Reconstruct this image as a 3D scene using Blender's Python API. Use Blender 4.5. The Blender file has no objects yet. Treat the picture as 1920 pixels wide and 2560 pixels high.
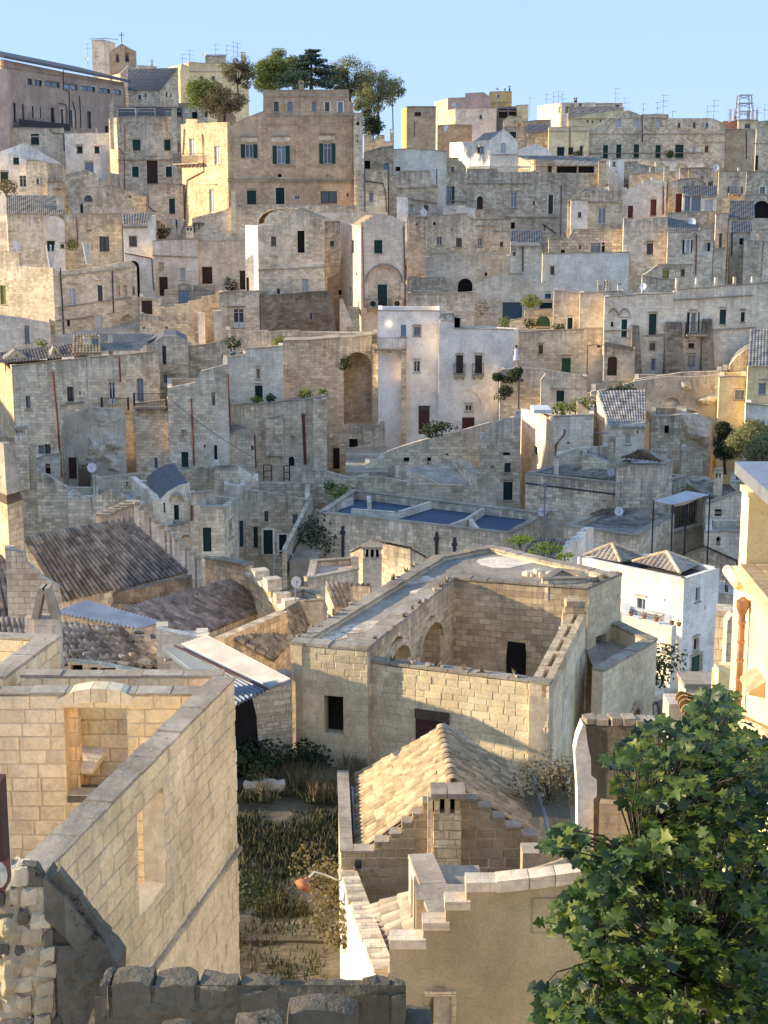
import bpy, math, random
from mathutils import Vector, Matrix
from mathutils.geometry import tessellate_polygon
R=random.Random(7)
SC=bpy.context.scene
COL=SC.collection
# ------------------------------------------------------------ camera, sky, sun, exposure
FP=3847.0; PIT=math.atan(770/3847)
cam=bpy.data.cameras.new('camera'); camo=bpy.data.objects.new('camera',cam); COL.objects.link(camo)
cam.sensor_fit='VERTICAL'; cam.sensor_height=36.0; cam.lens=FP/2560*36.0
cam.clip_start=0.3; cam.clip_end=9000
camo.location=(0,0,0); camo.rotation_euler=(math.pi/2-PIT,0,0)
SC.camera=camo
SUN_EL=math.radians(17.0); SUN_B=math.radians(3.0)
sdir=Vector((-math.cos(SUN_B)*math.cos(SUN_EL), math.sin(SUN_B)*math.cos(SUN_EL), math.sin(SUN_EL)))  # towards the sun
wd=bpy.data.worlds.new('World'); SC.world=wd; wd.use_nodes=True
wn=wd.node_tree; bg=wn.nodes['Background']
sky=wn.nodes.new('ShaderNodeTexSky'); sky.sky_type='NISHITA'; sky.sun_disc=False
sky.sun_elevation=SUN_EL; sky.sun_rotation=math.atan2(sdir.x,sdir.y)
sky.air_density=1.0; sky.dust_density=0.2; sky.ozone_density=2.0
gm=wn.nodes.new('ShaderNodeGamma'); gm.inputs[1].default_value=0.25; wn.links.new(sky.outputs[0],gm.inputs[0])
tn=wn.nodes.new('ShaderNodeMix'); tn.data_type='RGBA'; tn.blend_type='MULTIPLY'; tn.inputs[0].default_value=1.0; tn.inputs[7].default_value=(.76,1.04,1.62,1)
wn.links.new(gm.outputs[0],tn.inputs[6]); wn.links.new(tn.outputs[2],bg.inputs[0]); bg.inputs[1].default_value=0.15
sl=bpy.data.lights.new('sun','SUN'); sl.energy=2.15; sl.angle=math.radians(0.5); sl.color=(1.0,0.82,0.56)
so=bpy.data.objects.new('sun',sl); COL.objects.link(so)
so.rotation_euler=(-sdir).to_track_quat('-Z','Y').to_euler()
SC.view_settings.view_transform='Standard'; SC.view_settings.look='None'
SC.view_settings.gamma=1.0; SC.view_settings.exposure=1.82
try: SC.view_settings.use_curve_mapping=False
except Exception: pass
SC.render.resolution_x=768; SC.render.resolution_y=1024
# ------------------------------------------------------------ pixel geometry (real depths)
CP,SP=math.cos(PIT),math.sin(PIT)
def ray(u,v):
    x=(u-960)/FP; y=(1280-v)/FP
    return Vector((x, CP+y*SP, -SP+y*CP))
CR={'v':(0,0,1920),'A':(0,60,660),'B':(440,100,660),'C':(900,180,600),'D':(1320,180,600),'E':(0,500,600),
'F':(500,480,600),'G':(900,480,600),'H':(1320,480,600),'I':(0,800,640),'J':(560,800,680),'K':(1200,860,720),
'L':(0,1180,720),'M':(680,1320,640),'N':(1200,1320,720),'O':(0,1640,640),'Q':(560,1800,680),'R':(1220,1720,700),
'S':(0,2060,900),'T':(820,1740,680)}
cur=[0,0,1.0]
def crop(k): ox,oy,w=CR[k]; cur[0]=ox;cur[1]=oy;cur[2]=w/1659.0
def px(x,y): return cur[0]+x*cur[2], cur[1]+y*cur[2]
def at(x,y,D): r=ray(*px(x,y)); return r*(D/r.y)
def atz(x,y,z): r=ray(*px(x,y)); return r*(z/r.z)
_dv=[(300,310),(320,300),(400,265),(480,225),(540,198),(640,180),(770,165),(830,160),(950,150),(1085,140),(1190,128),(1270,122),(1390,115)]
def Dof(y):
    v=cur[1]+y*cur[2]
    if v<=_dv[0][0]: return 310
    for (a,b),(c,d) in zip(_dv,_dv[1:]):
        if v<=c: return b+(d-b)*(v-a)/(c-a)
    return 115
class Face:
    """vertical plane through p0 towards p1; coordinates a along, z up, d outwards"""
    def __init__(s,p0,p1):
        s.o=Vector((p0.x,p0.y,0)); t=Vector((p1.x-p0.x,p1.y-p0.y,0)); s.len=t.length; s.t=t.normalized()
        s.n=Vector((s.t.y,-s.t.x,0))
    def hit(s,x,y):
        r=ray(*px(x,y)); k=s.o.dot(s.n)/r.dot(s.n); p=r*k
        return ((p-s.o).dot(s.t), p.z)
    def w(s,a,z,d=0): v=s.o+s.t*a+s.n*d; return Vector((v.x,v.y,z))
# ------------------------------------------------------------ materials
MATS={}
def nt_new(name):
    m=bpy.data.materials.new(name); m.use_nodes=True; MATS[name]=m
    return m,m.node_tree,m.node_tree.nodes['Principled BSDF']
def N(nt,t,**k):
    n=nt.nodes.new(t)
    for a,b in k.items():
        if a.startswith('i_'):
            n.inputs[a[2:].replace('_',' ')].default_value=b
        else: setattr(n,a,b)
    return n
def math_(nt,op,a,b=None,clamp=False):
    n=nt.nodes.new('ShaderNodeMath'); n.operation=op; n.use_clamp=clamp
    for i,q in enumerate((a,b)):
        if q is None: continue
        if isinstance(q,(int,float)): n.inputs[i].default_value=q
        else: nt.links.new(q,n.inputs[i])
    return n.outputs[0]
def ramp(nt,src,p0,p1,c0=(0,0,0,1),c1=(1,1,1,1)):
    n=nt.nodes.new('ShaderNodeValToRGB'); nt.links.new(src,n.inputs[0])
    n.color_ramp.elements[0].position=p0; n.color_ramp.elements[1].position=p1
    n.color_ramp.elements[0].color=c0; n.color_ramp.elements[1].color=c1
    return n.outputs[0]
def mixc(nt,fac,a,b,mode='MIX'):
    n=nt.nodes.new('ShaderNodeMix'); n.data_type='RGBA'; n.blend_type=mode
    for i,q in ((0,fac),(6,a),(7,b)):
        if isinstance(q,(int,float)): n.inputs[i].default_value=q
        elif isinstance(q,tuple): n.inputs[i].default_value=q if len(q)==4 else q+(1,)
        else: nt.links.new(q,n.inputs[i])
    return n.outputs[2]
def noise(nt,vec,sc,det=5,rough=0.6):
    n=N(nt,'ShaderNodeTexNoise'); n.inputs['Scale'].default_value=sc; n.inputs['Detail'].default_value=det; n.inputs['Roughness'].default_value=rough
    nt.links.new(vec,n.inputs['Vector']); return n.outputs['Fac']
def stone(name,c1,c2,brick=0.5,stain=0.5,grey=(0.13,0.12,0.11),bw=0.5,bh=0.26,bump=0.4,rvar=0.10,lich=0.35,fine=7.0,mort=None,joint=0.012):
    m,nt,b=nt_new(name); L=nt.links.new
    geo=N(nt,'ShaderNodeNewGeometry'); pos=geo.outputs['Position']
    uv=N(nt,'ShaderNodeTexCoord').outputs['UV']
    g_=1.28; c1=(c1[0]*g_*1.03,c1[1]*g_,c1[2]*g_*.92); c2=(c2[0]*g_*1.03,c2[1]*g_,c2[2]*g_*.92)
    base=mixc(nt,ramp(nt,noise(nt,pos,0.22,6,.65),.36,.64),c1,c2)
    fn=noise(nt,pos,fine,4,.7)
    base=mixc(nt,0.85,base,ramp(nt,fn,.2,.8,(.78,.76,.73,1),(1.36,1.36,1.36,1)),'MULTIPLY')
    med=noise(nt,pos,1.3,6,.7)
    base=mixc(nt,0.8,base,ramp(nt,med,.3,.7,(.90,.89,.87,1),(1.20,1.20,1.20,1)),'MULTIPLY')
    # bands of bleached and of darker weathered facing, a metre or two across
    pw=noise(nt,pos,.55,7,.68)
    base=mixc(nt,.8,base,ramp(nt,pw,.40,.60,(.86,.84,.81,1),(1.16,1.15,1.13,1)),'MULTIPLY')
    h=math_(nt,'MULTIPLY',fn,0.4)
    if brick>0:
        # warp a little so that joints are not ruler straight
        wv=nt.nodes.new('ShaderNodeVectorMath'); wv.operation='MULTIPLY_ADD'
        nn=N(nt,'ShaderNodeTexNoise'); nn.inputs['Scale'].default_value=1.5; L(pos,nn.inputs['Vector'])
        L(nn.outputs['Color'],wv.inputs[0]); wv.inputs[1].default_value=(.10,.07,0); L(uv,wv.inputs[2])
        bt=N(nt,'ShaderNodeTexBrick'); L(wv.outputs[0],bt.inputs['Vector'])
        bt.inputs['Scale'].default_value=1; bt.inputs['Brick Width'].default_value=bw; bt.inputs['Row Height'].default_value=bh
        bt.inputs['Mortar Size'].default_value=joint; bt.inputs['Mortar Smooth'].default_value=.3; bt.inputs['Bias'].default_value=0
        bt.inputs['Color1'].default_value=(1.22,1.20,1.17,1); bt.inputs['Color2'].default_value=(.70,.66,.61,1)
        mc=mort or (.5,.47,.43); bt.inputs['Mortar'].default_value=mc+(1,)
        patch=ramp(nt,noise(nt,pos,.33,4,.6),.36,.52)
        f=math_(nt,'MULTIPLY',patch,brick)
        f=math_(nt,'ADD',f,brick*.55,True)
        base=mixc(nt,f,base,mixc(nt,1.0,mixc(nt,1.0,base,(.95,.92,.87,1),'MULTIPLY'),bt.outputs['Color'],'MULTIPLY'))
        h=math_(nt,'SUBTRACT',h,math_(nt,'MULTIPLY',bt.outputs['Fac'],f))
    if stain>0:
        mp=nt.nodes.new('ShaderNodeMapping'); L(uv,mp.inputs[0]); mp.inputs['Scale'].default_value=(1.6,.22,1)
        st=ramp(nt,noise(nt,mp.outputs[0],1.0,7,.72),.49,.70)
        bl=ramp(nt,noise(nt,pos,.16,5,.6),.40,.60)
        f=math_(nt,'MULTIPLY',math_(nt,'MULTIPLY',st,math_(nt,'ADD',bl,.2)),stain*.8,True)
        base=mixc(nt,f,base,grey)
        lc=ramp(nt,noise(nt,pos,3.4,9,.8),.57,.66)
        bl2=ramp(nt,noise(nt,pos,.27,3,.5),.40,.62)
        if brick>0 or name in('pale','white','rosy','yellow'):
            gz=nt.nodes.new('ShaderNodeSeparateXYZ'); L(N(nt,'ShaderNodeTexCoord').outputs['Generated'],gz.inputs[0])
            m3=nt.nodes.new('ShaderNodeMapping'); L(uv,m3.inputs[0]); m3.inputs['Scale'].default_value=(2.6,.16,1)
            dn=noise(nt,m3.outputs[0],1.0,6,.7)
            tp=math_(nt,'ADD',gz.outputs[2],math_(nt,'MULTIPLY',math_(nt,'SUBTRACT',dn,.5),.9))
            tf=math_(nt,'MULTIPLY',ramp(nt,tp,.86,1.0),.50*min(1,stain*1.5),True)
            base=mixc(nt,tf,base,grey)
        f2=math_(nt,'MULTIPLY',math_(nt,'MULTIPLY',lc,math_(nt,'ADD',bl2,.25)),lich,True)
        base=mixc(nt,f2,base,grey)
    oi=N(nt,'ShaderNodeObjectInfo')
    rr=ramp(nt,oi.outputs['Random'],0,1,(1-rvar*.9,1-rvar*1.0,1-rvar*1.25,1),(1+rvar,1+rvar*1.0,1+rvar*1.05,1))
    base=mixc(nt,1.0,base,rr,'MULTIPLY')
    L(base,b.inputs['Base Color']); b.inputs['Roughness'].default_value=.95
    b.inputs['Specular IOR Level'].default_value=.15
    bp=N(nt,'ShaderNodeBump'); bp.inputs['Strength'].default_value=bump; bp.inputs['Distance'].default_value=.06
    L(h,bp.inputs['Height']); L(bp.outputs[0],b.inputs['Normal'])
    return m
def plain(name,c,rough=.6,var=.25,sc=3.0,metal=0,bump=0,spec=.3,rvar=.1,c2=None,th=(.35,.65)):
    m,nt,b=nt_new(name); L=nt.links.new
    pos=N(nt,'ShaderNodeNewGeometry').outputs['Position']
    n=noise(nt,pos,sc,6,.65)
    c2=c2 or tuple(x*(1-var) for x in c)
    base=mixc(nt,ramp(nt,n,*th),c2,c)
    oi=N(nt,'ShaderNodeObjectInfo')
    rr=ramp(nt,oi.outputs['Random'],0,1,(1-rvar,)*3+(1,),(1+rvar,)*3+(1,))
    base=mixc(nt,1.0,base,rr,'MULTIPLY')
    L(base,b.inputs['Base Color']); b.inputs['Roughness'].default_value=rough; b.inputs['Metallic'].default_value=metal
    b.inputs['Specular IOR Level'].default_value=spec
    if bump:
        bp=N(nt,'ShaderNodeBump'); bp.inputs['Strength'].default_value=bump; bp.inputs['Distance'].default_value=.03
        L(n,bp.inputs['Height']); L(bp.outputs[0],b.inputs['Normal'])
    return m
stone('cream', (.54,.48,.385),(.62,.565,.475),.55,.55)
stone('pale',  (.56,.51,.43),(.64,.59,.51),.35,.36,lich=.22)
stone('white', (.63,.60,.55),(.69,.665,.62),.18,.26,lich=.14)
stone('whitewash',(.60,.575,.54),(.65,.625,.595),.0,.16,lich=.08)
stone('pinkwash',(.61,.56,.51),(.65,.60,.555),.0,.16,lich=.08)
stone('rosy',  (.60,.525,.455),(.66,.585,.51),.30,.26,lich=.16)
stone('grey',  (.46,.415,.345),(.57,.52,.44),.65,.75)
stone('dark',  (.20,.18,.155),(.27,.24,.20),.9,.8,grey=(.07,.065,.06),mort=(.8,.78,.74))
stone('tan',   (.385,.29,.20),(.455,.36,.26),.35,.42)
stone('warm',  (.55,.45,.31),(.62,.52,.37),.6,.45)
stone('block', (.50,.44,.35),(.60,.55,.46),1.0,.35,bw=.62,bh=.33,joint=.03)
stone('yellow',(.58,.49,.30),(.64,.55,.36),.12,.25)
stone('pink',  (.33,.255,.215),(.38,.30,.25),0,.30)
stone('brownp',(.33,.26,.23),(.38,.30,.27),0,.35)
stone('ochre', (.50,.36,.15),(.55,.41,.19),0,.30)
stone('rock',  (.34,.30,.24),(.52,.46,.38),0,.9,bump=1.0,lich=.8)
stone('coping',(.20,.175,.14),(.34,.30,.24),.0,.7,lich=.8,bump=.8)
stone('blocks',(.53,.445,.30),(.60,.52,.365),0,.45,rvar=.09,lich=.30,fine=11,bump=.6)
stone('blocks_g',(.24,.195,.13),(.32,.265,.18),0,.5,rvar=.15,lich=.55,fine=11,bump=.9)
stone('mortar',(.42,.35,.25),(.48,.41,.30),0,.3)
stone('mossy', (.062,.056,.044),(.15,.135,.105),0,.8,grey=(.022,.021,.017),lich=.9,bump=1.4,rvar=.15,fine=9)
stone('rubble',(.36,.30,.21),(.52,.43,.30),0,.5,lich=.45,bump=1.3,rvar=.22,fine=9)
stone('render',(.36,.315,.225),(.44,.39,.29),0,.35,lich=.3,fine=16,bump=.35)
stone('roofc', (.20,.18,.15),(.33,.30,.255),0,.9,lich=.7,bump=.4)
stone('paving',(.30,.29,.27),(.38,.36,.33),.5,.3,bw=.9,bh=.5)
stone('earth', (.085,.075,.05),(.17,.15,.115),0,.5,bump=.8,grey=(.07,.075,.04))
stone('lemon', (.74,.60,.33),(.78,.65,.38),0,.12,lich=.10,rvar=0,fine=20,bump=.2)
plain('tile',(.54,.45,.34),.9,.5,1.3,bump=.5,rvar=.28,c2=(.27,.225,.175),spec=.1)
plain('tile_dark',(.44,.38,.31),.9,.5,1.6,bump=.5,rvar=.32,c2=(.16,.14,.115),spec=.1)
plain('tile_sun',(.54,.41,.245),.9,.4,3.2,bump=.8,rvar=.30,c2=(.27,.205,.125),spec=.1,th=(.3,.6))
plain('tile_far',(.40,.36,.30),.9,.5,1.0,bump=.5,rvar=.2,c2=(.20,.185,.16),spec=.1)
plain('slate',(.17,.165,.16),.85,.3,1.5)
plain('blue_roof',(.03,.062,.11),.6,.35,.7,rvar=.0,c2=(.045,.08,.12))
plain('green_sh',(.018,.065,.05),.6,.3,4)
plain('green_dk',(.012,.038,.034),.6,.3,4)
plain('green_lt',(.05,.13,.07),.6,.3,4)
plain('blue_sh',(.09,.15,.19),.6,.3,4)
plain('blue_lt',(.30,.37,.45),.6,.2,4)
plain('red_sh',(.22,.06,.045),.65,.3,4)
plain('lime_sh',(.30,.34,.09),.65,.3,4)
plain('brown',(.075,.035,.022),.6,.4,5)
plain('darkred',(.10,.035,.03),.6,.3,4)
plain('rust',(.25,.075,.045),.7,.5,4,c2=(.13,.05,.035))
plain('pipe_dk',(.05,.05,.06),.5,.3,4)
plain('whitep',(.72,.71,.68),.5,.1,4)
plain('iron',(.035,.035,.037),.6,.3,5)
plain('inside',(.022,.018,.015),.95,.3,3)  # near-black colour standing in for the shade of unlit interiors
plain('metal',(.42,.43,.44),.45,.3,2,metal=.4)
plain('antenna',(.25,.25,.26),.5,.2,2)
plain('corr_w',(.60,.58,.53),.5,.35,1.2,rvar=.03,c2=(.42,.40,.36),spec=.4)
plain('corr_b',(.23,.28,.33),.45,.35,1.2,rvar=.03,c2=(.17,.20,.23),spec=.4)
plain('rustsheet',(.13,.05,.03),.8,.5,3,c2=(.07,.04,.03))
plain('wood',(.16,.11,.07),.85,.4,6)
plain('copper',(.42,.20,.10),.55,.4,5,metal=.25,c2=(.26,.13,.08))
plain('terracotta',(.42,.19,.10),.85,.25,4)
plain('redroof',(.50,.24,.15),.9,.3,1.2)
plain('bark',(.10,.085,.065),.95,.5,9,bump=1)
plain('skin',(.30,.17,.11),.6,.1,4)
plain('cloth_w',(.75,.75,.74),.9,.1,4)
plain('cloth_dk',(.03,.03,.04),.9,.1,4)
plain('drygrass',(.30,.24,.12),.9,.4,5,rvar=.1)
plain('grass',(.065,.075,.028),.9,.5,.9,rvar=.15,c2=(.13,.11,.055))
plain('awning',(.60,.56,.52),.8,.2,1)
def leafmat(name,c,c2,tr=.35,rough=.45,spec=.5,sc=2.0):
    m,nt,b=nt_new(name); L=nt.links.new
    pos=N(nt,'ShaderNodeNewGeometry').outputs['Position']
    col=mixc(nt,ramp(nt,noise(nt,pos,sc,4,.6),.35,.65),c2,c)
    L(col,b.inputs['Base Color']); b.inputs['Roughness'].default_value=rough; b.inputs['Specular IOR Level'].default_value=spec
    t=N(nt,'ShaderNodeBsdfTranslucent'); L(mixc(nt,1.0,col,(1.5,1.7,.6,1),'MULTIPLY'),t.inputs[0])
    mx=N(nt,'ShaderNodeMixShader'); mx.inputs[0].default_value=tr; L(b.outputs[0],mx.inputs[1]); L(t.outputs[0],mx.inputs[2])
    L(mx.outputs[0],nt.nodes['Material Output'].inputs[0]); return m
leafmat('fig',(.10,.15,.027),(.05,.085,.017),.22,.5,.4,2.2)
leafmat('fig_light',(.22,.25,.045),(.12,.16,.03),.30,.5,.4,2.2)
leafmat('fig_dark',(.035,.062,.016),(.018,.036,.010),.15,.45,.4,2.2)
leafmat('leaf_a',(.25,.27,.08),(.14,.16,.05),.3,.7,.2,.8)
leafmat('leaf_olive',(.31,.29,.15),(.19,.18,.09),.3,.7,.2,.8)
leafmat('leaf_dark',(.065,.085,.035),(.03,.045,.02),.2,.7,.2,.8)
leafmat('leaf_brown',(.24,.19,.11),(.14,.115,.065),.2,.8,.1,.8)
leafmat('leaf_y',(.22,.26,.05),(.13,.18,.04),.4,.7,.2,.8)
leafmat('cedar',(.08,.115,.085),(.045,.07,.055),.15,.8,.2,1.0)
mg,ng,bgl=nt_new('glass')
bgl.inputs['Base Color'].default_value=(.035,.045,.055,1); bgl.inputs['Roughness'].default_value=.08; bgl.inputs['Specular IOR Level'].default_value=.9
mg,ng,bgl=nt_new('glass_b')
bgl.inputs['Base Color'].default_value=(.16,.20,.24,1); bgl.inputs['Roughness'].default_value=.15; bgl.inputs['Specular IOR Level'].default_value=.8
mg,ng,bgl=nt_new('curtain')
bgl.inputs['Base Color'].default_value=(.50,.50,.48,1); bgl.inputs['Roughness'].default_value=.25; bgl.inputs['Specular IOR Level'].default_value=.6
mg,ng,bgl=nt_new('lamp_lit')
bgl.inputs['Emission Color'].default_value=(1,.85,.55,1); bgl.inputs['Emission Strength'].default_value=4
# ------------------------------------------------------------ mesh builder
class MB:
    def __init__(s): s.v=[]; s.f=[]
    def face(s,pts):
        i=len(s.v); s.v+= [tuple(p) for p in pts]; s.f.append(tuple(range(i,i+len(pts))))
    def tris(s,pts,tr):
        i=len(s.v); s.v+=[tuple(p) for p in pts]; s.f+=[tuple(i+k for k in t) for t in tr]
    def hexa(s,b):  # 8 pts: bottom 4 ccw, top 4
        i=len(s.v); s.v+=[tuple(p) for p in b]
        for q in ((3,2,1,0),(4,5,6,7),(0,1,5,4),(1,2,6,5),(2,3,7,6),(3,0,4,7)): s.f.append(tuple(i+k for k in q))
    def fbox(s,F,a0,a1,z0,z1,d0,d1):
        s.hexa([F.w(a0,z0,d1),F.w(a1,z0,d1),F.w(a1,z0,d0),F.w(a0,z0,d0),F.w(a0,z1,d1),F.w(a1,z1,d1),F.w(a1,z1,d0),F.w(a0,z1,d0)])
    def box(s,x0,x1,y0,y1,z0,z1):
        s.hexa([(x0,y0,z0),(x1,y0,z0),(x1,y1,z0),(x0,y1,z0),(x0,y0,z1),(x1,y0,z1),(x1,y1,z1),(x0,y1,z1)])
    def tube(s,pts,r,n=6,r2=None,cap=True):
        pts=[Vector(p) for p in pts]; rings=[]; m=len(pts)
        for i,p in enumerate(pts):
            d=(pts[min(i+1,m-1)]-pts[max(i-1,0)]).normalized()
            up=Vector((0,0,1)) if abs(d.z)<.9 else Vector((1,0,0))
            x=d.cross(up).normalized(); y=d.cross(x)
            rr=r if r2 is None else r+(r2-r)*i/(m-1)
            rings.append([p+(x*math.cos(2*math.pi*k/n)+y*math.sin(2*math.pi*k/n))*rr for k in range(n)])
        b=len(s.v)
        for q in rings: s.v+=[tuple(p) for p in q]
        for i in range(m-1):
            for k in range(n):
                s.f.append((b+i*n+k,b+i*n+(k+1)%n,b+(i+1)*n+(k+1)%n,b+(i+1)*n+k))
        if cap:
            s.f.append(tuple(b+k for k in range(n))[::-1]); s.f.append(tuple(b+(m-1)*n+k for k in range(n)))
    def ball(s,c,r,n=8,m=5,sq=(1,1,1)):
        b=len(s.v); c=Vector(c)
        for i in range(m+1):
            t=math.pi*i/m
            for k in range(n):
                p=2*math.pi*k/n
                s.v.append((c.x+r*sq[0]*math.sin(t)*math.cos(p),c.y+r*sq[1]*math.sin(t)*math.sin(p),c.z+r*sq[2]*math.cos(t)))
        for i in range(m):
            for k in range(n):
                s.f.append((b+i*n+k,b+(i+1)*n+k,b+(i+1)*n+(k+1)%n,b+i*n+(k+1)%n))
    def plate(s,F,poly,holes,th):
        """solid wall slab, poly in (a,z), rectangular/arched holes go right through"""
        if sum(p[0]*q[1]-q[0]*p[1] for p,q in zip(poly,poly[1:]+poly[:1]))<0: poly=poly[::-1]
        loops=[poly]+holes
        flat=[q for l in loops for q in l]
        tr=tessellate_polygon([[Vector((a,z,0)) for a,z in l] for l in loops])
        fr=[F.w(a,z,0) for a,z in flat]; bk=[F.w(a,z,-th) for a,z in flat]
        out=[];outb=[]
        for t in tr:
            A,B,C=[flat[k] for k in t]
            cr=(B[0]-A[0])*(C[1]-A[1])-(B[1]-A[1])*(C[0]-A[0])
            if abs(cr)<1e-7: continue
            if cr<0: t=(t[0],t[2],t[1])
            out.append(tuple(t)); outb.append((t[0],t[2],t[1]))
        s.tris(fr,out); s.tris(bk,outb)
        for li,l in enumerate(loops):
            for p,q in zip(l,l[1:]+l[:1]):
                s.face([F.w(p[0],p[1],-th),F.w(q[0],q[1],-th),F.w(q[0],q[1],0),F.w(p[0],p[1],0)])
    def build(s,name,mat,parent=None,smooth=False,kind=None):
        if not s.f: return None
        me=bpy.data.meshes.new(name); 
        off=Vector(parent.location) if parent is not None and parent.parent is None else (WO.get(parent.name,Vector()) if parent is not None else Vector())
        vs=s.v
        me.from_pydata(vs,[],s.f)
        me.update()
        uvl=me.uv_layers.new(name='uv'); data=[0.0]*(2*len(me.loops))
        V=me.vertices
        for p in me.polygons:
            n=p.normal
            if abs(n.z)>.75: 
                for li in p.loop_indices:
                    c=V[me.loops[li].vertex_index].co; data[2*li]=c.x; data[2*li+1]=c.y
            else:
                l=math.hypot(n.x,n.y); tx,ty=-n.y/l,n.x/l
                for li in p.loop_indices:
                    c=V[me.loops[li].vertex_index].co; data[2*li]=c.x*tx+c.y*ty; data[2*li+1]=c.z
        uvl.data.foreach_set('uv',data)
        if smooth: me.polygons.foreach_set('use_smooth',[True]*len(me.polygons))
        me.materials.append(MATS[mat] if isinstance(mat,str) else mat)
        o=bpy.data.objects.new(name,me); COL.objects.link(o)
        if parent is not None:
            o.parent=parent
            o.location=-off
            WO[o.name]=Vector()     # children of o need no more offset
        if kind: o['kind']=kind
        return o
WO={}; HC=[0]
def thing(name,label,cat,loc,group=None,kind=None):
    o=bpy.data.objects.new(name,None); COL.objects.link(o); o.location=loc; o.empty_display_size=.5
    o['label']=label; o['category']=cat
    if group: o['group']=group
    if kind: o['kind']=kind
    return o
def single(mb,name,mat,label,cat,group=None,kind=None,smooth=False):
    """a thing that is one mesh; origin at its base centre"""
    xs=[v[0] for v in mb.v];ys=[v[1] for v in mb.v];zs=[v[2] for v in mb.v]
    c=Vector(((min(xs)+max(xs))/2,(min(ys)+max(ys))/2,min(zs)))
    o=mb.build(name,mat,None,smooth,kind)
    o.data.transform(Matrix.Translation(-c)); o.location=c
    if label: o['label']=label; o['category']=cat
    if group: o['group']=group
    return o
def jit(l,seg=1.3,amp=.05):
    """roughen a polyline of (a,z)"""
    out=[]
    for (a,z),(b,y) in zip(l,l[1:]):
        out.append((a,z)); L=math.hypot(b-a,y-z); n=int(L/seg)
        if abs(b-a)<.25: n=0
        for k in range(1,n):
            t=k/n; out.append((a+(b-a)*t, z+(y-z)*t+R.uniform(-amp,amp)))
    out.append(l[-1]); return out
def archloop(a0,a1,z0,z1,n=8):
    r=(a1-a0)/2; zc=z1-min(r,(z1-z0)*.8); ry=z1-zc
    return [(a0,z0),(a1,z0)]+[((a0+a1)/2+r*math.cos(math.pi*k/n),zc+ry*math.sin(math.pi*k/n)) for k in range(n+1)]
SHUT={'g':'green_sh','G':'green_dk','q':'green_lt','B':'brown','R':'darkred','r':'red_sh','b':'blue_sh','l':'blue_lt','y':'lime_sh','W':'whitep'}
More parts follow.
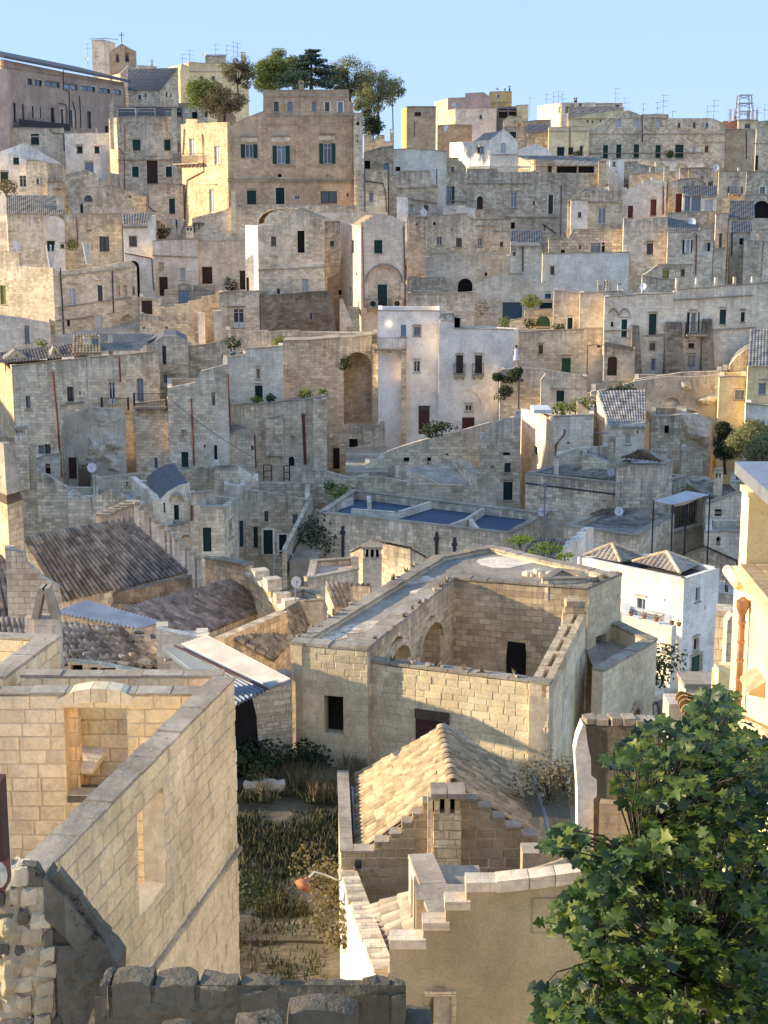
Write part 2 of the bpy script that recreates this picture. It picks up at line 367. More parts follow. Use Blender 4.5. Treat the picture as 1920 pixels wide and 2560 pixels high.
def opening(H,F,kind,a0,a1,z0,z1,arch,th):
    """fills one opening with its parts; H is the thing"""
    door = kind in 'BRGqlW' and (z1-z0)>1.5*(a1-a0)*.9 and (z1-z0)>1.6 or kind=='Q'
    w=a1-a0; h=z1-z0; dep=min(.20,th*.6); name='door' if door else 'window'
    fr=MB()
    if kind=='n':
        fr.plate(F2(F,-th+.06),(archloop(a0-.02,a1+.02,z0-.02,z1+.02) if arch else [(a0-.02,z0-.02),(a1+.02,z0-.02),(a1+.02,z1+.02),(a0-.02,z1+.02)]),[],.05)
        fr.build('niche_back','cream',H); return
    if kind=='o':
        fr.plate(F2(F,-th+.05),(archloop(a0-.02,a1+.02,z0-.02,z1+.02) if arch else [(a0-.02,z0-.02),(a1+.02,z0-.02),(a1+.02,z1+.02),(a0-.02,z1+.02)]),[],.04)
        fr.build('interior_shade','inside',H);  # flat near-black panel painted in place of the room's shade
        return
    loop=archloop(a0,a1,z0,z1) if arch else [(a0,z0),(a1,z0),(a1,z1),(a0,z1)]
    if kind in SHUT:
        G=F2(F,-dep); fr.plate(G,loop,[],.05)
        k=2 if w>.75 else 1; p=MB()
        # frame rails proud of the leaf, then louvres or boards
        o=fr.build(name,SHUT[kind],H)
        zt=z1-(w/2 if arch else 0)
        for i in range(k):
            b0=a0+w*i/k+.02; b1=a0+w*(i+1)/k-.02
            for (x0,x1,y0,y1) in ((b0,b0+.06,z0,zt),(b1-.06,b1,z0,zt),(b0+.06,b1-.06,z0,z0+.08),(b0+.06,b1-.06,zt-.08,zt)):
                p.fbox(G,x0,x1,y0,y1,0,.03)
            if kind in 'gbry':
                n=max(3,int((zt-z0)/.16))
                for j in range(1,n): 
                    zz=z0+(zt-z0)*j/n; p.fbox(G,b0+.06,b1-.06,zz-.02,zz+.02,0,.018)
            else:
                zz=z0+(zt-z0)*.45; p.fbox(G,b0+.06,b1-.06,zz-.05,zz+.05,0,.025)
        p.build('leaf' if door else 'shutter',SHUT[kind],o)
    else:
        # glazed
        fm={'w':'whitep','D':'whitep','S':'whitep','d':'iron','k':'brown','c':'whitep','u':'blue_lt'}[kind]
        G=F2(F,-dep); t=min(.07,w*.14)
        bars=[(a0,a0+t,z0,z1),(a1-t,a1,z0,z1),(a0+t,a1-t,z0,z0+t),(a0+t,a1-t,z1-t,z1)]
        if w>.55: bars.append(((a0+a1)/2-t/2,(a0+a1)/2+t/2,z0+t,z1-t))
        if kind=='D': bars.append((a0+t,a1-t,z0+t,z0+h*.28))
        if h>1.9: bars.append((a0+t,a1-t,z1-h*.22,z1-h*.22+.05))
        for i,b in enumerate(bars): fr.fbox(G,*b,-.03 if i<4 else -.02,.02 if i<4 else .012)
        o=fr.build(name if kind!='D' else 'french_window',fm,H)
        p=MB(); p.plate(F2(F,-dep-.045),loop,[],.01); p.build('pane','curtain' if kind=='c' else ('glass_b' if kind=='u' or R.random()<.25 else 'glass'),o)
        if kind in 'Sd' and w>.5:
            for sgn in (0,1):
                q=MB(); sw=w*.52
                x0,x1=(a0-sw-.03,a0-.03) if sgn==0 else (a1+.03,a1+sw+.03)
                if kind=='S':
                    q.fbox(F,x0,x1,z0,z1,.02,.06)
                    for j in range(1,8): zz=z0+h*j/8; q.fbox(F,x0+.05,x1-.05,zz-.03,zz+.03,.06,.075)
                    q.build('shutter','green_sh',o)
    if not arch and w>.4 and kind not in 'nS' and R.random()<.5:
        q=MB(); t=.13; zl=z0 if not door else z0
        q.plate(F2(F,.03),[(a0-t,zl-(0 if door else .02)),(a1+t,zl-(0 if door else .02)),(a1+t,z1+t),(a0-t,z1+t)],[[(a0+.004,zl+.004),(a1-.004,zl+.004),(a1-.004,z1-.004),(a0+.004,z1-.004)]],.05)
        q.build('surround',R.choice(('pale','cream','white')),o)
    if not arch and w>.35 and not door:
        q=MB(); q.fbox(F,a0-.1,a1+.1,z0-.09,z0-.01,-.15,.10)
        q.build('sill','coping',o)
        if R.random()<.5: q=MB(); q.fbox(F,a0-.06,a1+.06,z1+.135,z1+.21,-.02,.09); q.build('hood_mould','coping',o)
def D_near(F): return True
def F2(F,d):
    G=Face(F.w(0,0,d),F.w(1,0,d)); G.len=F.len; return G
def plate_with(H,mb,F,poly,ops,th,seg=1.3,pxl=True):
    holes=[]; todo=[]
    for q in ops:
        k,x,y,w,h=q[:5]; arch=k.endswith('A'); k=k[0]
        a0,z1=F.hit(x,y); a1,z0=F.hit(x+w,y+h)
        if a1<a0: a0,a1=a1,a0
        if a1-a0<.12: a1=a0+.12
        pa=min(p[0] for p in poly)+.04; pb=max(p[0] for p in poly)-.04
        a0=max(a0+.012,pa); a1=min(a1-.012,pb)
        for t in todo:
            if z0<t[4] and z1>t[3]:
                if a0<t[2]<a1-.1 and a0>=t[1]: a0=t[2]+.02
                if a1>t[1]>a0+.1 and a1<=t[2]: a1=t[1]-.02
        if a1-a0<.08 or any(a0<t[2]and a1>t[1] and z0<t[4] and z1>t[3] for t in todo): print('SKIP',H['label'],q); continue
        holes.append(archloop(a0,a1,z0,z1) if arch else [(a0,z0),(a1,z0),(a1,z1),(a0,z1)])
        todo.append((k,a0,a1,z0,z1,arch))
    mb.plate(F,poly,holes,th)
    return todo
def tile_sheet(H,p00,p10,p11,p01,mat='tile_far',cw=.26,name='roof_tiles',rl=.5,amp=.07):
    """corrugated tiled slope; p00-p10 along ridge, p01-p11 along eave"""
    p00,p10,p11,p01=map(Vector,(p00,p10,p11,p01))
    W=max((p10-p00).length,(p11-p01).length); L=max((p01-p00).length,(p11-p10).length)
    nrm=(p11-p00).cross(p01-p10); 
    if nrm.length<1e-6: nrm=(p10-p00).cross(p01-p00)
    nrm.normalize()
    if nrm.z<0: nrm=-nrm
    nc=max(2,min(int(W/cw),130)); nr=max(1,min(int(L/rl),30)); mb=MB(); nx=nc*4
    prof=[0,.8,1,.8]
    rows=[]; tri=(p10-p00).length<.1
    for j in range(nr):
        for e in (0,1):
            t=(j+e)/nr; row=[]
            for i in range(nx+1):
                s=i/nx
                if tri: p=p01*(1-s)+p11*s+(p00-(p01+p11)*.5)*min(1,2*min(s,1-s))*(1-t)
                else: p=(p00*(1-s)+p10*s)*(1-t)+(p01*(1-s)+p11*s)*t
                row.append(p+nrm*(amp*prof[i%4]+(.0 if e==0 else .035)+.012*math.sin(i*12.9+j*7.7)))
            rows.append(row)
    b=len(mb.v)
    for r in rows: mb.v+=[tuple(p) for p in r]
    n=nx+1
    for j in range(len(rows)-1):
        for i in range(nx): mb.f.append((b+j*n+i,b+(j+1)*n+i,b+(j+1)*n+i+1,b+j*n+i+1))
    o=mb.build(name,mat,H); return o
def corner(H0,x,y,D): return at(x,y,D)
def house(c,label,D,top,yb,ops=(),mat='cream',yaw=0,dep=7,Ls=None,Rs=None,Lo=(),Ro=(),roof='flat',name='house',cat='house',
          pipes=(),chim=(),ledge=(),low=3.5,th=.4,rz=.5,rmat=None,Lm=None,Rm=None,par=True,cops=True,bal=(),rh=1.6,Ltop=None,Rtop=None,group=None,jt=.05,trim=(),anchor=None,kind=None,ridge=None):
    crop(c)
    if D is None: D=Dof(yb)
    HC[0]+=1; D+=(HC[0]*7%23)*.017   # no two fronts in one plane
    x0,y0=(anchor or top[0]); 
    P0=at(x0,y0,D); a=math.radians(yaw); P1=P0+Vector((math.cos(a),math.sin(a),0))
    F=Face(P0,P1); poly=[F.hit(*p) for p in top]
    aL,zL=poly[0]; aR,zR=poly[-1]
    zb=F.hit(top[0][0],yb)[1]-low
    W0=F.w(aL,zb); W1=F.w(aR,zb)
    F=Face(W0,W1); poly=[(q[0]-aL,q[1]) for q in poly]
    Wd=F.len
    H=thing(name,label,cat,(W0+W1)/2,group)
    if jt: poly=jit(poly,1.2,jt)
    mb=MB()
    full=poly+[(Wd,zb),(0,zb)]
    todo=[(F,t) for t in plate_with(H,mb,F,full,ops,th)]
    # back corners
    def backc(P,spec):
        if spec is None: 
            u=Vector((P.x,P.y,0)).normalized(); b=-F.n; k=(b+u*1.0).normalized() if True else b
            return Vector((P.x,P.y,0))+u*dep
        x,dd=spec; r=ray(*px(x,(top[0][1]+yb)/2)); p=r*((P.y+dd)/r.y); return Vector((p.x,p.y,0))
    A=Vector((W0.x,W0.y,0)); B=Vector((W1.x,W1.y,0))
    Ab=backc(A,Ls); Bb=backc(B,Rs)
    # straighten unseen sides inwards a little so that they never peek out
    FL=Face(Ab,A); FR=Face(B,Bb); FB=Face(Bb,Ab)
    zl=zL; zr=zR
    def sidepoly(Fs,tops,zc):
        if tops is None: return [(0,zc-.02),(Fs.len-th*.98,zc-.02)] if Fs is FL else [(th*.98,zc-.02),(Fs.len,zc-.02)]
        return [Fs.hit(*p) for p in tops]
    pl=sidepoly(FL,Ltop,zl); pr=sidepoly(FR,Rtop,zr)
    def closep(p): return p+[(p[-1][0],zb),(p[0][0],zb)]
    if Lm: m2=MB()
    else: m2=mb
    todo+=[(FL,t) for t in plate_with(H,m2,F2(FL,-.002),closep(pl),Lo,th)]
    if Lm: m2.build('side_wall',Lm,H)
    m3=MB() if Rm else mb
    todo+=[(FR,t) for t in plate_with(H,m3,F2(FR,-.002),closep(pr),Ro,th)]
    if Rm: m3.build('side_wall',Rm,H)
    zs=[q[1] for q in poly]; ztop=min(zl,zr,min(zs))
    zk=ztop if not (Ltop or Rtop) else min(ztop,pl[0][1],pr[-1][1])
    mb.plate(F2(FB,-.004),[(th,zb),(FB.len-th,zb),(FB.len-th,zk-.05),(th,zk-.05)],[],th)
    wall=mb.build('wall',mat,H)
    rmat=rmat or 'roofc'
    if roof=='flat':
        m=MB(); z=zk-rz; k=th*.5
        c4=[A+(Bb-A).normalized()*k,B+(Ab-B).normalized()*k,Bb+(A-Bb).normalized()*k,Ab+(B-Ab).normalized()*k]
        m.hexa([Vector((p.x,p.y,z-.2)) for p in c4]+[Vector((p.x,p.y,z)) for p in c4]); m.build('roof',rmat,H)
        if cops:
            # thin weathered coping along the front parapet, following its steps
            m=MB()
            for (p,q) in zip(poly,poly[1:]):
                if q[0]-p[0]<.3 or abs(q[1]-p[1])>.5*(q[0]-p[0]): continue
                b=[F.w(p[0],p[1]+.002,.06),F.w(q[0],q[1]+.002,.06),F.w(q[0],q[1]+.002,-th-.03),F.w(p[0],p[1]+.002,-th-.03)]
                h=.07+R.uniform(0,.04)
                m.hexa(b+[v+Vector((0,0,h)) for v in b])
            m.build('coping','coping',H)
    elif roof in('gable','shed'):
        # ridge parallel to the front
        t=.5 if roof=='gable' else 1
        z=zk+.02; ov=.25
        f0=F.w(-.1,z-.05,ov); f1=F.w(Wd+.1,z-.05,ov)
        r0=A.lerp(Ab,t); r1=B.lerp(Bb,t); r0=Vector((r0.x,r0.y,z+rh)); r1=Vector((r1.x,r1.y,z+rh))
        tile_sheet(H,r0,r1,f1,f0,rmat if rmat!='roofc' else 'tile_far')
        m=MB()
        b0=Vector((Ab.x,Ab.y,z)); b1=Vector((Bb.x,Bb.y,z))
        if roof=='gable': tile_sheet(H,r1,r0,b0,b1,rmat if rmat!='roofc' else 'tile_far')
        fa=F.w(0,z-.03,0); fb=F.w(Wd,z-.03,0)
        m.face([fa,r0-Vector((0,0,.05)),b0]); m.face([fb,b1,r1-Vector((0,0,.05))])
        m.face([b0,r0-Vector((0,0,.05)),r1-Vector((0,0,.05)),b1]); m.build('gable_end',mat,H)
    elif roof=='hip':
        z=zk+.02; rr=.3
        P=[F.w(-.1,z,.2),F.w(Wd+.1,z,.2),Vector((Bb.x,Bb.y,z)),Vector((Ab.x,Ab.y,z))]
        cen=(P[0]+P[1]+P[2]+P[3])/4; r0=cen.lerp((P[0]+P[3])/2,rr); r1=cen.lerp((P[1]+P[2])/2,rr)
        r0.z=r1.z=z+rh
        M_=rmat if rmat!='roofc' else 'tile_far'
        for q in ((r0,r1,P[1],P[0]),(r0,r0+Vector((0,.01,0)),P[0],P[3]),(r1,r1+Vector((0,.01,0)),P[2],P[1]),(r1,r0,P[3],P[2])):
            tile_sheet(H,*q,mat=M_)
    elif roof=='gablef':
        # gable faces the viewer: slopes run along the top outline, tucked just behind the stepped plate
        hi=max(range(len(poly)),key=lambda i:poly[i][1]); ap=(ridge or poly[hi][0],poly[hi][1]-.25)
        e0=(0-.15,poly[0][1]-.15); e1=(Wd+.15,poly[-1][1]-.15)
        back=(( Ab-A)+(Bb-B))/2
        def bk(a,z,k): v=F.w(a,z,-th); w=v+back*k; w.z=z; return w
        M_=rmat if rmat!='roofc' else 'tile_far'
        tile_sheet(H,bk(ap[0],ap[1],1),bk(ap[0],ap[1],0),bk(e0[0],e0[1],0),bk(e0[0],e0[1],1),mat=M_)
        tile_sheet(H,bk(ap[0],ap[1],0),bk(ap[0],ap[1],1),bk(e1[0],e1[1],1),bk(e1[0],e1[1],0),mat=M_)
        m=MB(); m.face([bk(ap[0],ap[1]-.03,1),bk(e0[0],e0[1]-.03,1),bk(e1[0],e1[1]-.03,1)]); m.build('gable_end',mat,H)
    elif roof=='vault':
        pts=[(q[0],q[1]-.12) for q in poly]; back=((Ab-A)+(Bb-B))/2; m=MB()
        for p,q in zip(pts,pts[1:]):
            v=F.w(p[0],p[1],-th*.5); w=F.w(q[0],q[1],-th*.5)
            m.face([v,w,Vector((w.x+back.x,w.y+back.y,w.z)),Vector((v.x+back.x,v.y+back.y,v.z))])
        m.build('roof',rmat,H)
    for (G,t) in todo:
        k,a0,a1,z0,z1,arch=t; opening(H,G,k,a0,a1,z0,z1,arch,th)
    for q in ledge:
        (x0,y0,x1,y1)=q[:4]; G=F if len(q)<5 else (FL if q[4]=='L' else FR)
        a0,z0=G.hit(x0,y0); a1,z1=G.hit(x1,y1); m=MB(); t=.12
        m.hexa([G.w(a0,z0-t,.16),G.w(a1,z1-t,.16),G.w(a1,z1-t,-.05),G.w(a0,z0-t,-.05),G.w(a0,z0,.16),G.w(a1,z1,.16),G.w(a1,z1,-.05),G.w(a0,z0,-.05)])
        m.build('ledge','coping',H)
    for q in pipes:
        pm=q[0]; m=MB(); pts=[]
        for (x,y) in q[1:]:
            G=F
            if x<top[0][0]-1 and Ls: G=FL
            elif x>top[-1][0]+1 and Rs: G=FR
            a_,z_=G.hit(x,y); pts.append(G.w(a_,z_,.10))
        m.tube(pts,.07); p=m.build('drainpipe',{'r':'rust','k':'pipe_dk','s':'cream'}[pm],H)
    for q in chim:
        x,y,w,h,dd=q[:5]; chimney(H,x,y,w,h,F.o.y+dd,q[5] if len(q)>5 else mat)
    for q in bal:  # balcony: x0,y floor,x1,y rail top
        x0,yf,x1,yr=q[:4]; balcony(H,F,x0,yf,x1,yr)
    H['_']=0; del H['_']
    H_last['H']=H; H_last['F']=F; H_last['FL']=FL; H_last['FR']=FR
    return H,F
H_last={}

def chimney(H,x,y,w,h,D,mat):
    p=at(x,y+h,D); q=at(x+w,y,D); m=MB(); W=q.x-p.x; z0=p.z-.6; z1=q.z
    m.box(p.x,q.x,D,D+W*.8,z0,z1-.45); o=m.build('chimney',mat,H)
    m=MB(); c=W*.12
    for (i,j) in ((0,0),(1,0),(0,1),(1,1)):
        xx=p.x+i*(W-c*2); yy=D+j*(W*.8-c*2); m.box(xx,xx+c*2,yy,yy+c*2,z1-.447,z1-.17)
    m.box(p.x-.06,q.x+.06,D-.06,D+W*.8+.06,z1-.168,z1)
    m.build('chimney_cap',mat,o)
def balcony(H,F,x0,yf,x1,yr,dep=1.0,solid=True):
    a0,z0=F.hit(x0,yf); a1,z=F.hit(x1,yf); z1=F.hit(x0,yr)[1]
    m=MB(); m.fbox(F,a0,a1,z0-.16,z0,-.1,dep)
    n=max(2,int((a1-a0)/.9))
    for i in range(n): aa=a0+.1+(a1-a0-.4)*i/(n-1); m.fbox(F,aa,aa+.18,z0-.42,z0-.162,-.05,dep*.6)
    o=m.build('balcony','coping',H)
    m=MB()
    n=int((a1-a0)/.14)
    for i in range(n+1): aa=a0+.03+(a1-a0-.06)*i/n; m.fbox(F,aa-.011,aa+.011,z0,z1,dep-.06,dep-.04)
    for i in range(int(dep/.14)):
        for aa in (a0+.03,a1-.03): m.fbox(F,aa-.011,aa+.011,z0,z1,i*.14+.02,i*.14+.04)
    m.fbox(F,a0,a1,z1+.001,z1+.04,dep-.07,dep-.03)
    for aa in (a0+.03,a1-.03): m.fbox(F,aa-.02,aa+.02,z1+.001,z1+.038,0,dep-.072)
    m.build('railing','iron',o)
# ------------------------------------------------------------ stones one by one
def rockpatch(H,F,x0,y0,x1,y1,amp=.7,mat='rock',n=34,seed=0,name='rock_surface',fq=1,base=.35):
    from mathutils import noise as NZ
    a0,z1=F.hit(x0,y0); a1,z0=F.hit(x1,y1); m=MB()
    for j in range(n+1):
        for i in range(n+1):
            a=a0+(a1-a0)*i/n; z=z0+(z1-z0)*j/n; v=Vector((a*.45*fq+seed,z*.6*fq,seed*1.7))
            d=NZ.noise(v)*.9+NZ.noise(v*2.3)*.5+NZ.noise(v*5.1)*.25-abs(NZ.noise(v*1.4+Vector((5,5,5))))*.8
            e=min(1,4*min(i,n-i,j+3,n-j+1)/n); m.v.append(tuple(F.w(a,z,(base+amp*d)*e)))
    for j in range(n):
        for i in range(n): b=j*(n+1)+i; m.f.append((b,b+1,b+n+2,b+n+1))
    return m.build(name,mat,H)
def clip(poly,a0,a1,z0,z1):
    def cl(P,f,ip):
        out=[]
        for i in range(len(P)):
            p,q=P[i-1],P[i]
            if f(q):
                if not f(p): out.append(ip(p,q))
                out.append(q)
            elif f(p): out.append(ip(p,q))
        return out
    def ia(v): return lambda p,q:(v,p[1]+(q[1]-p[1])*(v-p[0])/(q[0]-p[0]))
    def iz(v): return lambda p,q:(p[0]+(q[0]-p[0])*(v-p[1])/(q[1]-p[1]),v)
    P=poly
    for f,ip in ((lambda p:p[0]>=a0,ia(a0)),(lambda p:p[0]<=a1,ia(a1)),(lambda p:p[1]>=z0,iz(z0)),(lambda p:p[1]<=z1,iz(z1))):
        P=cl(P,f,ip)
        if len(P)<3: return []
    return P
def area(P): return abs(sum(p[0]*q[1]-q[0]*p[1] for p,q in zip(P,P[1:]+P[:1])))/2
def blocks(H,F,poly,holes,h=.26,l=.5,proud=.035,gap=.012,mat='blocks',maxn=300,var=.25,name='stone',skipz=None,top=None,depth=.05):
    """individual ashlar blocks set proud of the wall; poly in (a,z), holes [(a0,a1,z0,z1)]"""
    zs=[p[1] for p in poly]; as_=[p[0] for p in poly]; cells=[]
    z=top if top is not None else max(zs); row=0
    while z>min(zs):
        hh=h*(1+R.uniform(-.06,.06)); a=min(as_)-R.uniform(0,l)
        while a<max(as_):
            ll=l*(1+R.uniform(-var,var)); cells.append((a+gap/2,a+ll-gap/2,z-hh+gap/2,z-gap/2)); a+=ll
        z-=hh; row+=1
    out=[]
    for c in cells:
        pieces=[c]
        for (a0,a1,z0,z1) in holes:
            nx=[]
            for p in pieces:
                if p[1]<=a0 or p[0]>=a1 or p[3]<=z0 or p[2]>=z1: nx.append(p); continue
                if p[0]<a0: nx.append((p[0],a0,p[2],p[3]))
                if p[1]>a1: nx.append((a1,p[1],p[2],p[3]))
                b0,b1=max(p[0],a0),min(p[1],a1)
                if p[3]>z1: nx.append((b0,b1,z1,p[3]))
                if p[2]<z0: nx.append((b0,b1,p[2],z0))
            pieces=nx
        for p in pieces:
            if p[1]-p[0]<.04 or p[3]-p[2]<.04: continue
            P=clip(poly,*p)
            if len(P)>=3 and area(P)>.004: out.append(P)
    out.sort(key=lambda P:-area(P)/max(1,F.w(P[0][0],P[0][1]).length**2))
    rest=MB()
    for i,P in enumerate(out):
        if sum(p[0]*q[1]-q[0]*p[1] for p,q in zip(P,P[1:]+P[:1]))<0: P=P[::-1]
        cx=sum(p[0] for p in P)/len(P); cz=sum(p[1] for p in P)/len(P)
        d=proud*(1+R.uniform(-.5,.5)); tx=R.uniform(-.012,.012); tz=R.uniform(-.012,.012)
        ins=.014
        def sh(p,k): 
            dx,dz=p[0]-cx,p[1]-cz; m=math.hypot(dx,dz)+1e-6; f=max(0,(m-k)/m); return (cx+dx*f,cz+dz*f)
        ring=[sh(p,R.uniform(0,.006)) for p in P]; fr=[sh(p,ins*1.6+R.uniform(0,.008)) for p in ring]
        mb=rest if i>=maxn else MB(); n=len(P); b=len(mb.v)
        dd=lambda p,e:e+tx*(p[0]-cx)/.3+tz*(p[1]-cz)/.3
        for p in ring: mb.v.append(tuple(F.w(p[0],p[1],-depth)))
        for p in ring: mb.v.append(tuple(F.w(p[0],p[1],dd(p,d-ins))))
        for p in fr: mb.v.append(tuple(F.w(p[0],p[1],dd(p,d))))
        for L0 in (0,n):
            for k in range(n): mb.f.append((b+L0+k,b+L0+(k+1)%n,b+L0+n+(k+1)%n,b+L0+n+k))
        mb.f.append(tuple(b+2*n+k for k in range(n)))
        if i<maxn: mb.build(name,mat,H)
    if rest.f: rest.build('smaller_stones',mat,H,kind='stuff')
# ------------------------------------------------------------ tiles one by one
def tile_mesh(w,l,mat,seg=5,r=.5,tk=.014):
    mb=MB(); pr=[]
    for e,(y,s,zz) in enumerate(((0,.86,.0),(l*1.12,1.0,.022))):
        for rr in (w*r*s,w*r*s-tk):
            pr.append([(math.cos(math.pi*k/seg)*rr,y,math.sin(math.pi*k/seg)*rr*.8+zz) for k in range(seg+1)])
    b=[];
    for p in pr: b.append(len(mb.v)); mb.v+=p
    for k in range(seg):
        mb.f.append((b[0]+k,b[2]+k,b[2]+k+1,b[0]+k+1))
        mb.f.append((b[2]+k,b[3]+k,b[3]+k+1,b[2]+k+1))
    mb.f.append((b[0],b[1],b[3],b[2])); 
    me=bpy.data.meshes.new('roof_tile'); me.from_pydata(mb.v,[],mb.f); me.update(); me.materials.append(MATS[mat])
    for p in me.polygons: p.use_smooth = len(p.vertices)==4
    return me
def tiles(H,p00,p10,p11,p01,w=.22,l=.36,mat='tile_dark',maxn=300,base='tile_dark',jy=.02,miss=.0,par=None,name='roof_tile',seg=5,bmat=None,rot=.03):
    p00,p10,p11,p01=map(Vector,(p00,p10,p11,p01))
    W=((p10-p00).length+(p11-p01).length)/2; L=((p01-p00).length+(p11-p10).length)/2
    nc=max(2,round(W/w)); nr=max(1,round(L/l)); me=tile_mesh(W/nc*.92,L/nr,mat,seg)
    nrm=(p11-p00).cross(p01-p10).normalized()
    if nrm.z<0: nrm=-nrm
    off=Vector(H.location)
    # bed sheet with the under tiles' hollows
    mb=MB(); k=nc*2
    b=[]
    for t in (0,1):
        b.append(len(mb.v))
        for i in range(k+1):
            s=i/k; p=(p00.lerp(p10,s)).lerp(p01.lerp(p11,s),t); mb.v.append(tuple(p+nrm*(-.045 if i%2==0 else .0)-nrm*.012))
    for i in range(k): mb.f.append((b[0]+i,b[1]+i,b[1]+i+1,b[0]+i+1))
    mb.build('under_tiles',bmat or base,H)
    its=[]
    for j in range(nr):
        t=j/nr
        for i in range(nc):
            if R.random()<miss: continue
            s=(i+.5)/nc; p=(p00.lerp(p10,s)).lerp(p01.lerp(p11,s),t)
            q=(p00.lerp(p10,s)).lerp(p01.lerp(p11,s),t+1/nr)
            y=(q-p).normalized(); x=y.cross(nrm).normalized(); z=x.cross(y)
            if z.z<0: z=-z; x=-x
            M=Matrix((x,y,z)).transposed().to_4x4()
            M=Matrix.Translation(p+nrm*(R.uniform(0,.012))+x*R.uniform(-.008,.008)+y*R.uniform(-jy,jy))@M@Matrix.Rotation(R.uniform(-rot,rot),4,'Z')
            its.append((p.length,M))
    its.sort(key=lambda q:q[0])
    for d,M in its[:maxn]:
        o=bpy.data.objects.new(name,me); COL.objects.link(o); o.parent=H; o.matrix_basis=Matrix.Translation(-off)@M
    if its[maxn:]:
        mb=MB()
        vs=[v.co.copy() for v in me.vertices]; fs=[tuple(p.vertices) for p in me.polygons]
        for d,M in its[maxn:]:
            b=len(mb.v); mb.v+=[tuple(M@v) for v in vs]; mb.f+=[tuple(b+k for k in f) for f in fs]
        mb.build('farther_tiles',mat,H,smooth=True,kind='stuff')
# ------------------------------------------------------------ vegetation
def leafcloud(mb,c,rad,n,size,sq=(1,1,1),shell=.55):
    for _ in range(n):
        while True:
            d=Vector((R.uniform(-1,1),R.uniform(-1,1),R.uniform(-1,1)))
            if 0.05<d.length<=1: break
        d=d.normalized()*(d.length**shell)
        p=Vector(c)+Vector((d.x*rad*sq[0],d.y*rad*sq[1],d.z*rad*sq[2]))
        n_=(d+Vector((R.uniform(-1,1),R.uniform(-1,1),R.uniform(-.4,1.2)))).normalized()
        x=n_.cross(Vector((R.random(),R.random(),R.random()))).normalized(); y=n_.cross(x); s=size*R.uniform(.6,1.3)
        mb.face([p-x*s*.5,p-y*s*.38,p+x*s*.5,p+y*s*.38])
def branch(mb,p,d,L,r,depth,tips,spread=.6,up=.15):
    q=p; pts=[p]
    for i in range(3):
        d=(d+Vector((R.uniform(-.2,.2),R.uniform(-.2,.2),R.uniform(-.1,.2)+up*.3))).normalized(); q=q+d*L/3; pts.append(q)
    mb.tube(pts,r,5,r*.62,cap=False)
    if depth==0: tips.append(q); return
    for _ in range(3 if depth>1 else 3):
        nd=(d+Vector((R.uniform(-1,1),R.uniform(-1,1),R.uniform(-.4,.7)))*spread).normalized()
        branch(mb,q,nd,L*.72,r*.58,depth-1,tips,spread,up)
def tree(label,c,box,D,leafm,n=2600,size=.3,name='tree',trunk=.2,k=16,cat='tree',group=None,depthf=.8,yb=None,cl=.34,flat=.75):
    """crown fills the ellipsoid seen in box (px); limbs reach every clump"""
    crop(c); x0,y0,x1,y1=box; a=at(x0,(y0+y1)/2,D); b=at(x1,(y0+y1)/2,D); t=at((x0+x1)/2,y0,D); u=at((x0+x1)/2,y1,D)
    rx=(b.x-a.x)/2; rz=(t.z-u.z)/2; cen=Vector(((a.x+b.x)/2,D,(t.z+u.z)/2)); base=Vector((cen.x,D,(at(x0,yb,D).z if yb else u.z-1.0)))
    H=thing(name,label,cat,base,group); mb=MB(); m=MB()
    fork=Vector((cen.x+R.uniform(-.1,.1)*rx,D,cen.z-rz*.55)); mb.tube([base,base.lerp(fork,.5)+Vector((R.uniform(-.1,.1),0,0)),fork],trunk,7,trunk*.7)
    for i in range(k):
        while True:
            d=Vector((R.uniform(-1,1),R.uniform(-1,1),R.uniform(-1,1)))
            if .35<d.length<1: break
        p=cen+Vector((d.x*rx*.86,d.y*rx*depthf*.86,d.z*rz*.86)); r=min(rx,rz*1.3)*cl*1.45*R.uniform(.75,1.35)
        mid=fork.lerp(p,.5)+Vector((R.uniform(-.15,.15)*rx,R.uniform(-.15,.15)*rx,.12*rz))
        mb.tube([fork,mid,p],trunk*.42,5,trunk*.08,cap=False)
        for q in range(3):
            e=p+Vector((R.uniform(-1,1),R.uniform(-1,1),R.uniform(-.6,1)))*r; mb.tube([p,e],trunk*.1,4,trunk*.03,cap=False)
        leafcloud(m,p,r,int(n*1.5)//k,size*1.1,(1,1,flat),.8)
    leafcloud(m,cen,rx,n//6,size,(1,depthf,rz/rx),.6)
    mb.build('trunk','bark',H,smooth=True); m.build('crown',leafm,H)
    return H
def bush(label,p,r,mat,n=200,size=.12,name='bush',cat='bush',sq=(1,1,.8),group=None):
    m=MB(); p=Vector(p); 
    for k in range(5):
        c=p+Vector((R.uniform(-.5,.5)*r,R.uniform(-.4,.4)*r,r*R.uniform(.2,.8))); leafcloud(m,c,r*.6,n//5,size,sq)
    H=thing(name,label,cat,p,group)
    m.build('foliage',mat,H)
    s=MB()
    for k in range(4): s.tube([p+Vector((0,0,-.1)),p+Vector((R.uniform(-.3,.3)*r,R.uniform(-.3,.3)*r,r*.7))],.02+.01*r,4,.008)
    s.build('stems','bark',H)
    return H
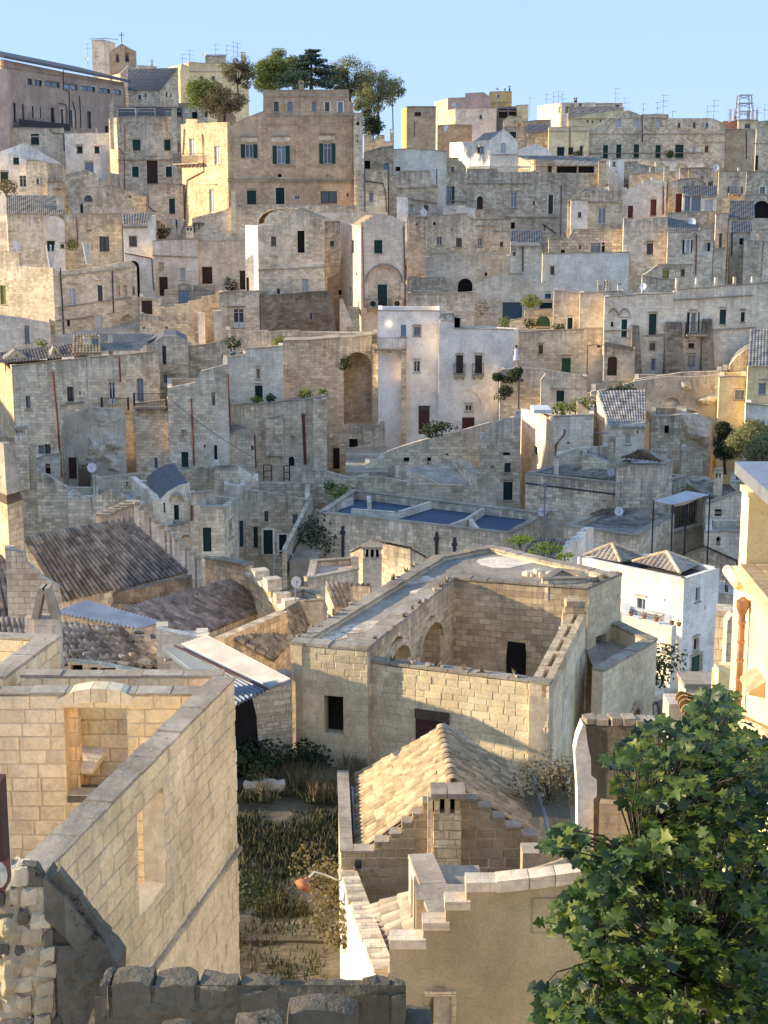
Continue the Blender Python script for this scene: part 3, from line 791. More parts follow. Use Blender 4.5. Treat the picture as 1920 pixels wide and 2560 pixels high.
def antenna(label,c,x,yt,yb,D,arms=3,group='television antennas on the rooftops',low=2.0,r=.035):
    crop(c); t=at(x,yt,D); b=at(x,yb,D); b.z-=low; b.x=t.x; H=thing('antenna',label,'antenna',b,group)
    m=MB(); m.tube([b,t],r,5); m.build('mast','antenna',H)
    for k in range(arms):
        z=t.z-.15-k*.9; a=R.uniform(-.6,.6); d=Vector((math.cos(a),math.sin(a),0)); L=R.uniform(.9,1.6)
        m=MB(); p=Vector((t.x,t.y,z)); m.tube([p-d*L*.3,p+d*L*.7],.022,4)
        e=Vector((-d.y,d.x,0))
        for i in range(6): c0=p+d*(-.25+i*.18)*L; m.tube([c0-Vector((0,0,.16)),c0+Vector((0,0,.16))] if k%2 else [c0-e*.3,c0+e*.3],.014,4)
        m.build('aerial','antenna',H)
def dish(label,c,x,y,D,r=.45,face=(0.4,-1,.25),group='satellite dishes',mat='whitep'):
    r*=.47; crop(c); p=at(x,y,D); n=Vector(face).normalized(); H=thing('satellite_dish',label,'satellite dish',p-Vector((0,0,1.0)),group)
    u=n.cross(Vector((0,0,1))).normalized(); v=u.cross(n); m=MB(); N_=16; rings=[]
    for (k,rr) in enumerate((0,.35,.7,1.0)):
        rings.append([p+(u*math.cos(2*math.pi*i/N_)+v*math.sin(2*math.pi*i/N_)*1.08)*r*rr+n*(rr*rr*.18*r) for i in range(N_)])
    for g in rings: m.v+=[tuple(q) for q in g]
    for k in range(3):
        for i in range(N_): m.f.append((k*N_+i,k*N_+(i+1)%N_,(k+1)*N_+(i+1)%N_,(k+1)*N_+i))
    m.build('reflector',mat,H,smooth=True)
    m=MB(); m.tube([p-n*.02,p-n*.15-Vector((0,0,.1)),p-n*.15-Vector((0,0,1.0))],.03,5); m.build('mount','antenna',H)
    m=MB(); m.tube([p-v*r*.95,p+n*r*.9],.012,4); m.box(*(q for w_ in ((p+n*r*.9).x,(p+n*r*.9).y,(p+n*r*.9).z) for q in (w_-.04,w_+.04))); m.build('receiver','antenna',H)
h=house
# ------------------------------------------------------------ terrain
def zprof(D):
    P=[(0,-9),(10,-10.5),(16,-16),(30,-21.5),(60,-24),(85,-28),(115,-28.5),(122,-27.8),(128,-25),(140,-23.5),(150,-19.5),(160,-15.5),(165,-13.5),(180,-8.5),(198,-4),(225,-1),(265,5),(310,9),(400,9),(9000,5)]
    for (a,b),(c,d) in zip(P,P[1:]):
        if D<=c: return b+(d-b)*(D-a)/(c-a)
    return 5
def zter(x,y):
    z=zprof(y)
    # unseen hill left of the frame, added and shaped to shade the valley
    f=max(0,min(1,(-x-58-max(0,(y-120))*.18)/25))*max(0,min(1,(y-82)/15))*max(0,min(1,(215-y)/40))
    z+=f*max(0,4.5-z)
    g=max(0,min(1,(-x-62)/18))*max(0,min(1,(y-88)/10))*max(0,min(1,(134-y)/10))  # higher unseen peak, raised to keep the lower valley in shade
    z+=g*max(0,22-z)
    if 112<y<220: z-=5*min(1,(y-112)/10,(220-y)/20)
    return z
mb=MB()
ys=[-60,-20,0,6,10]+list(range(13,61,3))+list(range(66,138,4))+list(range(138,330,6))+[340,370,400,500,700,1000,1600,3000,6500]
xs=[-5000,-2000,-900,-400,-250,-180]+list(range(-140,141,7))+[180,250,400,900,2000,5000]
grid=[]
for y in ys:
    for x in xs: mb.v.append((x,y,zter(x,y)+R.uniform(-.15,.15)))
n=len(xs)
for j in range(len(ys)-1):
    for i in range(n-1): mb.f.append((j*n+i,j*n+i+1,(j+1)*n+i+1,(j+1)*n+i))
mb.build('ground','rock',None,kind='structure')
# no blocks stand on the unseen shading hill outside the frame on the left
# ------------------------------------------------------------ A : skyline left
h('A','cream water tower with a thin flat overhanging roof above the bell gable',330,[(575,100),(652,97)],260,[], 'pale',yaw=-8,Rs=(726,6),roof='flat',cops=False,name='tower',cat='tower',low=8,
  ledge=[(560,93,652,88),(652,88,737,96,'R')])
crop('A')
H,F=h('A','stone bell gable with two open arches and a cross on the ridge of the church',300,[(686,178),(710,160),(765,122),(820,155),(850,168)],272,
  [('oA',724,180,26,60),('oA',784,178,28,60)],'tan',dep=.9,roof='none',name='bell_gable',cat='bell gable',low=6,th=.9,Rs=(858,1.5))
# (bell openings are see-through: remove their backs)
for c in [c for c in H.children if c.name.startswith('interior_shade')]: bpy.data.objects.remove(c)
m=MB(); p=at(765,118,300); m.tube([p,p+Vector((0,0,2.0))],.07,5); m.tube([p+Vector((-.6,0,1.4)),p+Vector((.6,0,1.4))],.06,5); m.build('cross','iron',H)
for x in (738,798):
    p=at(x,225,300.4); m=MB(); m.tube([p+Vector((0,0,.9)),p+Vector((0,0,.55)),p,p-Vector((0,0,.35))],.10,8,.36); m.build('bell','iron',H)
h('A','small church nave with a steep stone gable and tiled roof beside the bell gable',296,[(760,310),(826,242),(905,335)],470,[('d',905,335,14,20)],'grey',dep=14,Ls=(560,14),roof='gablef',name='church',cat='church',low=5)
h('A','white rendered wall of a block between the church gable and the yellowish flats',338,[(862,258),(985,266)],480,[],'pale',roof='flat',low=8,cops=False,chim=[(948,225,14,40,1,'whitep')])
h('A','large pale yellow block of flats behind the trees, sunlit on its left',330,[(1190,238),(1300,248),(1460,250),(1560,260)],500,[('d',1255,330,24,28),('d',1330,328,20,28),('d',1440,330,24,28)],'yellow',yaw=4,Ls=(978,22),Lo=[('n',1010,320,26,50)],roof='flat',low=8,
  ledge=[(1190,297,1560,300)],chim=[(1515,175,25,40,3)])
h('A','rooftop box with a dark slab on top of the pale yellow flats',333,[(1290,200),(1420,200)],245,[],'grey',yaw=0,roof='flat',low=3,ledge=[(1286,192,1426,192)],th=.3)
# tiled house
h('A','small grey stone house with a dark tiled roof and gable at right, below the church',282,[(806,418),(1003,412)],500,[('d',866,445,24,28),('d',908,438,14,24)],'grey',yaw=6,Rs=(1124,3.5),roof='shed',rmat='slate',rh=4.2,low=5,Rtop=[(1004,412),(1055,352),(1124,428)],Ro=[('d',1042,428,12,30),('d',1070,432,10,28)],dep=7)
h('A','low grey parapet building with a blue rail to the right of the dark tiled house',268,[(1118,500),(1275,498),(1305,505)],620,[('o',1205,552,36,42)],'grey',roof='flat',low=5)
h('A','little pyramid capped hut beside the palace roof',232,[(1365,575),(1412,520),(1482,582)],640,[],'tan',dep=6,roof='vault',low=3,name='hut',cat='hut')
# pink long building
H,F=h('A','long pink building with a dark overhanging roof and a row of wide upper windows',236,[(20,222),(395,300),(778,368)],655,
 [('d',172,342,32,42),('d',210,346,56,44),('d',280,354,96,48),('d',398,372,90,45),('d',508,382,92,46),('d',616,398,78,40),('d',707,408,56,40),
  ('d',82,496,22,120),('d',136,504,20,112),('d',198,512,18,80),('d',246,518,16,72),('d',318,524,28,104),('d',378,532,24,110),('d',436,538,24,110),('d',546,548,30,110),('o',660,638,26,44)],
 'pink',yaw=74,dep=10,roof='none',low=5,Ls=(-60,3),name='building',cat='building',jt=0,
 pipes=[('k',395,290,398,400) and ('k',(395,290),(396,410),(432,425),(434,640)),('k',(368,498),(408,505),(418,540),(418,680)),('k',(456,490),(472,560),(474,660)),('k',(496,450),(503,560),(505,655))],
 ledge=[(0,262,778,385)])
a0,z0=F.hit(-10,190); a1,z1=F.hit(785,332); a2,z2=F.hit(400,262)
m=MB(); zz=F.hit(20,200)[1]
za=F.hit(20,222)[1]; zc=F.hit(778,368)[1]; zb_=za+(zc-za)*(a0-F.hit(20,222)[0])/(F.hit(778,368)[0]-F.hit(20,222)[0]); zd=zc
m.hexa([F.w(a0,zb_,.9),F.w(a1+.5,zd,.9),F.w(a1+.5,zd+2.4,-9),F.w(a0,zb_+2.4,-9),F.w(a0,zb_+.4,.9),F.w(a1+.5,zd+.4,.9),F.w(a1+.5,zd+2.9,-9),F.w(a0,zb_+2.9,-9)]); m.build('roof','slate',H)
aa,zzb=F.hit(75,645); ab,_=F.hit(395,640)
m=MB(); m.fbox(F,aa,ab,zzb-.3,zzb,0,1.3); o=m.build('balcony','coping',H)
m=MB(); m.fbox(F,aa,ab,zzb,zzb+1.1,1.24,1.28); m.build('railing','iron',o)
h('A','narrow terracotta pink end bay at the far left below the long pink roof',231,[(-30,285),(40,282)],800,[],'pink',yaw=0,Rs=(75,5),roof='none',low=4,name='building',cat='building')
h('A','white house under the pink building with one green window',233,[(20,680),(75,655),(400,655)],790,[('g',192,690,55,68)],'pale',yaw=5,roof='flat',low=6,pipes=[('k',(315,660),(330,685),(400,690),(404,800))])
h('A','long white house with three small dark windows left of the tall grey house',229,[(405,688),(690,685)],985,[('g',482,766,38,46),('g',592,768,34,44),('u',530,868,60,64)],'white',yaw=3,roof='flat',low=5,cops=False,
  ledge=[(476,765,524,765),(586,765,632,765)],chim=[(640,760,24,190,-.9,'whitep')])
h('A','white gabled house at the far left with a grey slate strip along its slope',222,[(-40,815),(0,802),(150,748),(390,882),(400,900)],1090,[('g',0,930,54,70)],'white',dep=9,roof='gablef',rmat='slate',low=5)
h('A','low white lean-to with a blue glass door and a small square window',218,[(50,820),(60,808),(170,860),(300,905)],1060,[('g',80,838,42,44),('D',118,952,50,96)],'white',dep=3,roof='none',low=4)
h('A','small ruined stone tower with one tiny dark window in front of the white lean-to',213,[(165,858),(198,852),(296,870)],1130,[('d',226,972,22,34)],'cream',yaw=-10,Rs=(400,6),roof='flat',low=5,rz=.3)
h('A','low cream terrace wall with a long ledge beside the small ruined tower',212,[(296,996),(478,992),(488,985)],1130,[],'cream',yaw=0,roof='flat',low=5,ledge=[(330,1035,455,1028)],pipes=[('s',(470,995),(472,1050),(476,1105))])
h('A','low weathered stone house with a small arched window beneath the long white house',211,[(405,945),(470,930),(540,915),(600,940),(640,975)],1140,[('dA',528,1075,54,42)],'grey',dep=5,roof='vault',low=4)
# tall grey house
h('A','tall grey stone house with four green shuttered windows round a dark brown door',222,[(738,585),(900,580),(1085,585),(1140,588)],1045,
 [('g',832,726,52,68),('g',1030,726,43,68),('g',828,895,46,66),('g',1040,895,42,66),('B',920,858,74,145)],'grey',yaw=2,Ls=(690,4),roof='flat',low=5,
 pipes=[('r',(783,640),(786,800)),('r',(748,780),(780,820),(784,1040)),('r',(1125,740),(1126,800))],ledge=[(918,828,992,828),(735,852,1130,850)])
h('A','long glazed roof pavilion with a flat green slab above the tall grey house',226,[(738,520),(1145,522)],590,[('d',742,534,108,46),('d',864,536,108,46),('u',1028,538,46,46),('d',1112,534,28,40)],'slate',roof='flat',low=2,ledge=[(725,510,1160,512)],cops=False,th=.3,name='roof_pavilion',cat='pavilion')
h('A','tall narrow chimney stack standing between the pink building and the glazed pavilion',224,[(684,440),(708,440)],690,[],'cream',roof='flat',low=2,th=.3,name='chimney_stack',cat='chimney')
h('A','slim chimney pillar at the right end of the glazed pavilion',221,[(1074,530),(1108,530)],1000,[],'cream',yaw=0,roof='flat',low=2,th=.3,name='chimney_stack',cat='chimney')
h('A','broken stepped garden wall below the tall grey house',209,[(640,1010),(760,1020),(765,1045),(855,1050),(860,1075),(920,1085)],1160,[('n',668,1065,14,14),('n',808,1078,18,16)],'cream',roof='none',low=4,dep=1.2,name='wall',cat='wall',jt=.12)
h('A','shadowed cream house with a tall green shuttered window left of the palace',206,[(922,1012),(1060,1005),(1150,1010)],1260,[('g',1060,1097,42,96)],'cream',yaw=0,roof='flat',low=5,pipes=[('k',(928,1060),(935,1150),(975,1180))])
h('A','low tiled roof house with a tall sunlit chimney at left centre',203,[(45,1200),(270,1205),(400,1190)],1290,[],'cream',yaw=0,roof='shed',rh=2.6,dep=8,low=5,rmat='tile_far',chim=[(360,1075,38,130,2)])
h('A','small stone shed with a dark doorway below the arched window house',205,[(435,1120),(500,1115),(610,1150),(640,1165)],1230,[('G',502,1132,22,56)],'cream',roof='none',low=4)
h('A','sunlit broken stub of wall with a pot above the green striped tiles',203,[(675,1138),(725,1138),(728,1165),(755,1185)],1220,[],'cream',roof='none',low=4,dep=1.5,name='wall',cat='wall')
# ------------------------------------------------------------ E : left second row
h('E','cream house with a square brown window and rust drainpipe under the tiled sheds',196,[(440,100),(560,98),(838,95)],390,[('k',685,252,72,102),('n',595,205,40,12)],'cream',yaw=-2,roof='flat',low=6,pipes=[('r',(522,120),(530,130),(540,330))])
h('E','cream house at the left whose wall catches a wedge of sun over its terrace',192,[(48,100),(292,98)],300,[],'cream',yaw=28,roof='flat',low=5)
h('E','recessed pale wall with a dark doorway and a potted tree on the terrace',195,[(296,112),(390,110),(440,145)],345,[('G',322,282,62,70),('q',415,305,44,28)],'white',yaw=0,roof='none',low=6)
h('E','white walled house with a small brown window below a strip of striped tiles',190,[(850,175),(1010,165),(1050,110),(1072,108)],390,[('k',890,250,58,72)],'white',yaw=0,dep=8,roof='none',low=3)
crop('E')
H=thing('lean_to_roof','striped cream and green tiled lean-to roof above the small brown window','roof',at(930,165,190)); tile_sheet(H,at(842,102,195),at(1036,88,195),at(1018,165,190),at(850,168,190),mat='tile_far',cw=.34,amp=.10)
m=MB(); a=at(850,178,190); b=at(1018,172,190); m.box(a.x,b.x,190,195,a.z-.3,a.z-.02); m.build('roof_board','coping',H)
h('E','rosy house with a small square window and dark brown door beside the tall arch',186,[(1055,285),(1200,275),(1366,272)],660,[('n',1093,432,42,62),('c',1243,470,40,84),('B',1098,532,64,132)],'rosy',yaw=0,roof='flat',low=5,ledge=[(1055,380,1366,392)])
h('E','dull rosy plastered house with two brown doors and a climbing plant by the steps',187,[(1370,285),(1659,285),(1780,290)],640,[('B',1395,462,74,118),('B',1655,488,56,130)],'rosy',yaw=3,roof='flat',low=5)
h('E','green garage awning recess at the foot of the shadowed cream house',196,[(1080,140),(1280,140)],275,[('G',1152,130,76,142)],'cream',roof='none',low=4,name='garage',cat='garage')
# big arch house
h('E','white wall with a tall open arch and a rust pipe along its sloping eave',184,[(866,370),(1052,405),(1068,410)],700,[('oA',880,420,90,250)],'white',dep=5,roof='none',low=4,pipes=[('r',(866,368),(960,385),(1050,402),(1060,560),(1068,630))])
h('E','cream corner house with a sagging brown ledge, arches and a low round doorway',176,[(365,505),(640,468),(905,420),(930,440),(945,470)],1000,
 [('c',474,612,52,114),('d',672,590,40,110),('n',800,590,32,80),('n',852,590,30,80),('o',462,825,24,48),('W',655,800,56,110),('nA',828,795,104,130),('d',915,600,18,55)],
 'cream',yaw=22,Ls=(-30,4),Ltop=[(-40,345),(130,365),(133,455),(365,470)],Lo=[('y',-5,590,50,132)],roof='flat',low=5,cops=False,rz=.3,
 ledge=[(368,532,900,465),(380,745,905,668),(385,830,560,815),(560,815,645,800),(465,572,535,575),(660,555,710,555),(740,785,800,770)],pipes=[('k',(415,470),(430,700),(445,1000)),('k',(775,490),(785,780))])
h('E','low rosy wall with a recessed pale window under the sunlit corner',172,[(-30,790),(340,845)],1030,[('u',165,868,42,120)],'rosy',roof='flat',low=5,cops=False)
h('E','small stone shed with a rough wooden door under the rosy house steps',172,[(965,665),(1110,690),(1112,700)],800,[('B',975,694,80,96)],'cream',roof='none',low=5,name='shed',cat='shed')
h('E','small store with a curved roof and pale blue double doors beside the steps',181,[(1228,590),(1270,575),(1320,588)],722,[('l',1232,626,74,96)],'grey',roof='vault',dep=3,low=3,name='store',cat='shed')
h('E','stepped flight wall climbing right from the wooden door shed',170,[(1112,745),(1210,740),(1212,722),(1300,715),(1302,700),(1400,685),(1402,668),(1500,655),(1502,635),(1640,628),(1800,620)],905,[],'cream',yaw=10,roof='none',dep=2,low=4,name='stair_wall',cat='wall',jt=.08)
h('E','lower garden wall with pale worn plaster left of the blue steps',168,[(965,780),(1100,805),(1200,835),(1260,840),(1340,848),(1412,850)],930,[('n',985,878,22,12),('n',1140,878,22,12)],'grey',roof='none',dep=1.2,low=6,name='wall',cat='wall',jt=.1)
h('E','white rendered stair pier beside the french windows of the courtyard house',166,[(1370,780),(1412,778),(1414,850)],930,[],'white',roof='none',dep=1,low=3,name='pier',cat='wall')
# steps
crop('E')
def steps(label,x0,x1,ytop,ybot,D0,D1,n,mat='coping',name='steps',lowz=1.5):
    H=thing(name,label,'steps',at((x0+x1)/2,ybot,D0))
    for i in range(n):
        y=ybot+(ytop-ybot)*(i+1)/n; D=D0+(D1-D0)*i/n; a=at(x0,y,D); b=at(x1,y,D); m=MB(); m.box(a.x,b.x,D+.004*i,D+(D1-D0)/n+.2,a.z-.3 if i else a.z-lowz,a.z); m.build('step',mat,H)
steps('blue grey stone steps between the wooden door and the pale blue store',1135,1228,620,745,171,178,12)
steps('grey steps going up to the plastered house behind the pale blue store',1335,1480,590,690,176,184,9)
# ------------------------------------------------------------ B : palace
H,F=h('B','large brown stone palace with green shutters, tall pilaster joint and lower cream storey',198,[(322,548),(440,492),(547,452),(549,318),(770,316),(1085,316),(1087,380),(1115,395)],1100,
 [('d',615,388,30,60),('u',700,388,32,60),('u',852,390,30,56),('d',935,390,30,58),('u',1017,390,32,62),
  ('S',434,654,52,88),('S',634,664,54,114),('S',926,650,50,128),('o',640,842,24,20),('n',942,843,20,18),
  ('g',445,946,60,86),('G',625,928,58,102),('wA',744,976,34,28),('d',908,950,104,76),('o',1073,965,12,20)],
 'tan',yaw=0,Ls=(30,9),Ltop=[(30,530),(62,527),(62,497),(95,497),(132,497),(132,522),(320,515)],
 Lo=[('c',82,620,36,100),('c',238,668,38,112),('c',206,938,36,148)],Lm='warm',roof='flat',low=6,name='palace',cat='palace',
 ledge=[(322,868,1115,878),(322,885,1115,893),(548,350,1090,350),(560,470,1085,470),(405,602,515,602),(608,600,716,600),(900,588,1000,588),(185,903,255,903,'L'),(330,1000,1115,1030) if False else (600,452,655,452)],
 pipes=[('r',(55,560),(52,640),(45,720)),('r',(168,590),(172,640),(178,825),(75,880),(62,1000),(55,1250))],
 chim=[(772,255,28,70,1.5)],jt=0)
PAL=(H,F)
crop('B')
# joint between the two bays: a proud right bay with its own string courses
m=MB(); a0,z0=F.hit(808,318); a1,z1=F.hit(1112,1030); ztop=z0
# balcony on the sunlit side
FLp=H_last['FL']
balcony(H,FLp,15,778,175,720,dep=.9)
# pilaster strips and raised window panels
def strip(x0,y0,x1,y1,d,mat='tan',nm='pilaster'):
    a,z=F.hit(x0,y0); b,y=F.hit(x1,y1); m=MB(); m.fbox(F,a,b,min(z,y),max(z,y),-.05,d); m.build(nm,mat,H)
for q in ((330,560,352,865),(545,480,575,865),(748,480,772,865),(812,480,836,865),(1068,480,1112,865)): strip(*q,.10)
for q in ((576,528,748,540),(576,785,748,797),(838,528,1066,540),(838,785,1066,797)): strip(*q,.07,nm='panel_moulding')
strip(774,352,808,1020,-.01)
strip(600,612,716,640,.08,'cream','lintel_frieze'); strip(900,600,998,628,.08,'cream','lintel_frieze'); strip(410,612,512,640,.08,'cream','lintel_frieze')
# lattice parapet
h('B','terrace parapet of pierced lattice tiles in front of the palace ground floor',194,[(372,1038),(640,1035),(1145,1040)],1120,[],'cream',roof='none',dep=.6,low=5,name='parapet',cat='parapet',cops=False)
H,F2_=H_last['H'],H_last['F']; a0,z1=F2_.hit(440,1045); a1,z0=F2_.hit(1138,1086)
for i in range(34):
    for j in range(2):
        m=MB(); w=(a1-a0)/34; hh=(z1-z0)/2; c=a0+w*(i+.5); z=z0+hh*(j+.5)
        P=[(c-w*.42,z),(c,z-hh*.42),(c+w*.42,z),(c,z+hh*.42)]
        m.face([F2_.w(p[0],p[1],.05) for p in P]); 
        for p,q in zip(P,P[1:]+P[:1]): m.face([F2_.w(p[0],p[1],-.01),F2_.w(q[0],q[1],-.01),F2_.w(q[0],q[1],.05),F2_.w(p[0],p[1],.05)])
        m.build('lattice_tile','warm',H)
h('B','slender stone chimney pillar attached at the right of the palace with small square holes',197,[(1116,462),(1172,460)],860,[('o',1132,515,20,20),('o',1136,598,8,12),('o',1136,628,8,12)],'cream',roof='flat',low=5,th=.4,name='pillar',cat='pillar',dep=2)
h('B','narrow cream annex with one small window to the right of the palace',194,[(1140,850),(1180,848),(1182,815),(1330,818)],1110,[('u',1212,958,28,54)],'cream',roof='flat',low=6,pipes=[('k',(1185,800),(1187,1080)),('k',(1190,888),(1300,900),(1318,960),(1325,1080))])
h('B','low sloping stair wall of cream stone beside the palace terrace',193,[(110,1218),(330,1052),(372,1045),(430,1060)],1255,[],'cream',roof='none',dep=1.2,low=3,name='stair_wall',cat='wall')
h('B','cream back wall with green doors under the palace side',197,[(100,1120),(345,1060)],1255,[('g',108,1150,70,60)],'cream',roof='none',dep=.6,low=4,name='wall',cat='wall')
h('B','sunlit stair head with an orange box beside the palace ground floor',192,[(345,935),(372,933)],1060,[],'warm',roof='none',dep=2,low=3,name='pier',cat='wall')
h('B','small twin hole chimney pot stack at the foot of the palace pipe',190,[(62,1172),(108,1172)],1260,[('o',68,1180,12,18),('o',88,1180,12,18)],'cream',roof='flat',low=2,th=.25,name='chimney_stack',cat='chimney',dep=1.5)
h('B','low brown stone terrace house with an arched blue doorway behind the palace pillar',203,[(1180,712),(1240,690),(1290,676),(1366,668)],860,[('o',1185,758,36,52),('uA',1302,772,44,80)],'grey',roof='flat',low=5)
h('B','sunlit stepped white parapets with many chimney pots right of the palace trees',212,[(1182,602),(1232,600),(1234,640),(1262,600),(1310,600),(1312,640),(1368,640)],700,[],'warm',roof='flat',low=4,chim=[(1345,560,22,60,1),(1200,575,22,40,1.4)])
h('B','broad washed white wall with a small dark window right of the palace annex',205,[(1366,690),(1480,682),(1659,700),(1700,702)],900,[('o',1380,796,30,28)],'white',roof='flat',low=6)
# ------------------------------------------------------------ C : right of the palace, upper
h('C','brown stone block with a red shuttered vent and black flue atop the hill',255,[(325,240),(525,240)],480,[('R',375,276,50,28)],'tan',yaw=-4,Ls=(285,6),Lm='ochre',roof='flat',low=6,rmat='slate',ledge=[(315,238,535,238)],pipes=[('k',(395,340),(378,350),(378,445),(300,458))])
h('C','ochre and grey roof terrace building with a brown side wall on the skyline',300,[(610,182),(725,178),(728,150),(858,142),(905,176),(908,248)],260,[],'brownp',yaw=-3,Ls=(515,10),Lm='yellow',roof='flat',low=12)
h('C','bright ochre rooftop block with a little dark window on the skyline',304,[(890,150),(900,138),(1050,138)],245,[('d',945,160,24,14)],'ochre',roof='flat',low=6,ledge=[(905,208,1050,208)],chim=[(1028,95,12,45,1,'rust'),(996,115,12,25,1,'rust')])
h('C','dull ochre block with a roofed dark terrace right of the bright ochre block',300,[(1080,232),(1165,228)],300,[],'yellow',roof='flat',low=8)
h('C','dark roofed terrace with posts between the grey wall and ochre block',296,[(950,246),(1085,240)],320,[('o',960,256,58,62),('o',1030,256,50,50)],'slate',roof='flat',low=5,name='terrace',cat='terrace')
h('C','long rosy white parapet wall below the ochre and grey terrace building',292,[(662,252),(800,252),(945,250)],330,[('d',825,298,20,26)],'pink' if False else 'rosy',yaw=0,Ls=(600,5),Lm='warm',roof='flat',low=6)
h('C','low cream parapet house above the gothic window church',275,[(535,370),(660,365),(775,368)],420,[],'tan',roof='flat',low=6)
h('C','small tan chimney block to the right above the church roof',270,[(992,330),(1030,305),(1120,312)],400,[],'warm',roof='flat',low=6)
h('C','low tan parapet house with a tiled lean-to on the upper right slope',268,[(1120,345),(1320,330)],390,[],'tan',yaw=0,roof='flat',low=6,chim=[(1085,350,30,30,1)])
h('C','grey house with a green shutter half hidden behind the church gable',262,[(990,380),(1155,382)],540,[('g',1032,412,48,42)],'grey',roof='flat',low=6)
h('C','grey hillside house with a dark roof strip left of the yellow house',256,[(1155,420),(1310,418)],560,[],'grey',roof='shed',rmat='slate',rh=1.5,low=6,dep=5)
h('C','sunlit yellow cream house with dark green shutters and a lamp by its door',252,[(1305,385),(1440,380),(1585,380)],590,[('G',1362,518,50,75),('G',1440,520,34,52),('B',1518,512,22,64)],'yellow',yaw=6,roof='flat',low=6,ledge=[(1305,408,1585,405)],pipes=[('k',(1450,382),(1452,590))])
# church
H,F=h('C','white church with a pointed gothic window and brown sheeted roof',232,[(898,470),(940,435),(990,392),(1040,430),(1092,488)],650,[('cA',972,488,36,74)],'white',yaw=-6,Ls=(620,14),roof='gablef',rmat='tile_far',name='church',cat='church',low=5,Ltop=[(620,488),(898,470)],Lo=[('d',808,520,50,40)],ledge=[(905,568,1080,568)])
h('C','small grey gabled house beside the church with a sunlit verge',236,[(1095,535),(1150,515),(1220,495),(1325,545)],640,[],'white',roof='gablef',dep=6,low=5)
h('C','sunlit cream fragment of stepped gable standing out of the shaded wall',214,[(585,625),(600,592),(680,590),(684,612),(705,618),(735,660)],760,[('d',628,655,24,34)],'warm',roof='none',dep=3,low=8)
H,F=h('C','stone mansion wall with a balustrade terrace, arched brown door and brown windows',206,[(560,690),(738,690),(740,665),(950,665),(952,690),(1180,688),(1210,680),(1245,700),(1450,702),(1480,705),(1660,704)],1130,
 [('S',600,790,34,118),('BA',808,858,42,90),('w',1042,832,42,104),('k',1302,848,32,132),('o',1196,888,12,30),('o',1043,1040,28,44),('n',1270,1065,12,30)],'grey',yaw=0,roof='flat',low=6,name='mansion',cat='mansion',
 ledge=[(740,768,1170,768),(560,880,740,895),(1000,1000,1370,1003)],pipes=[('k',(1390,780),(1386,1130)),('k',(1262,1050),(1350,1115))],cops=False)
crop('C')
for seg,(xa,xb) in enumerate(((765,915),(962,1045),(1080,1172))):
    n=int((xb-xa)/13)
    for i in range(n+1):
        a,z0=F.hit(xa+i*(xb-xa)/n,710); _,z1=F.hit(xa,668); m=MB(); p=F.w(a,z0,-.2); q=F.w(a,z1,-.2)
        m.tube([p,p+Vector((0,0,.15)),p.lerp(q,.35),p.lerp(q,.8),q],.07,6,.07); 
        m.build('baluster','pale',H)
m=MB(); a0,z=F.hit(752,662); a1,_=F.hit(1182,662); m.fbox(F,a0,a1,z,z+.2,-.42,.05); m.build('handrail','pale',H)
h('C','shabby grey house with a weathered upper box left of the mansion wall',200,[(200,720),(262,715),(268,688),(480,682),(492,690),(494,780),(538,790)],1010,[('c',338,925,30,56),('d',440,918,34,38)],'grey',roof='flat',low=6,ledge=[(255,800,540,792),(325,870,535,905)],pipes=[('k',(530,670),(530,780))])
h('C','cream annex wall with white framed window and a lavender patch of plaster',192,[(255,862),(330,868),(332,900)],1005,[],'white',roof='none',low=5,dep=2)
h('C','white terrace parapet with flower pots in front of the green french window',197,[(575,925),(730,918),(732,935),(800,940)],990,[],'white',roof='none',dep=.7,low=5,name='parapet',cat='parapet')
h('C','cream retaining wall under the arched brown door terrace',198,[(705,955),(925,950)],1060,[],'cream',roof='flat',dep=5,low=6,name='wall',cat='wall')
h('C','sunlit wing with a sagging tiled verandah roof and red shutters above the mansion',222,[(1215,605),(1350,608),(1352,640),(1655,650)],700,[('R',1298,648,28,44),('o',1360,652,140,46),('o',1510,652,110,46)],'warm',yaw=0,roof='shed',rh=1.5,rmat='tile_far',dep=6,low=5,Ls=(1090,4),Lm='warm')
# ------------------------------------------------------------ D : skyline right
h('D','low white rooftop block with twin yellow shutters on the right skyline',318,[(232,212),(470,210)],300,[('y',258,236,34,46),('y',296,230,26,34),('g',350,222,22,36)],'pale',yaw=2,Ls=(65,10),Lo=[('y',212,242,16,34)],roof='flat',low=8,cops=False,chim=[(320,178,20,32,2,'rust')])
h('D','flat roofed white penthouse with a dark eave and one window on the right skyline',300,[(460,218),(655,216)],260,[('d',605,228,26,18)],'pale',roof='flat',low=8,ledge=[(462,216,655,214)],cops=False)
h('D','sunlit white parapet sloping up to the long grey building',285,[(272,285),(445,245),(560,240),(660,262)],330,[],'warm',roof='flat',low=8,dep=6)
h('D','sunlit cream house with three small dark windows under the white parapet',277,[(278,325),(440,290),(660,260)],400,[('d',405,330,14,20),('d',440,335,12,18),('d',495,330,12,18)],'yellow',roof='shed',rh=2.5,dep=8,low=8)
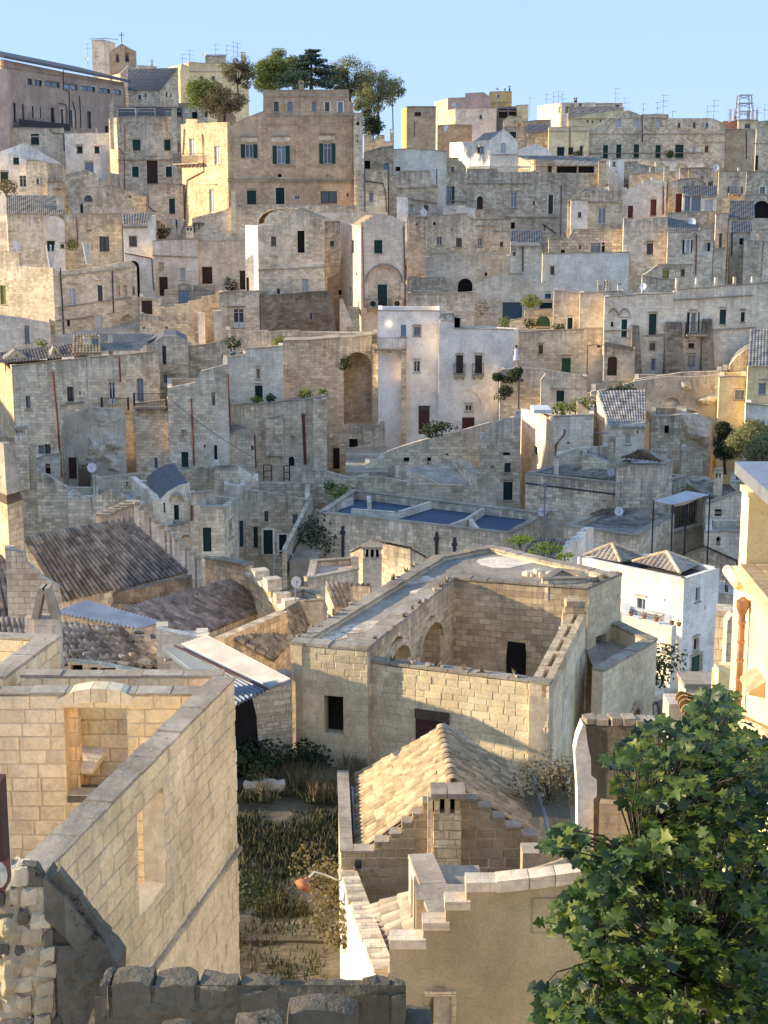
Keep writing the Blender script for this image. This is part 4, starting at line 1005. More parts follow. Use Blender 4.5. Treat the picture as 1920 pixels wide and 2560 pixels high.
H,F=h('D','long grey stone building with arched white upper windows and five green doors',255,[(425,405),(570,310),(690,262),(785,298),(790,290),(970,292),(975,318),(1285,320),(1345,350),(1368,380)],610,
 [('cA',608,325,36,58),('cA',732,322,36,60),('cA',882,330,38,52),('d',1034,352,20,34),('d',1138,350,20,34),('d',1226,350,20,34),
  ('g',518,506,34,92),('g',610,500,34,94),('g',732,500,34,92),('g',882,505,34,88),('g',1018,502,56,90),('r',1222,512,24,44),('c',1130,512,28,50)],'grey',yaw=3,dep=12,roof='vault',low=5,name='building',cat='building',
 ledge=[(440,425,1368,425),(560,318,960,318),(420,560,1250,555),(1210,482,1360,482)],pipes=[('k',(788,292),(790,480))])
h('D','white washing terrace parapet with laundry on the long grey building',250,[(420,598),(1190,605)],640,[],'cream',roof='none',dep=3.5,low=3,name='terrace',cat='terrace')
h('D','low white arcade with round arches under the washing terrace',247,[(880,618),(1190,612),(1215,625)],680,[('nA',885,628,70,60),('nA',1020,628,88,60)],'pale',roof='none',dep=2,low=4,name='arcade',cat='arcade')
h('D','ochre patched stone house at the far right of the skyline',262,[(1370,395),(1490,400),(1600,400)],620,[],'tan',roof='flat',low=5,pipes=[('k',(1508,410),(1510,600))],ledge=[(1370,392,1610,392)])
h('D','cream flat roofed house behind the ochre patched house with a small window',290,[(1455,335),(1590,332)],400,[('d',1498,360,38,28)],'yellow',roof='flat',low=5,ledge=[(1450,335,1592,332)])
h('D','low red roofed building on the far right skyline',300,[(1345,345),(1370,342),(1450,340)],390,[],'redroof',roof='flat',low=5,rmat='redroof',chim=[(1430,308,30,30,1,'rust')])
h('D','far right house with a carved balcony and tall green shutter',240,[(1580,395),(1640,370),(1750,372)],690,[('G',1565,576,24,104)],'cream',roof='flat',low=5,ledge=[(1550,492,1700,488)])
h('D','brown roofed block on the right edge of the skyline',292,[(1590,345),(1700,335)],400,[],'grey',roof='flat',low=5,rmat='slate')
h('D','narrow yellow house at the right edge with a pink roof',272,[(1505,400),(1575,400)],640,[],'ochre',roof='flat',low=5)
# telecom mast
crop('D'); 
b=at(1495,330,300); t=at(1495,160,300); H=thing('telecom_mast','white lattice telecom mast with antenna panels on the right skyline','mast',b-Vector((0,0,2)))
for dx in (-1,1):
    for dy in (-1,1):
        m=MB(); m.tube([b+Vector((dx*1.5,dy*1.5,-2)),t+Vector((dx*1.1,dy*1.1,0))],.12,5); m.build('mast_leg','metal',H)
for k in range(7):
    z=b.z+(t.z-b.z)*k/6; m=MB(); w=1.5-.4*k/6
    for (p,q) in (((-w,-w),(w,-w)),((w,-w),(w,w)),((w,w),(-w,w)),((-w,w),(-w,-w))): m.tube([Vector((b.x+p[0],b.y+p[1],z)),Vector((b.x+q[0],b.y+q[1],z+(t.z-b.z)/6*(k%2)))],.07,4)
    m.build('brace','metal',H)
for k in range(6):
    a=k*1.05; p=Vector((t.x+math.cos(a)*2.5,t.y+math.sin(a)*2.2,t.z-5)); m=MB(); m.box(p.x-.22,p.x+.22,p.y-.15,p.y+.15,p.z,p.z+2.4); m.build('antenna_panel','whitep',H)
# rooftops just below skyline right
h('D','grey parapet house with sunlit chimney pots on the right',232,[(670,625),(760,620),(765,640),(880,660)],700,[],'grey',roof='flat',low=6,rmat='slate')
h('D','small white house wall with cluttered roof pots behind the tall chimney',228,[(565,610),(665,600)],700,[('d',585,620,20,30)],'white',roof='flat',low=6)
h('D','tall sunlit chimney stack with a small side shaft on the tiled roof',205,[(490,620),(540,618)],760,[],'warm',roof='flat',low=3,th=.3,name='chimney_stack',cat='chimney',dep=1.6)
h('D','long roofscape of low sunlit parapets and slabs above the red shutters',222,[(700,710),(830,700),(1020,690)],740,[],'warm',roof='flat',low=5,dep=10)
h('D','grey stone house with a shuttered balcony window under the white dish',214,[(1050,670),(1170,665),(1240,660),(1305,680)],860,[('d',1245,760,32,72),('n',1195,715,18,45)],'grey',roof='flat',low=6,ledge=[(1050,662,1215,658)])
H,F=h('D','stepped gable house with three dark red shutters and a rust pipe',196,[(655,800),(680,795),(682,812),(740,790),(742,775),(790,770),(795,750),(850,745),(855,730),(880,730),(884,745),(930,750),(960,760)],1010,
 [('r',690,924,36,84),('r',848,880,38,112)],'rosy',roof='vault',dep=8,low=5,pipes=[('r',(936,785),(935,985))],jt=.02)
h('D','tall wall with a red shuttered door right of the stepped gable house',197,[(968,770),(1065,740),(1150,735),(1230,775)],1000,[('r',1022,842,40,128)],'cream',roof='flat',low=5)
h('D','sunlit square chimney block with a slab above the stepped gable',203,[(942,660),(978,655)],750,[],'warm',roof='flat',low=3,th=.3,name='chimney_stack',cat='chimney',dep=1.6)
h('D','short sunlit chimney right of the square chimney block',212,[(1110,680),(1132,678)],720,[],'warm',roof='flat',low=3,th=.25,name='chimney_stack',cat='chimney',dep=1.2)
h('D','glass fronted verandah with a sloping dark roof and white frames',192,[(1070,840),(1150,848),(1305,862)],970,[('u',1084,858,36,106),('u',1118,862,74,100),('c',1220,880,58,78)],'pale',yaw=-4,roof='shed',rh=1.3,rmat='slate',dep=5,low=5,name='verandah',cat='verandah')
h('D','balustrade balcony strip below the glass fronted verandah',190,[(970,975),(1110,972),(1310,968)],1020,[('n',1110+i*12,978,6,26) for i in range(0,16)] if False else [],'cream',roof='flat',low=5,dep=3)
h('D','tall sunlit pillar chimney beside the verandah',205,[(1320,690),(1350,688)],975,[],'warm',roof='flat',low=3,th=.3,name='chimney_stack',cat='chimney',dep=1.2)
h('D','tall cream house with a small balcony and blue framed window near the right edge',212,[(1350,690),(1510,688)],1005,[('c',1410,760,34,72),('n',1405,965,34,40)],'cream',roof='flat',low=5,bal=[(1378,838,1475,795)],ledge=[(1395,722,1465,722)])
h('D','grey house at the right edge with a small white framed window',222,[(1512,690),(1660,688),(1750,690)],850,[('w',1604,792,34,52)],'grey',roof='flat',low=6)
h('D','wide rough arched opening with a dark wooden front at the right edge',205,[(1520,850),(1590,848),(1750,845)],1020,[('oA',1555,890,120,120)],'grey',roof='flat',low=6)
h('D','grey brown corner house with a blue framed balcony window and a pale side tower',186,[(275,905),(278,885),(400,825),(412,822),(648,815)],1090,[('w',485,940,52,112),('d',345,968,24,36)],'grey',yaw=-2,roof='hip',rh=1.8,dep=7,low=5,pipes=[('k',(232,780),(222,1120))],ledge=[(262,1098,650,1090)])
h('D','pale lime washed wall projecting below the small square window',184,[(298,888),(415,888)],1090,[('d',345,968,24,36)],'white',roof='flat',low=5,dep=3)
h('D','pale blue green house corner left of the terrace roofs at far right',184,[(1300,985),(1385,978)],1220,[('b',1322,1115,18,100)],'pale',roof='flat',low=6)
h('D','dark slate roofed low house at the right edge below the arch',186,[(1388,1010),(1560,1000)],1110,[],'grey',roof='shed',rmat='slate',rh=2,low=6,dep=6)
h('D','grey house with a black window at the right edge behind the pergola',178,[(1400,1110),(1540,1108)],1300,[('o',1462,1148,28,46)],'grey',roof='shed',rmat='slate',rh=1.2,dep=5,low=6,pipes=[('k',(1410,1110),(1405,1270))])
h('D','squared stone house corner with a small chimney at the right edge',174,[(1495,1165),(1620,1165)],1300,[],'grey',yaw=-6,roof='flat',low=6,Rs=(1760,4),chim=[(1590,1120,22,45,2)])
# ------------------------------------------------------------ F : middle row left
H,F=h('F','weathered stone house with a curved sunlit tile roof and tall dark window',166,[(398,238),(560,225),(565,205),(580,205),(582,185),(602,182),(604,160),(624,158),(627,140),(655,135),(658,118),(690,115),(740,140),(800,165),(830,180),(858,185)],700,
 [('d',490,308,38,64),('o',672,268,52,152),('d',532,668,22,36),('c',700,600,50,92)],'cream',yaw=0,Ls=(312,6),Ltop=[(312,228),(398,232)],roof='none',low=5,dep=8,ledge=[(400,535,880,512),(490,440,538,440)],Lm='white',Lo=[('u',335,595,18,75)],jt=.02)
crop('F')
# barrel tiled roof (half vault)
A_=F.hit(420,205); pts=[(400,222),(408,185),(440,150),(490,128),(560,118),(680,118),(760,150),(850,185)]
P=[F.hit(*p) for p in pts]
for i in range(len(P)-1):
    a,b=P[i],P[i+1]; tile_sheet(H,F.w(a[0],a[1],-9),F.w(a[0],a[1],-.5) ,F.w(b[0],b[1],-.5),F.w(b[0],b[1],-9),mat='tile_sun',cw=.25)
h('F','dark smoke blackened battered stone wall with white mortar and a tiny white framed window',163,[(415,712),(560,705),(880,682),(910,720),(940,960)],970,[('w',754,832,26,54)],'dark',yaw=0,roof='none',dep=6,low=3,jt=.04,name='battered_wall',cat='wall')
h('F','courtyard house with a wide white french window left of the dark battered wall',163,[(130,700),(205,690),(410,685)],950,[('D',228,806,78,132)],'cream',roof='flat',dep=6,low=5,ledge=[(185,790,315,785)])
h('F','narrow white passage wall with brown doors at the left side of the curved roof house',168,[(312,470),(400,400)],690,[('B',318,590,22,95)],'white',roof='none',dep=2,low=4)
h('F','pale blue sided stub house with a step beside the courtyard',160,[(95,825),(148,822)],1000,[],'pale',roof='none',dep=2,low=4,name='pier',cat='wall')
h('F','narrow stone wall with a small window set back between the two gabled houses',176,[(862,208),(970,205)],560,[('d',898,338,30,38)],'grey',roof='flat',low=8)
H,F=h('F','tall pink stone gabled house with a big blind arch, green door and green shuttered window',162,[(1112,235),(1112,208),(1140,205),(1143,190),(1165,188),(1168,172),(1190,170),(1192,155),(1218,150),(1290,155),(1340,170),(1380,195),(1420,205)],800,
 [('g',1203,332,58,92),('nA',1158,512,230,292)],'rosy',yaw=0,Ls=(975,9),Ltop=[(975,212),(1112,235)],Lo=[('g',1044,332,20,90),('o',1076,556,10,24),('B',1034,660,14,120)],roof='gablef',rmat='tile_sun',low=6,jt=0,
 pipes=[('r',(1122,235),(1135,800)),('r',(1408,235),(1420,800))])
# green door and balcony of the arch
crop('F'); G=F2(F,-.28)
a0,z1=G.hit(1228,640); a1,z0=G.hit(1293,785); m=MB(); m.fbox(G,a0,a1,z0,z1,-.05,.03); o=m.build('door','green_dk',H)
for q in range(2):
    m=MB(); w=(a1-a0)/2; m.fbox(G,a0+w*q+.08,a0+w*(q+1)-.08,z0+.15,z0+.9,.03,.05); m.build('leaf','green_dk',o)
m=MB(); m.fbox(G,a0-.14,a0-.01,z0,z1+.14,-.05,.05); m.fbox(G,a1+.01,a1+.14,z0,z1+.14,-.05,.05); m.build('door_surround','pale',H)
balcony(H,F,1148,800,1424,738,dep=1.1)
for xx in (1158,1325):
    crop('F'); p=at(xx+10,800,161.4); T=thing('air_conditioner','pale air conditioner unit on the balcony '+('left' if xx<1200 else 'right')+' of the green door in the blind arch','air conditioner',p,'air conditioners by the blind arch')
    m=MB(); m.box(p.x-.1,p.x+.95,p.y-.1,p.y+.25,p.z,p.z+.85); m.build('case','grey' if xx<1200 else 'pale',T)
    m=MB(); m.tube([Vector((p.x+.42,p.y-.11,p.z+.42)),Vector((p.x+.42,p.y-.14,p.z+.42))],.3,12); m.build('fan','iron',T)
# blind arch band
a,z=F.hit(1273,640); m=MB(); r=F.hit(1390,640)[0]-a
for k in range(12):
    t0=math.pi*k/12; t1=math.pi*(k+1)/12; zc=F.hit(1273,625)[1]
    q=[(a+rr*math.cos(t),zc+rr*.98*math.sin(t)) for rr,t in ((r,t0),(r+.25,t0),(r+.25,t1),(r,t1))]
    m.face([F.w(u,w_,.06) for u,w_ in q]); m.face([F.w(q[1][0],q[1][1],.06),F.w(q[1][0],q[1][1],-.02),F.w(q[2][0],q[2][1],-.02),F.w(q[2][0],q[2][1],.06)])
    m.face([F.w(q[3][0],q[3][1],.06),F.w(q[3][0],q[3][1],-.02),F.w(q[0][0],q[0][1],-.02),F.w(q[0][0],q[0][1],.06)])
m.build('arch_band','coping',H)
h('F','shadowed inner wall of the stair alley between the dark base and the pink gabled house',170,[(880,600),(960,560),(975,450),(1045,440)],980,[('o',958,678,22,34)],'tan',roof='none',dep=3,low=5)
steps('steep stone stair with a white parapet in the alley below the pink gabled house',1015,1100,795,945,157,163,14)
h('F','pale sloping parapet of the alley stair',157,[(965,742),(985,740),(1055,915),(1075,975)],985,[],'pale',roof='none',dep=.4,low=2,name='parapet',cat='parapet')
h('F','long terrace wall with a mossy lip running from the courtyard to the great arch',152,[(180,955),(300,950),(305,962),(470,955),(475,968),(690,955),(695,975),(870,968),(1012,970),(1015,988),(1190,985),(1225,975)],1100,[],'cream',yaw=0,roof='none',dep=5,low=8,name='terrace_wall',cat='wall',jt=.1)
# ------------------------------------------------------------ G
h('G','ragged stone house with four small windows and rubble edges in the middle of the slope',180,[(460,200),(520,165),(700,150),(745,155),(760,180),(800,195),(930,190),(1035,195)],560,
 [('w',528,308,40,60),('d',663,318,42,62),('w',812,318,34,56),('d',966,345,24,32),('o',505,208,18,22),('o',627,255,8,16)],'tan' if False else 'cream',roof='flat',low=8,ledge=[(800,230,925,230),(935,268,1035,268),(650,378,705,380),(812,374,850,374)],jt=.15)
h('G','white stained rock wall below the ragged house with a cave arch and small openings',173,[(455,450),(600,440),(800,430),(1040,440)],720,[('oA',676,598,102,112),('o',862,555,18,26)],'pale',roof='none',dep=6,low=8,ledge=[(455,448,1040,440)] if False else [],jt=.1)
h('G','shadowed recess wall behind the white satellite dish',190,[(325,180),(470,175)],580,[('o',385,210,12,20)],'grey',roof='flat',low=8)
h('G','low grey terrace house with black pipes beside the pink gabled house',168,[(330,592),(520,585),(600,600)],700,[],'grey',roof='flat',low=5,cops=False,rmat='slate')
h('G','plain cream wall house with a dry bush to the right of the blind arch house',158,[(325,705),(560,705),(790,695)],890,[],'cream',yaw=0,roof='flat',low=6,Rs=(795,3))
H,F=h('G','pale washed corner house with a tiny tiled roof, small window and pipe',166,[(1040,345),(1120,350),(1238,352),(1255,380)],780,[('d',1055,415,22,26),('w',1044,614,42,80),('b',1277,702,44,36) if False else ('o',1200,620,8,20)],'pale',roof='shed',rmat='slate',rh=1.6,dep=5,low=6,pipes=[('k',(1125,375),(1125,550))],ledge=[(1045,392,1085,392),(1030,560,1125,560)])
h('G','blue grey washed wall with wide pale blue folding shutters on a terrace',162,[(795,650),(985,560),(1245,640),(1340,690)],880,[('b',985,762,135,122),('b',1277,702,44,34),('G',1240,765,90,42)],'pale',roof='none',dep=4,low=6)
h('G','small house with a dark window high above, at the washed wall corner',176,[(1045,170),(1085,165)],320,[('o',1045,212,26,44)],'pale',roof='none',dep=2,low=6) if False else None
h('G','long white lime washed wall crossing the slope under the brick terrace',172,[(1262,430),(1430,428),(1660,422),(1860,418)],720,[('d',1316,512,26,56),('d',1690,616,24,44)],'white',yaw=2,roof='flat',low=6,dep=5,jt=.08)
h('G','squared block house with big pale blue shutter and white pointed joints',176,[(1305,330),(1440,325),(1470,262),(1660,258),(1825,262)],430,[('o',1515,362,12,32),('u',1594,352,68,66),('G',1664,350,28,66),('o',1388,400,30,26)],'block',roof='flat',low=5)
h('H','cream stained house with a tall window below the stepped gable',174,[(662,178),(690,240),(700,200),(965,170)],480,[('d',820,354,44,78)],'cream',roof='flat',low=6,cops=False,jt=.12,ledge=[(815,338,868,338)])
h('H','cream house with green shutters under a tiled lean-to and a rust pipe',172,[(968,282),(1185,272),(1188,255),(1282,250),(1284,262)],580,[('G',1068,330,20,96),('c',1088,332,28,86),('G',1116,330,20,90),('c',1218,350,20,60),('G',1238,350,22,60),('k',1285,495,26,28)],'cream',roof='flat',low=6,pipes=[('r',(1165,290),(1158,570))],ledge=[(1085,315,1122,315),(1218,330,1258,330)])
crop('H'); Hx=thing('lean_to_roof','tiled lean-to strip below the balustrade behind the white dish','roof',at(1075,270,173)); tile_sheet(Hx,at(966,180,179),at(1185,215,179),at(1185,268,172),at(966,275,172),mat='tile_far')
h('H','low right wing wall beside the alley with a small opening',172,[(1282,395),(1370,390)],560,[],'cream',roof='flat',low=6)
h('H','small terrace house with a lime green shutter, lantern and sloping side wall',158,[(795,575),(892,508),(895,505),(1138,498)],690,[('y',930,540,46,62),('d',1057,534,27,46)],'cream',roof='flat',low=4,dep=4,ledge=[(928,524,990,522)])
h('H','stone parapet wall in front of the lime green shutter house',155,[(790,580),(890,600),(960,608),(1018,605)],700,[],'grey',roof='flat',low=4,dep=3)
H,F=h('H','long cream house with blind pointed arches, green shutters and a row of grey buttresses',142,[(530,730),(660,722),(1005,700),(1008,685),(1030,680),(1560,640),(1660,632),(1780,628)],1260,
 [('g',646,880,38,124),('o',573,898,18,34),('g',836,842,50,146),('G',1100,832,22,142),('w',1122,832,40,140),('G',1162,832,22,140),('g',1326,812,42,102),('g',1472,830,26,68),
  ('d',840,1045,38,46),('B',1108,1045,42,34),('D',850,1150,32,116),('D',1102,1128,54,112)],'pale',yaw=0,roof='flat',low=7,dep=9,name='terraced_house',cat='house',
 ledge=[(1005,742,1550,710),(530,955,700,948),(808,990,930,982),(1275,950,1570,932),(1115,808,1168,808),(1470,808,1505,808)],bal=[(1085,980,1225,900)],jt=.03)
crop('H')
for (xa,xb,yt) in ((712,762,920),(948,1056,898),(1204,1266,876)):
    m=MB(); a0,z1=F.hit(xa,yt); a1,_=F.hit(xb,yt); _,z0=F.hit(xa,1260); z0-=3
    e=.5
    m.hexa([F.w(a0-e*.2,z0,1.8),F.w(a1+e,z0,1.8),F.w(a1+e,z0,0),F.w(a0-e*.2,z0,0),F.w(a0,z1,.45),F.w(a1,z1,.45),F.w(a1,z1,0),F.w(a0,z1,0)]); m.build('buttress','dark',H)
# blind arches
for xc in (588,668):
    m=MB(); pr=None
    for k in range(9):
        t=math.pi*k/8; x=xc-40*math.cos(t); y=865-52*math.sin(t)-(8*(1-abs(math.cos(t)))**2); a,z=F.hit(x,y)
        if pr: m.hexa([F.w(pr[0],pr[1]-.1,.12),F.w(a,z-.1,.12),F.w(a,z-.1,-.02),F.w(pr[0],pr[1]-.1,-.02),F.w(pr[0],pr[1]+.1,.12),F.w(a,z+.1,.12),F.w(a,z+.1,-.02),F.w(pr[0],pr[1]+.1,-.02)])
        pr=(a,z)
    m.build('blind_arch','coping',H)
# roof terrace posts
for i,x in enumerate((1022,1160,1292,1422,1548)):
    m=MB(); a0,z0=F.hit(x,690-i*12+0); a1,z1=F.hit(x+20,598-i*3); zt=F.hit(x,655-i*4)[1]; m.fbox(F,a0,a1,zt-.2,z1,-.5,-.05); m.build('terrace_post','pale',H)
h('H','church like lean-to porch with a carved round arch and a dark wooden door',138,[(528,1045),(730,1080),(738,1090)],1262,[('BA',550,1130,64,140)],'grey',yaw=0,roof='flat',low=4,dep=4,ledge=[(520,1052,735,1085)],Rs=(742,4),Rm='warm')
h('H','small cream house with two blue doors high up and a tan patched wall',150,[(178,685),(355,700),(470,705),(535,725)],955,[('G',272,868,36,84)],'grey',yaw=0,roof='flat',low=6,dep=7,ledge=[(355,700,655,690),(385,795,470,795)],chim=[(482,610,34,70,2),(540,605,36,72,2.6)])
h('H','white plaster roof parapet above the pointed arches',146,[(360,702),(655,690)],735,[],'pale',roof='flat',low=3,dep=5)
h('G','cream wall with an arched green garage door on a planted terrace',156,[(1040,895),(1135,870),(1140,825),(1345,812),(1350,830)],960,[('qA',1218,855,96,106)],'cream',roof='flat',low=5,dep=4,ledge=[(1195,850,1335,850)])
h('G','long cream house with a green door and small brown window under the planted terrace',146,[(1066,975),(1350,960),(1660,945),(1715,943)],1260,[('d',1234,1058,32,60),('q',1394,1148,62,104)],'cream',yaw=0,Ls=(970,5),Ltop=[(970,935),(1066,975)],roof='flat',low=5,ledge=[(1230,1042,1272,1042),(1390,1122,1465,1120)],dep=6)
# white tall houses
H,F=h('G','tall pink washed house with a red brown door and a glowing lamp under its parapet',142,[(125,822),(300,825),(550,825)],1660,[('l',282,918,38,80),('u',370,932,48,64),('w',369,1166,48,80)],'pinkwash',yaw=0,roof='flat',low=6,dep=8,bal=[(95,1078,320,1005)],jt=.02)
crop('J'); 
a0,z1=F.hit(1188,523); a1,z0=F.hit(1252,695); m=MB(); m.fbox(F,a0,a1,z0,z1,-.05,.04); o=m.build('door','darkred',H)
m=MB(); 
m.fbox(F,a0-.1,a0-.005,z0,z1+.1,-.02,.08); m.fbox(F,a1+.005,a1+.1,z0,z1+.1,-.02,.08); m.build('door_surround','pale',H)
m=MB(); m.fbox(F,a0+.08,a1-.08,z1-.45,z1-.12,.041,.06); m.build('fanlight','glass',o)
crop('G'); p=F.hit(200,910); m=MB(); m.ball(F.w(p[0],p[1],.15),.10,8,5); m.build('wall_lamp','lamp_lit',H)
H,F=h('J','tall white washed house with two pairs of long brown windows and a blind arch below',140,[(1312,12),(1318,5),(1400,10),(1402,55),(1659,58),(1768,62)],700,[('k',1415,214,44,112),('k',1530,214,44,112),('w',1470,518,44,38),('R',1452,594,76,70)],'whitewash',yaw=0,roof='flat',low=6,dep=8,jt=.03,Rs=(1790,3))
crop('J')
for x in (1400,1512): balcony(H,F,x,335,x+72,268,dep=.35)
m=MB(); pr=None
for k in range(9):
    t=math.pi*k/8; a,z=F.hit(1480-88*math.cos(t),510-85*math.sin(t))
    if pr: m.hexa([F.w(pr[0],pr[1]-.08,.08),F.w(a,z-.08,.08),F.w(a,z-.08,-.02),F.w(pr[0],pr[1]-.08,-.02),F.w(pr[0],pr[1]+.08,.08),F.w(a,z+.08,.08),F.w(a,z+.08,-.02),F.w(pr[0],pr[1]+.08,-.02)])
    pr=(a,z)
m.build('blind_arch','pale',H)
h('G','roof terrace with a green shutter box and pots above the white washed house',145,[(560,850),(650,845),(652,868),(700,875)],960,[('G',652,868,40,76)],'cream',roof='flat',low=3,dep=4)
h('J','battered grey plaster buttress house with a tall narrow window beside the great arch',143.5,[(905,165),(1080,170),(1110,165)],690,[('d',982,490,28,96),('o',1018,252,14,18)],'grey',roof='flat',low=5,dep=4)
h('J','sunny edged pale buttress left of the red brown door',141,[(1082,172),(1112,165)],700,[],'warm',roof='none',low=4,dep=3,name='buttress',cat='wall')
# great arch viaduct
H,F=h('J','high rough retaining wall with one tall deep arch beneath the terrace',147,[(360,130),(600,120),(900,95)],760,[('oA',728,195,180,445)],'cream',roof='flat',low=6,dep=5,th=3.2,name='retaining_wall',cat='wall',jt=.08)
for c in [c for c in H.children if c.name.startswith('interior_shade')]:
    c.data.materials[0]=MATS['rock']; c.name='arch_back_wall'
h('J','small ruined stone hut with wooden doors at the foot of the great arch',139,[(640,720),(760,700),(770,640),(900,640),(980,640)],900,[('B',664,780,56,130),('o',762,725,55,60)],'grey',roof='none',low=4,dep=2.5,name='hut',cat='hut')
h('J','pale low wall with a small pier beside the ruined hut',137,[(705,765),(735,760),(740,790),(890,760),(940,725)],930,[],'cream',roof='none',low=4,dep=1,name='wall',cat='wall')
# stairs wedge
h('J','dark triangular stair wall with tin cover to the right of the cream terrace house',146,[(360,270),(390,275),(495,410),(520,480)],500,[],'grey',roof='none',low=4,dep=2,name='stair_wall',cat='wall')
h('J','cream terrace house with a tilted window and green door above flower pots',139,[(25,230),(130,218),(132,180),(358,162)],510,[('w',193,296,30,66),('G',187,400,50,88)],'pale',yaw=0,roof='flat',low=5,dep=8,Rs=(362,4))
h('J','cream lower house front with two arched dark doorways and grey plaster panel',134,[(40,525),(240,515),(360,500),(480,490),(545,480),(620,470)],990,[('n',405,706,30,78),('GA',393,832,38,60)],'cream',yaw=0,roof='flat',low=5,dep=7,pipes=[('r',(478,570),(492,880)),('r',(488,570),(500,880))],jt=.05)
h('J','dark grey cement panel wall between the two arched doorways',133.5,[(248,600),(360,585)],830,[],'dark' if False else 'grey',roof='none',low=0,dep=.6,name='wall_panel',cat='wall')
h('J','projecting stone buttress right of the rust pipe pair',132.5,[(543,490),(625,480)],900,[],'cream',roof='none',low=4,dep=2,name='buttress',cat='wall')
h('J','round gabled oven house with a tiny square window',130,[(28,760),(35,700),(70,678),(115,668),(150,680),(180,712),(185,770)],990,[('d',163,766,20,28)],'cream',yaw=0,roof='vault',low=4,dep=5,Ls=(-50,4),rmat='tile_far',ledge=[(28,720,60,688)])
for i,(x,y,w,hh) in enumerate(((243,884,46,110),(366,890,32,118))):
    crop('J'); p=at(x,y+hh,131); q=at(x+w,y,131); T=thing('iron_gate',('wider' if i==0 else 'narrower')+' open black iron gate leaf on the landing below the arched doorways','gate',p,'iron gates on the landing')
    m=MB()
    for xx in (p.x,q.x): m.tube([Vector((xx,p.y,p.z)),Vector((xx,p.y,q.z))],.05,5)
    for k in range(4): z=p.z+(q.z-p.z)*k/3; m.tube([Vector((p.x,p.y,z)),Vector((q.x,p.y,z))],.04,5)
    m.build('frame','iron',T)
# long left block (crop I)
H,F=h('I','long cream stone house front with four windows, rust pipes and stained top at left',133,[(75,300),(230,285),(560,250)],1000,[('d',165,492,36,78),('d',432,432,48,96),('u',700,402,52,150)  if False else ('o',512,462,12,28),('u',246,810,44,60),('k',288,806,42,64)],'cream',yaw=-3,roof='flat',low=5,dep=9,Ls=(-20,10),Ltop=[(-20,262),(75,290)],Lm='warm',
 ledge=[(160,580,215,580),(395,548,545,525)],pipes=[('r',(343,332),(370,600),(400,1020))])
h('I','cream house with a glazed balcony door and a rust pipe, second from left',132.5,[(562,245),(800,230),(1015,205),(1030,330)],980,[('D',700,402,50,148),('uA',882,375,52,160)],'cream',yaw=0,roof='flat',low=5,dep=8,pipes=[('r',(772,235),(782,400))],bal=[(665,580,840,500)])
h('I','low house front under the long rusty balcony with a peeling grey panel',130,[(872,545),(1090,520),(1110,515)],1000,[('u',998,892,26,70),('G',786,935,58,62)],'cream',yaw=0,roof='flat',low=5,dep=4,bal=[(875,555,1085,470)],pipes=[('r',(1102,515),(1108,690),(1124,1000))])
h('I','gabled tall house end with a narrow window above the roofs',140,[(950,165),(1000,140),(1060,100),(1140,100),(1215,140),(1222,300)],440,[('d',1048,168,32,120),('D',1052,350,36,84),('n',1090,350,50,60)],'cream',yaw=0,roof='vault',low=6,dep=8,rmat='slate')
h('I','cream house front with three green doors, two rust pipes and a small window',129,[(1085,440),(1260,405),(1300,330),(1475,285)],1000,[('w',1368,468,30,90),('n',1174,712,38,78),('g',1173,855,50,100),('G',1385,812,26,142),('o',1320,808,12,18)],'cream',yaw=0,roof='flat',low=5,dep=8,cops=False,pipes=[('r',(1240,505),(1258,940)),('r',(1478,345),(1492,690)),('r',(1650,740),(1659,960))])
h('I','rock face with dark stained hollows in the middle of the left houses',127,[(400,700),(440,620),(580,565),(640,570),(790,580),(815,640),(812,850)],1000,[('B',440,890,60,140)],'rock',yaw=0,roof='none',low=5,dep=5,name='rock_face',cat='rock',jt=.25)
crop('I'); rockpatch(H_last['H'],H_last['F'],400,600,438,1000,.5,seed=3,n=16); rockpatch(H_last['H'],H_last['F'],502,590,812,1000,1.1,seed=1,n=44)
h('I','grey terrace pipe house with an air conditioner and grey metal sheet wall',141,[(1215,180),(1400,150),(1475,110),(1480,280)],400,[('o',1436,226,14,20)],'grey',roof='flat',low=4,dep=6)
h('I','low black slate roofed house in front of the gabled end',138,[(560,235),(620,180),(900,160),(960,190)],290,[],'cream',roof='vault',low=3,dep=9,rmat='slate') if False else None
crop('I')
Hx=thing('tiled_roof','dark undulating tiled roof left of the gabled tall house end','roof',at(800,200,137)); tile_sheet(Hx,at(620,90,146),at(1000,95,146),at(900,205,135),at(560,210,135),mat='tile_far',cw=.28,amp=.08)
Hx=thing('tiled_roof','long dark striped tile roof with sunlit dormers at the far left','roof',at(250,250,135)); tile_sheet(Hx,at(-40,215,143),at(520,150,143),at(570,235,134),at(-40,290,134),mat='tile_dark',cw=.28,amp=.08)
for lb,(x0,y0,x1,y1) in (('sunlit white plaster dormer at the left end of the striped tile roof',(30,190,185,262)),('small sunlit gabled dormer box in the middle of the striped tile roof',(325,170,395,240))):
    h('I',lb,136,[(x0,y1-8),((x0+x1)/2-10,y0),(x1,y1-5)],y1,[('n',(x0+x1)/2-8,y1-38,16,20)],'warm',roof='gablef',dep=3.5,low=1,th=.3,name='dormer',cat='dormer',Ls=(x0-20,3))
h('I','sunlit cream tile patch roof left of the green glass box',134.5,[(480,212),(655,200)],240,[],'warm',roof='shed',rmat='tile_sun',rh=1.2,dep=4,low=2)
h('I','glass box skylight with white frame on the dark tiled roof',136,[(535,118),(590,112),(648,112)],186,[('u',592,120,52,62)],'pale',roof='flat',low=2,dep=3,cops=False,th=.2)
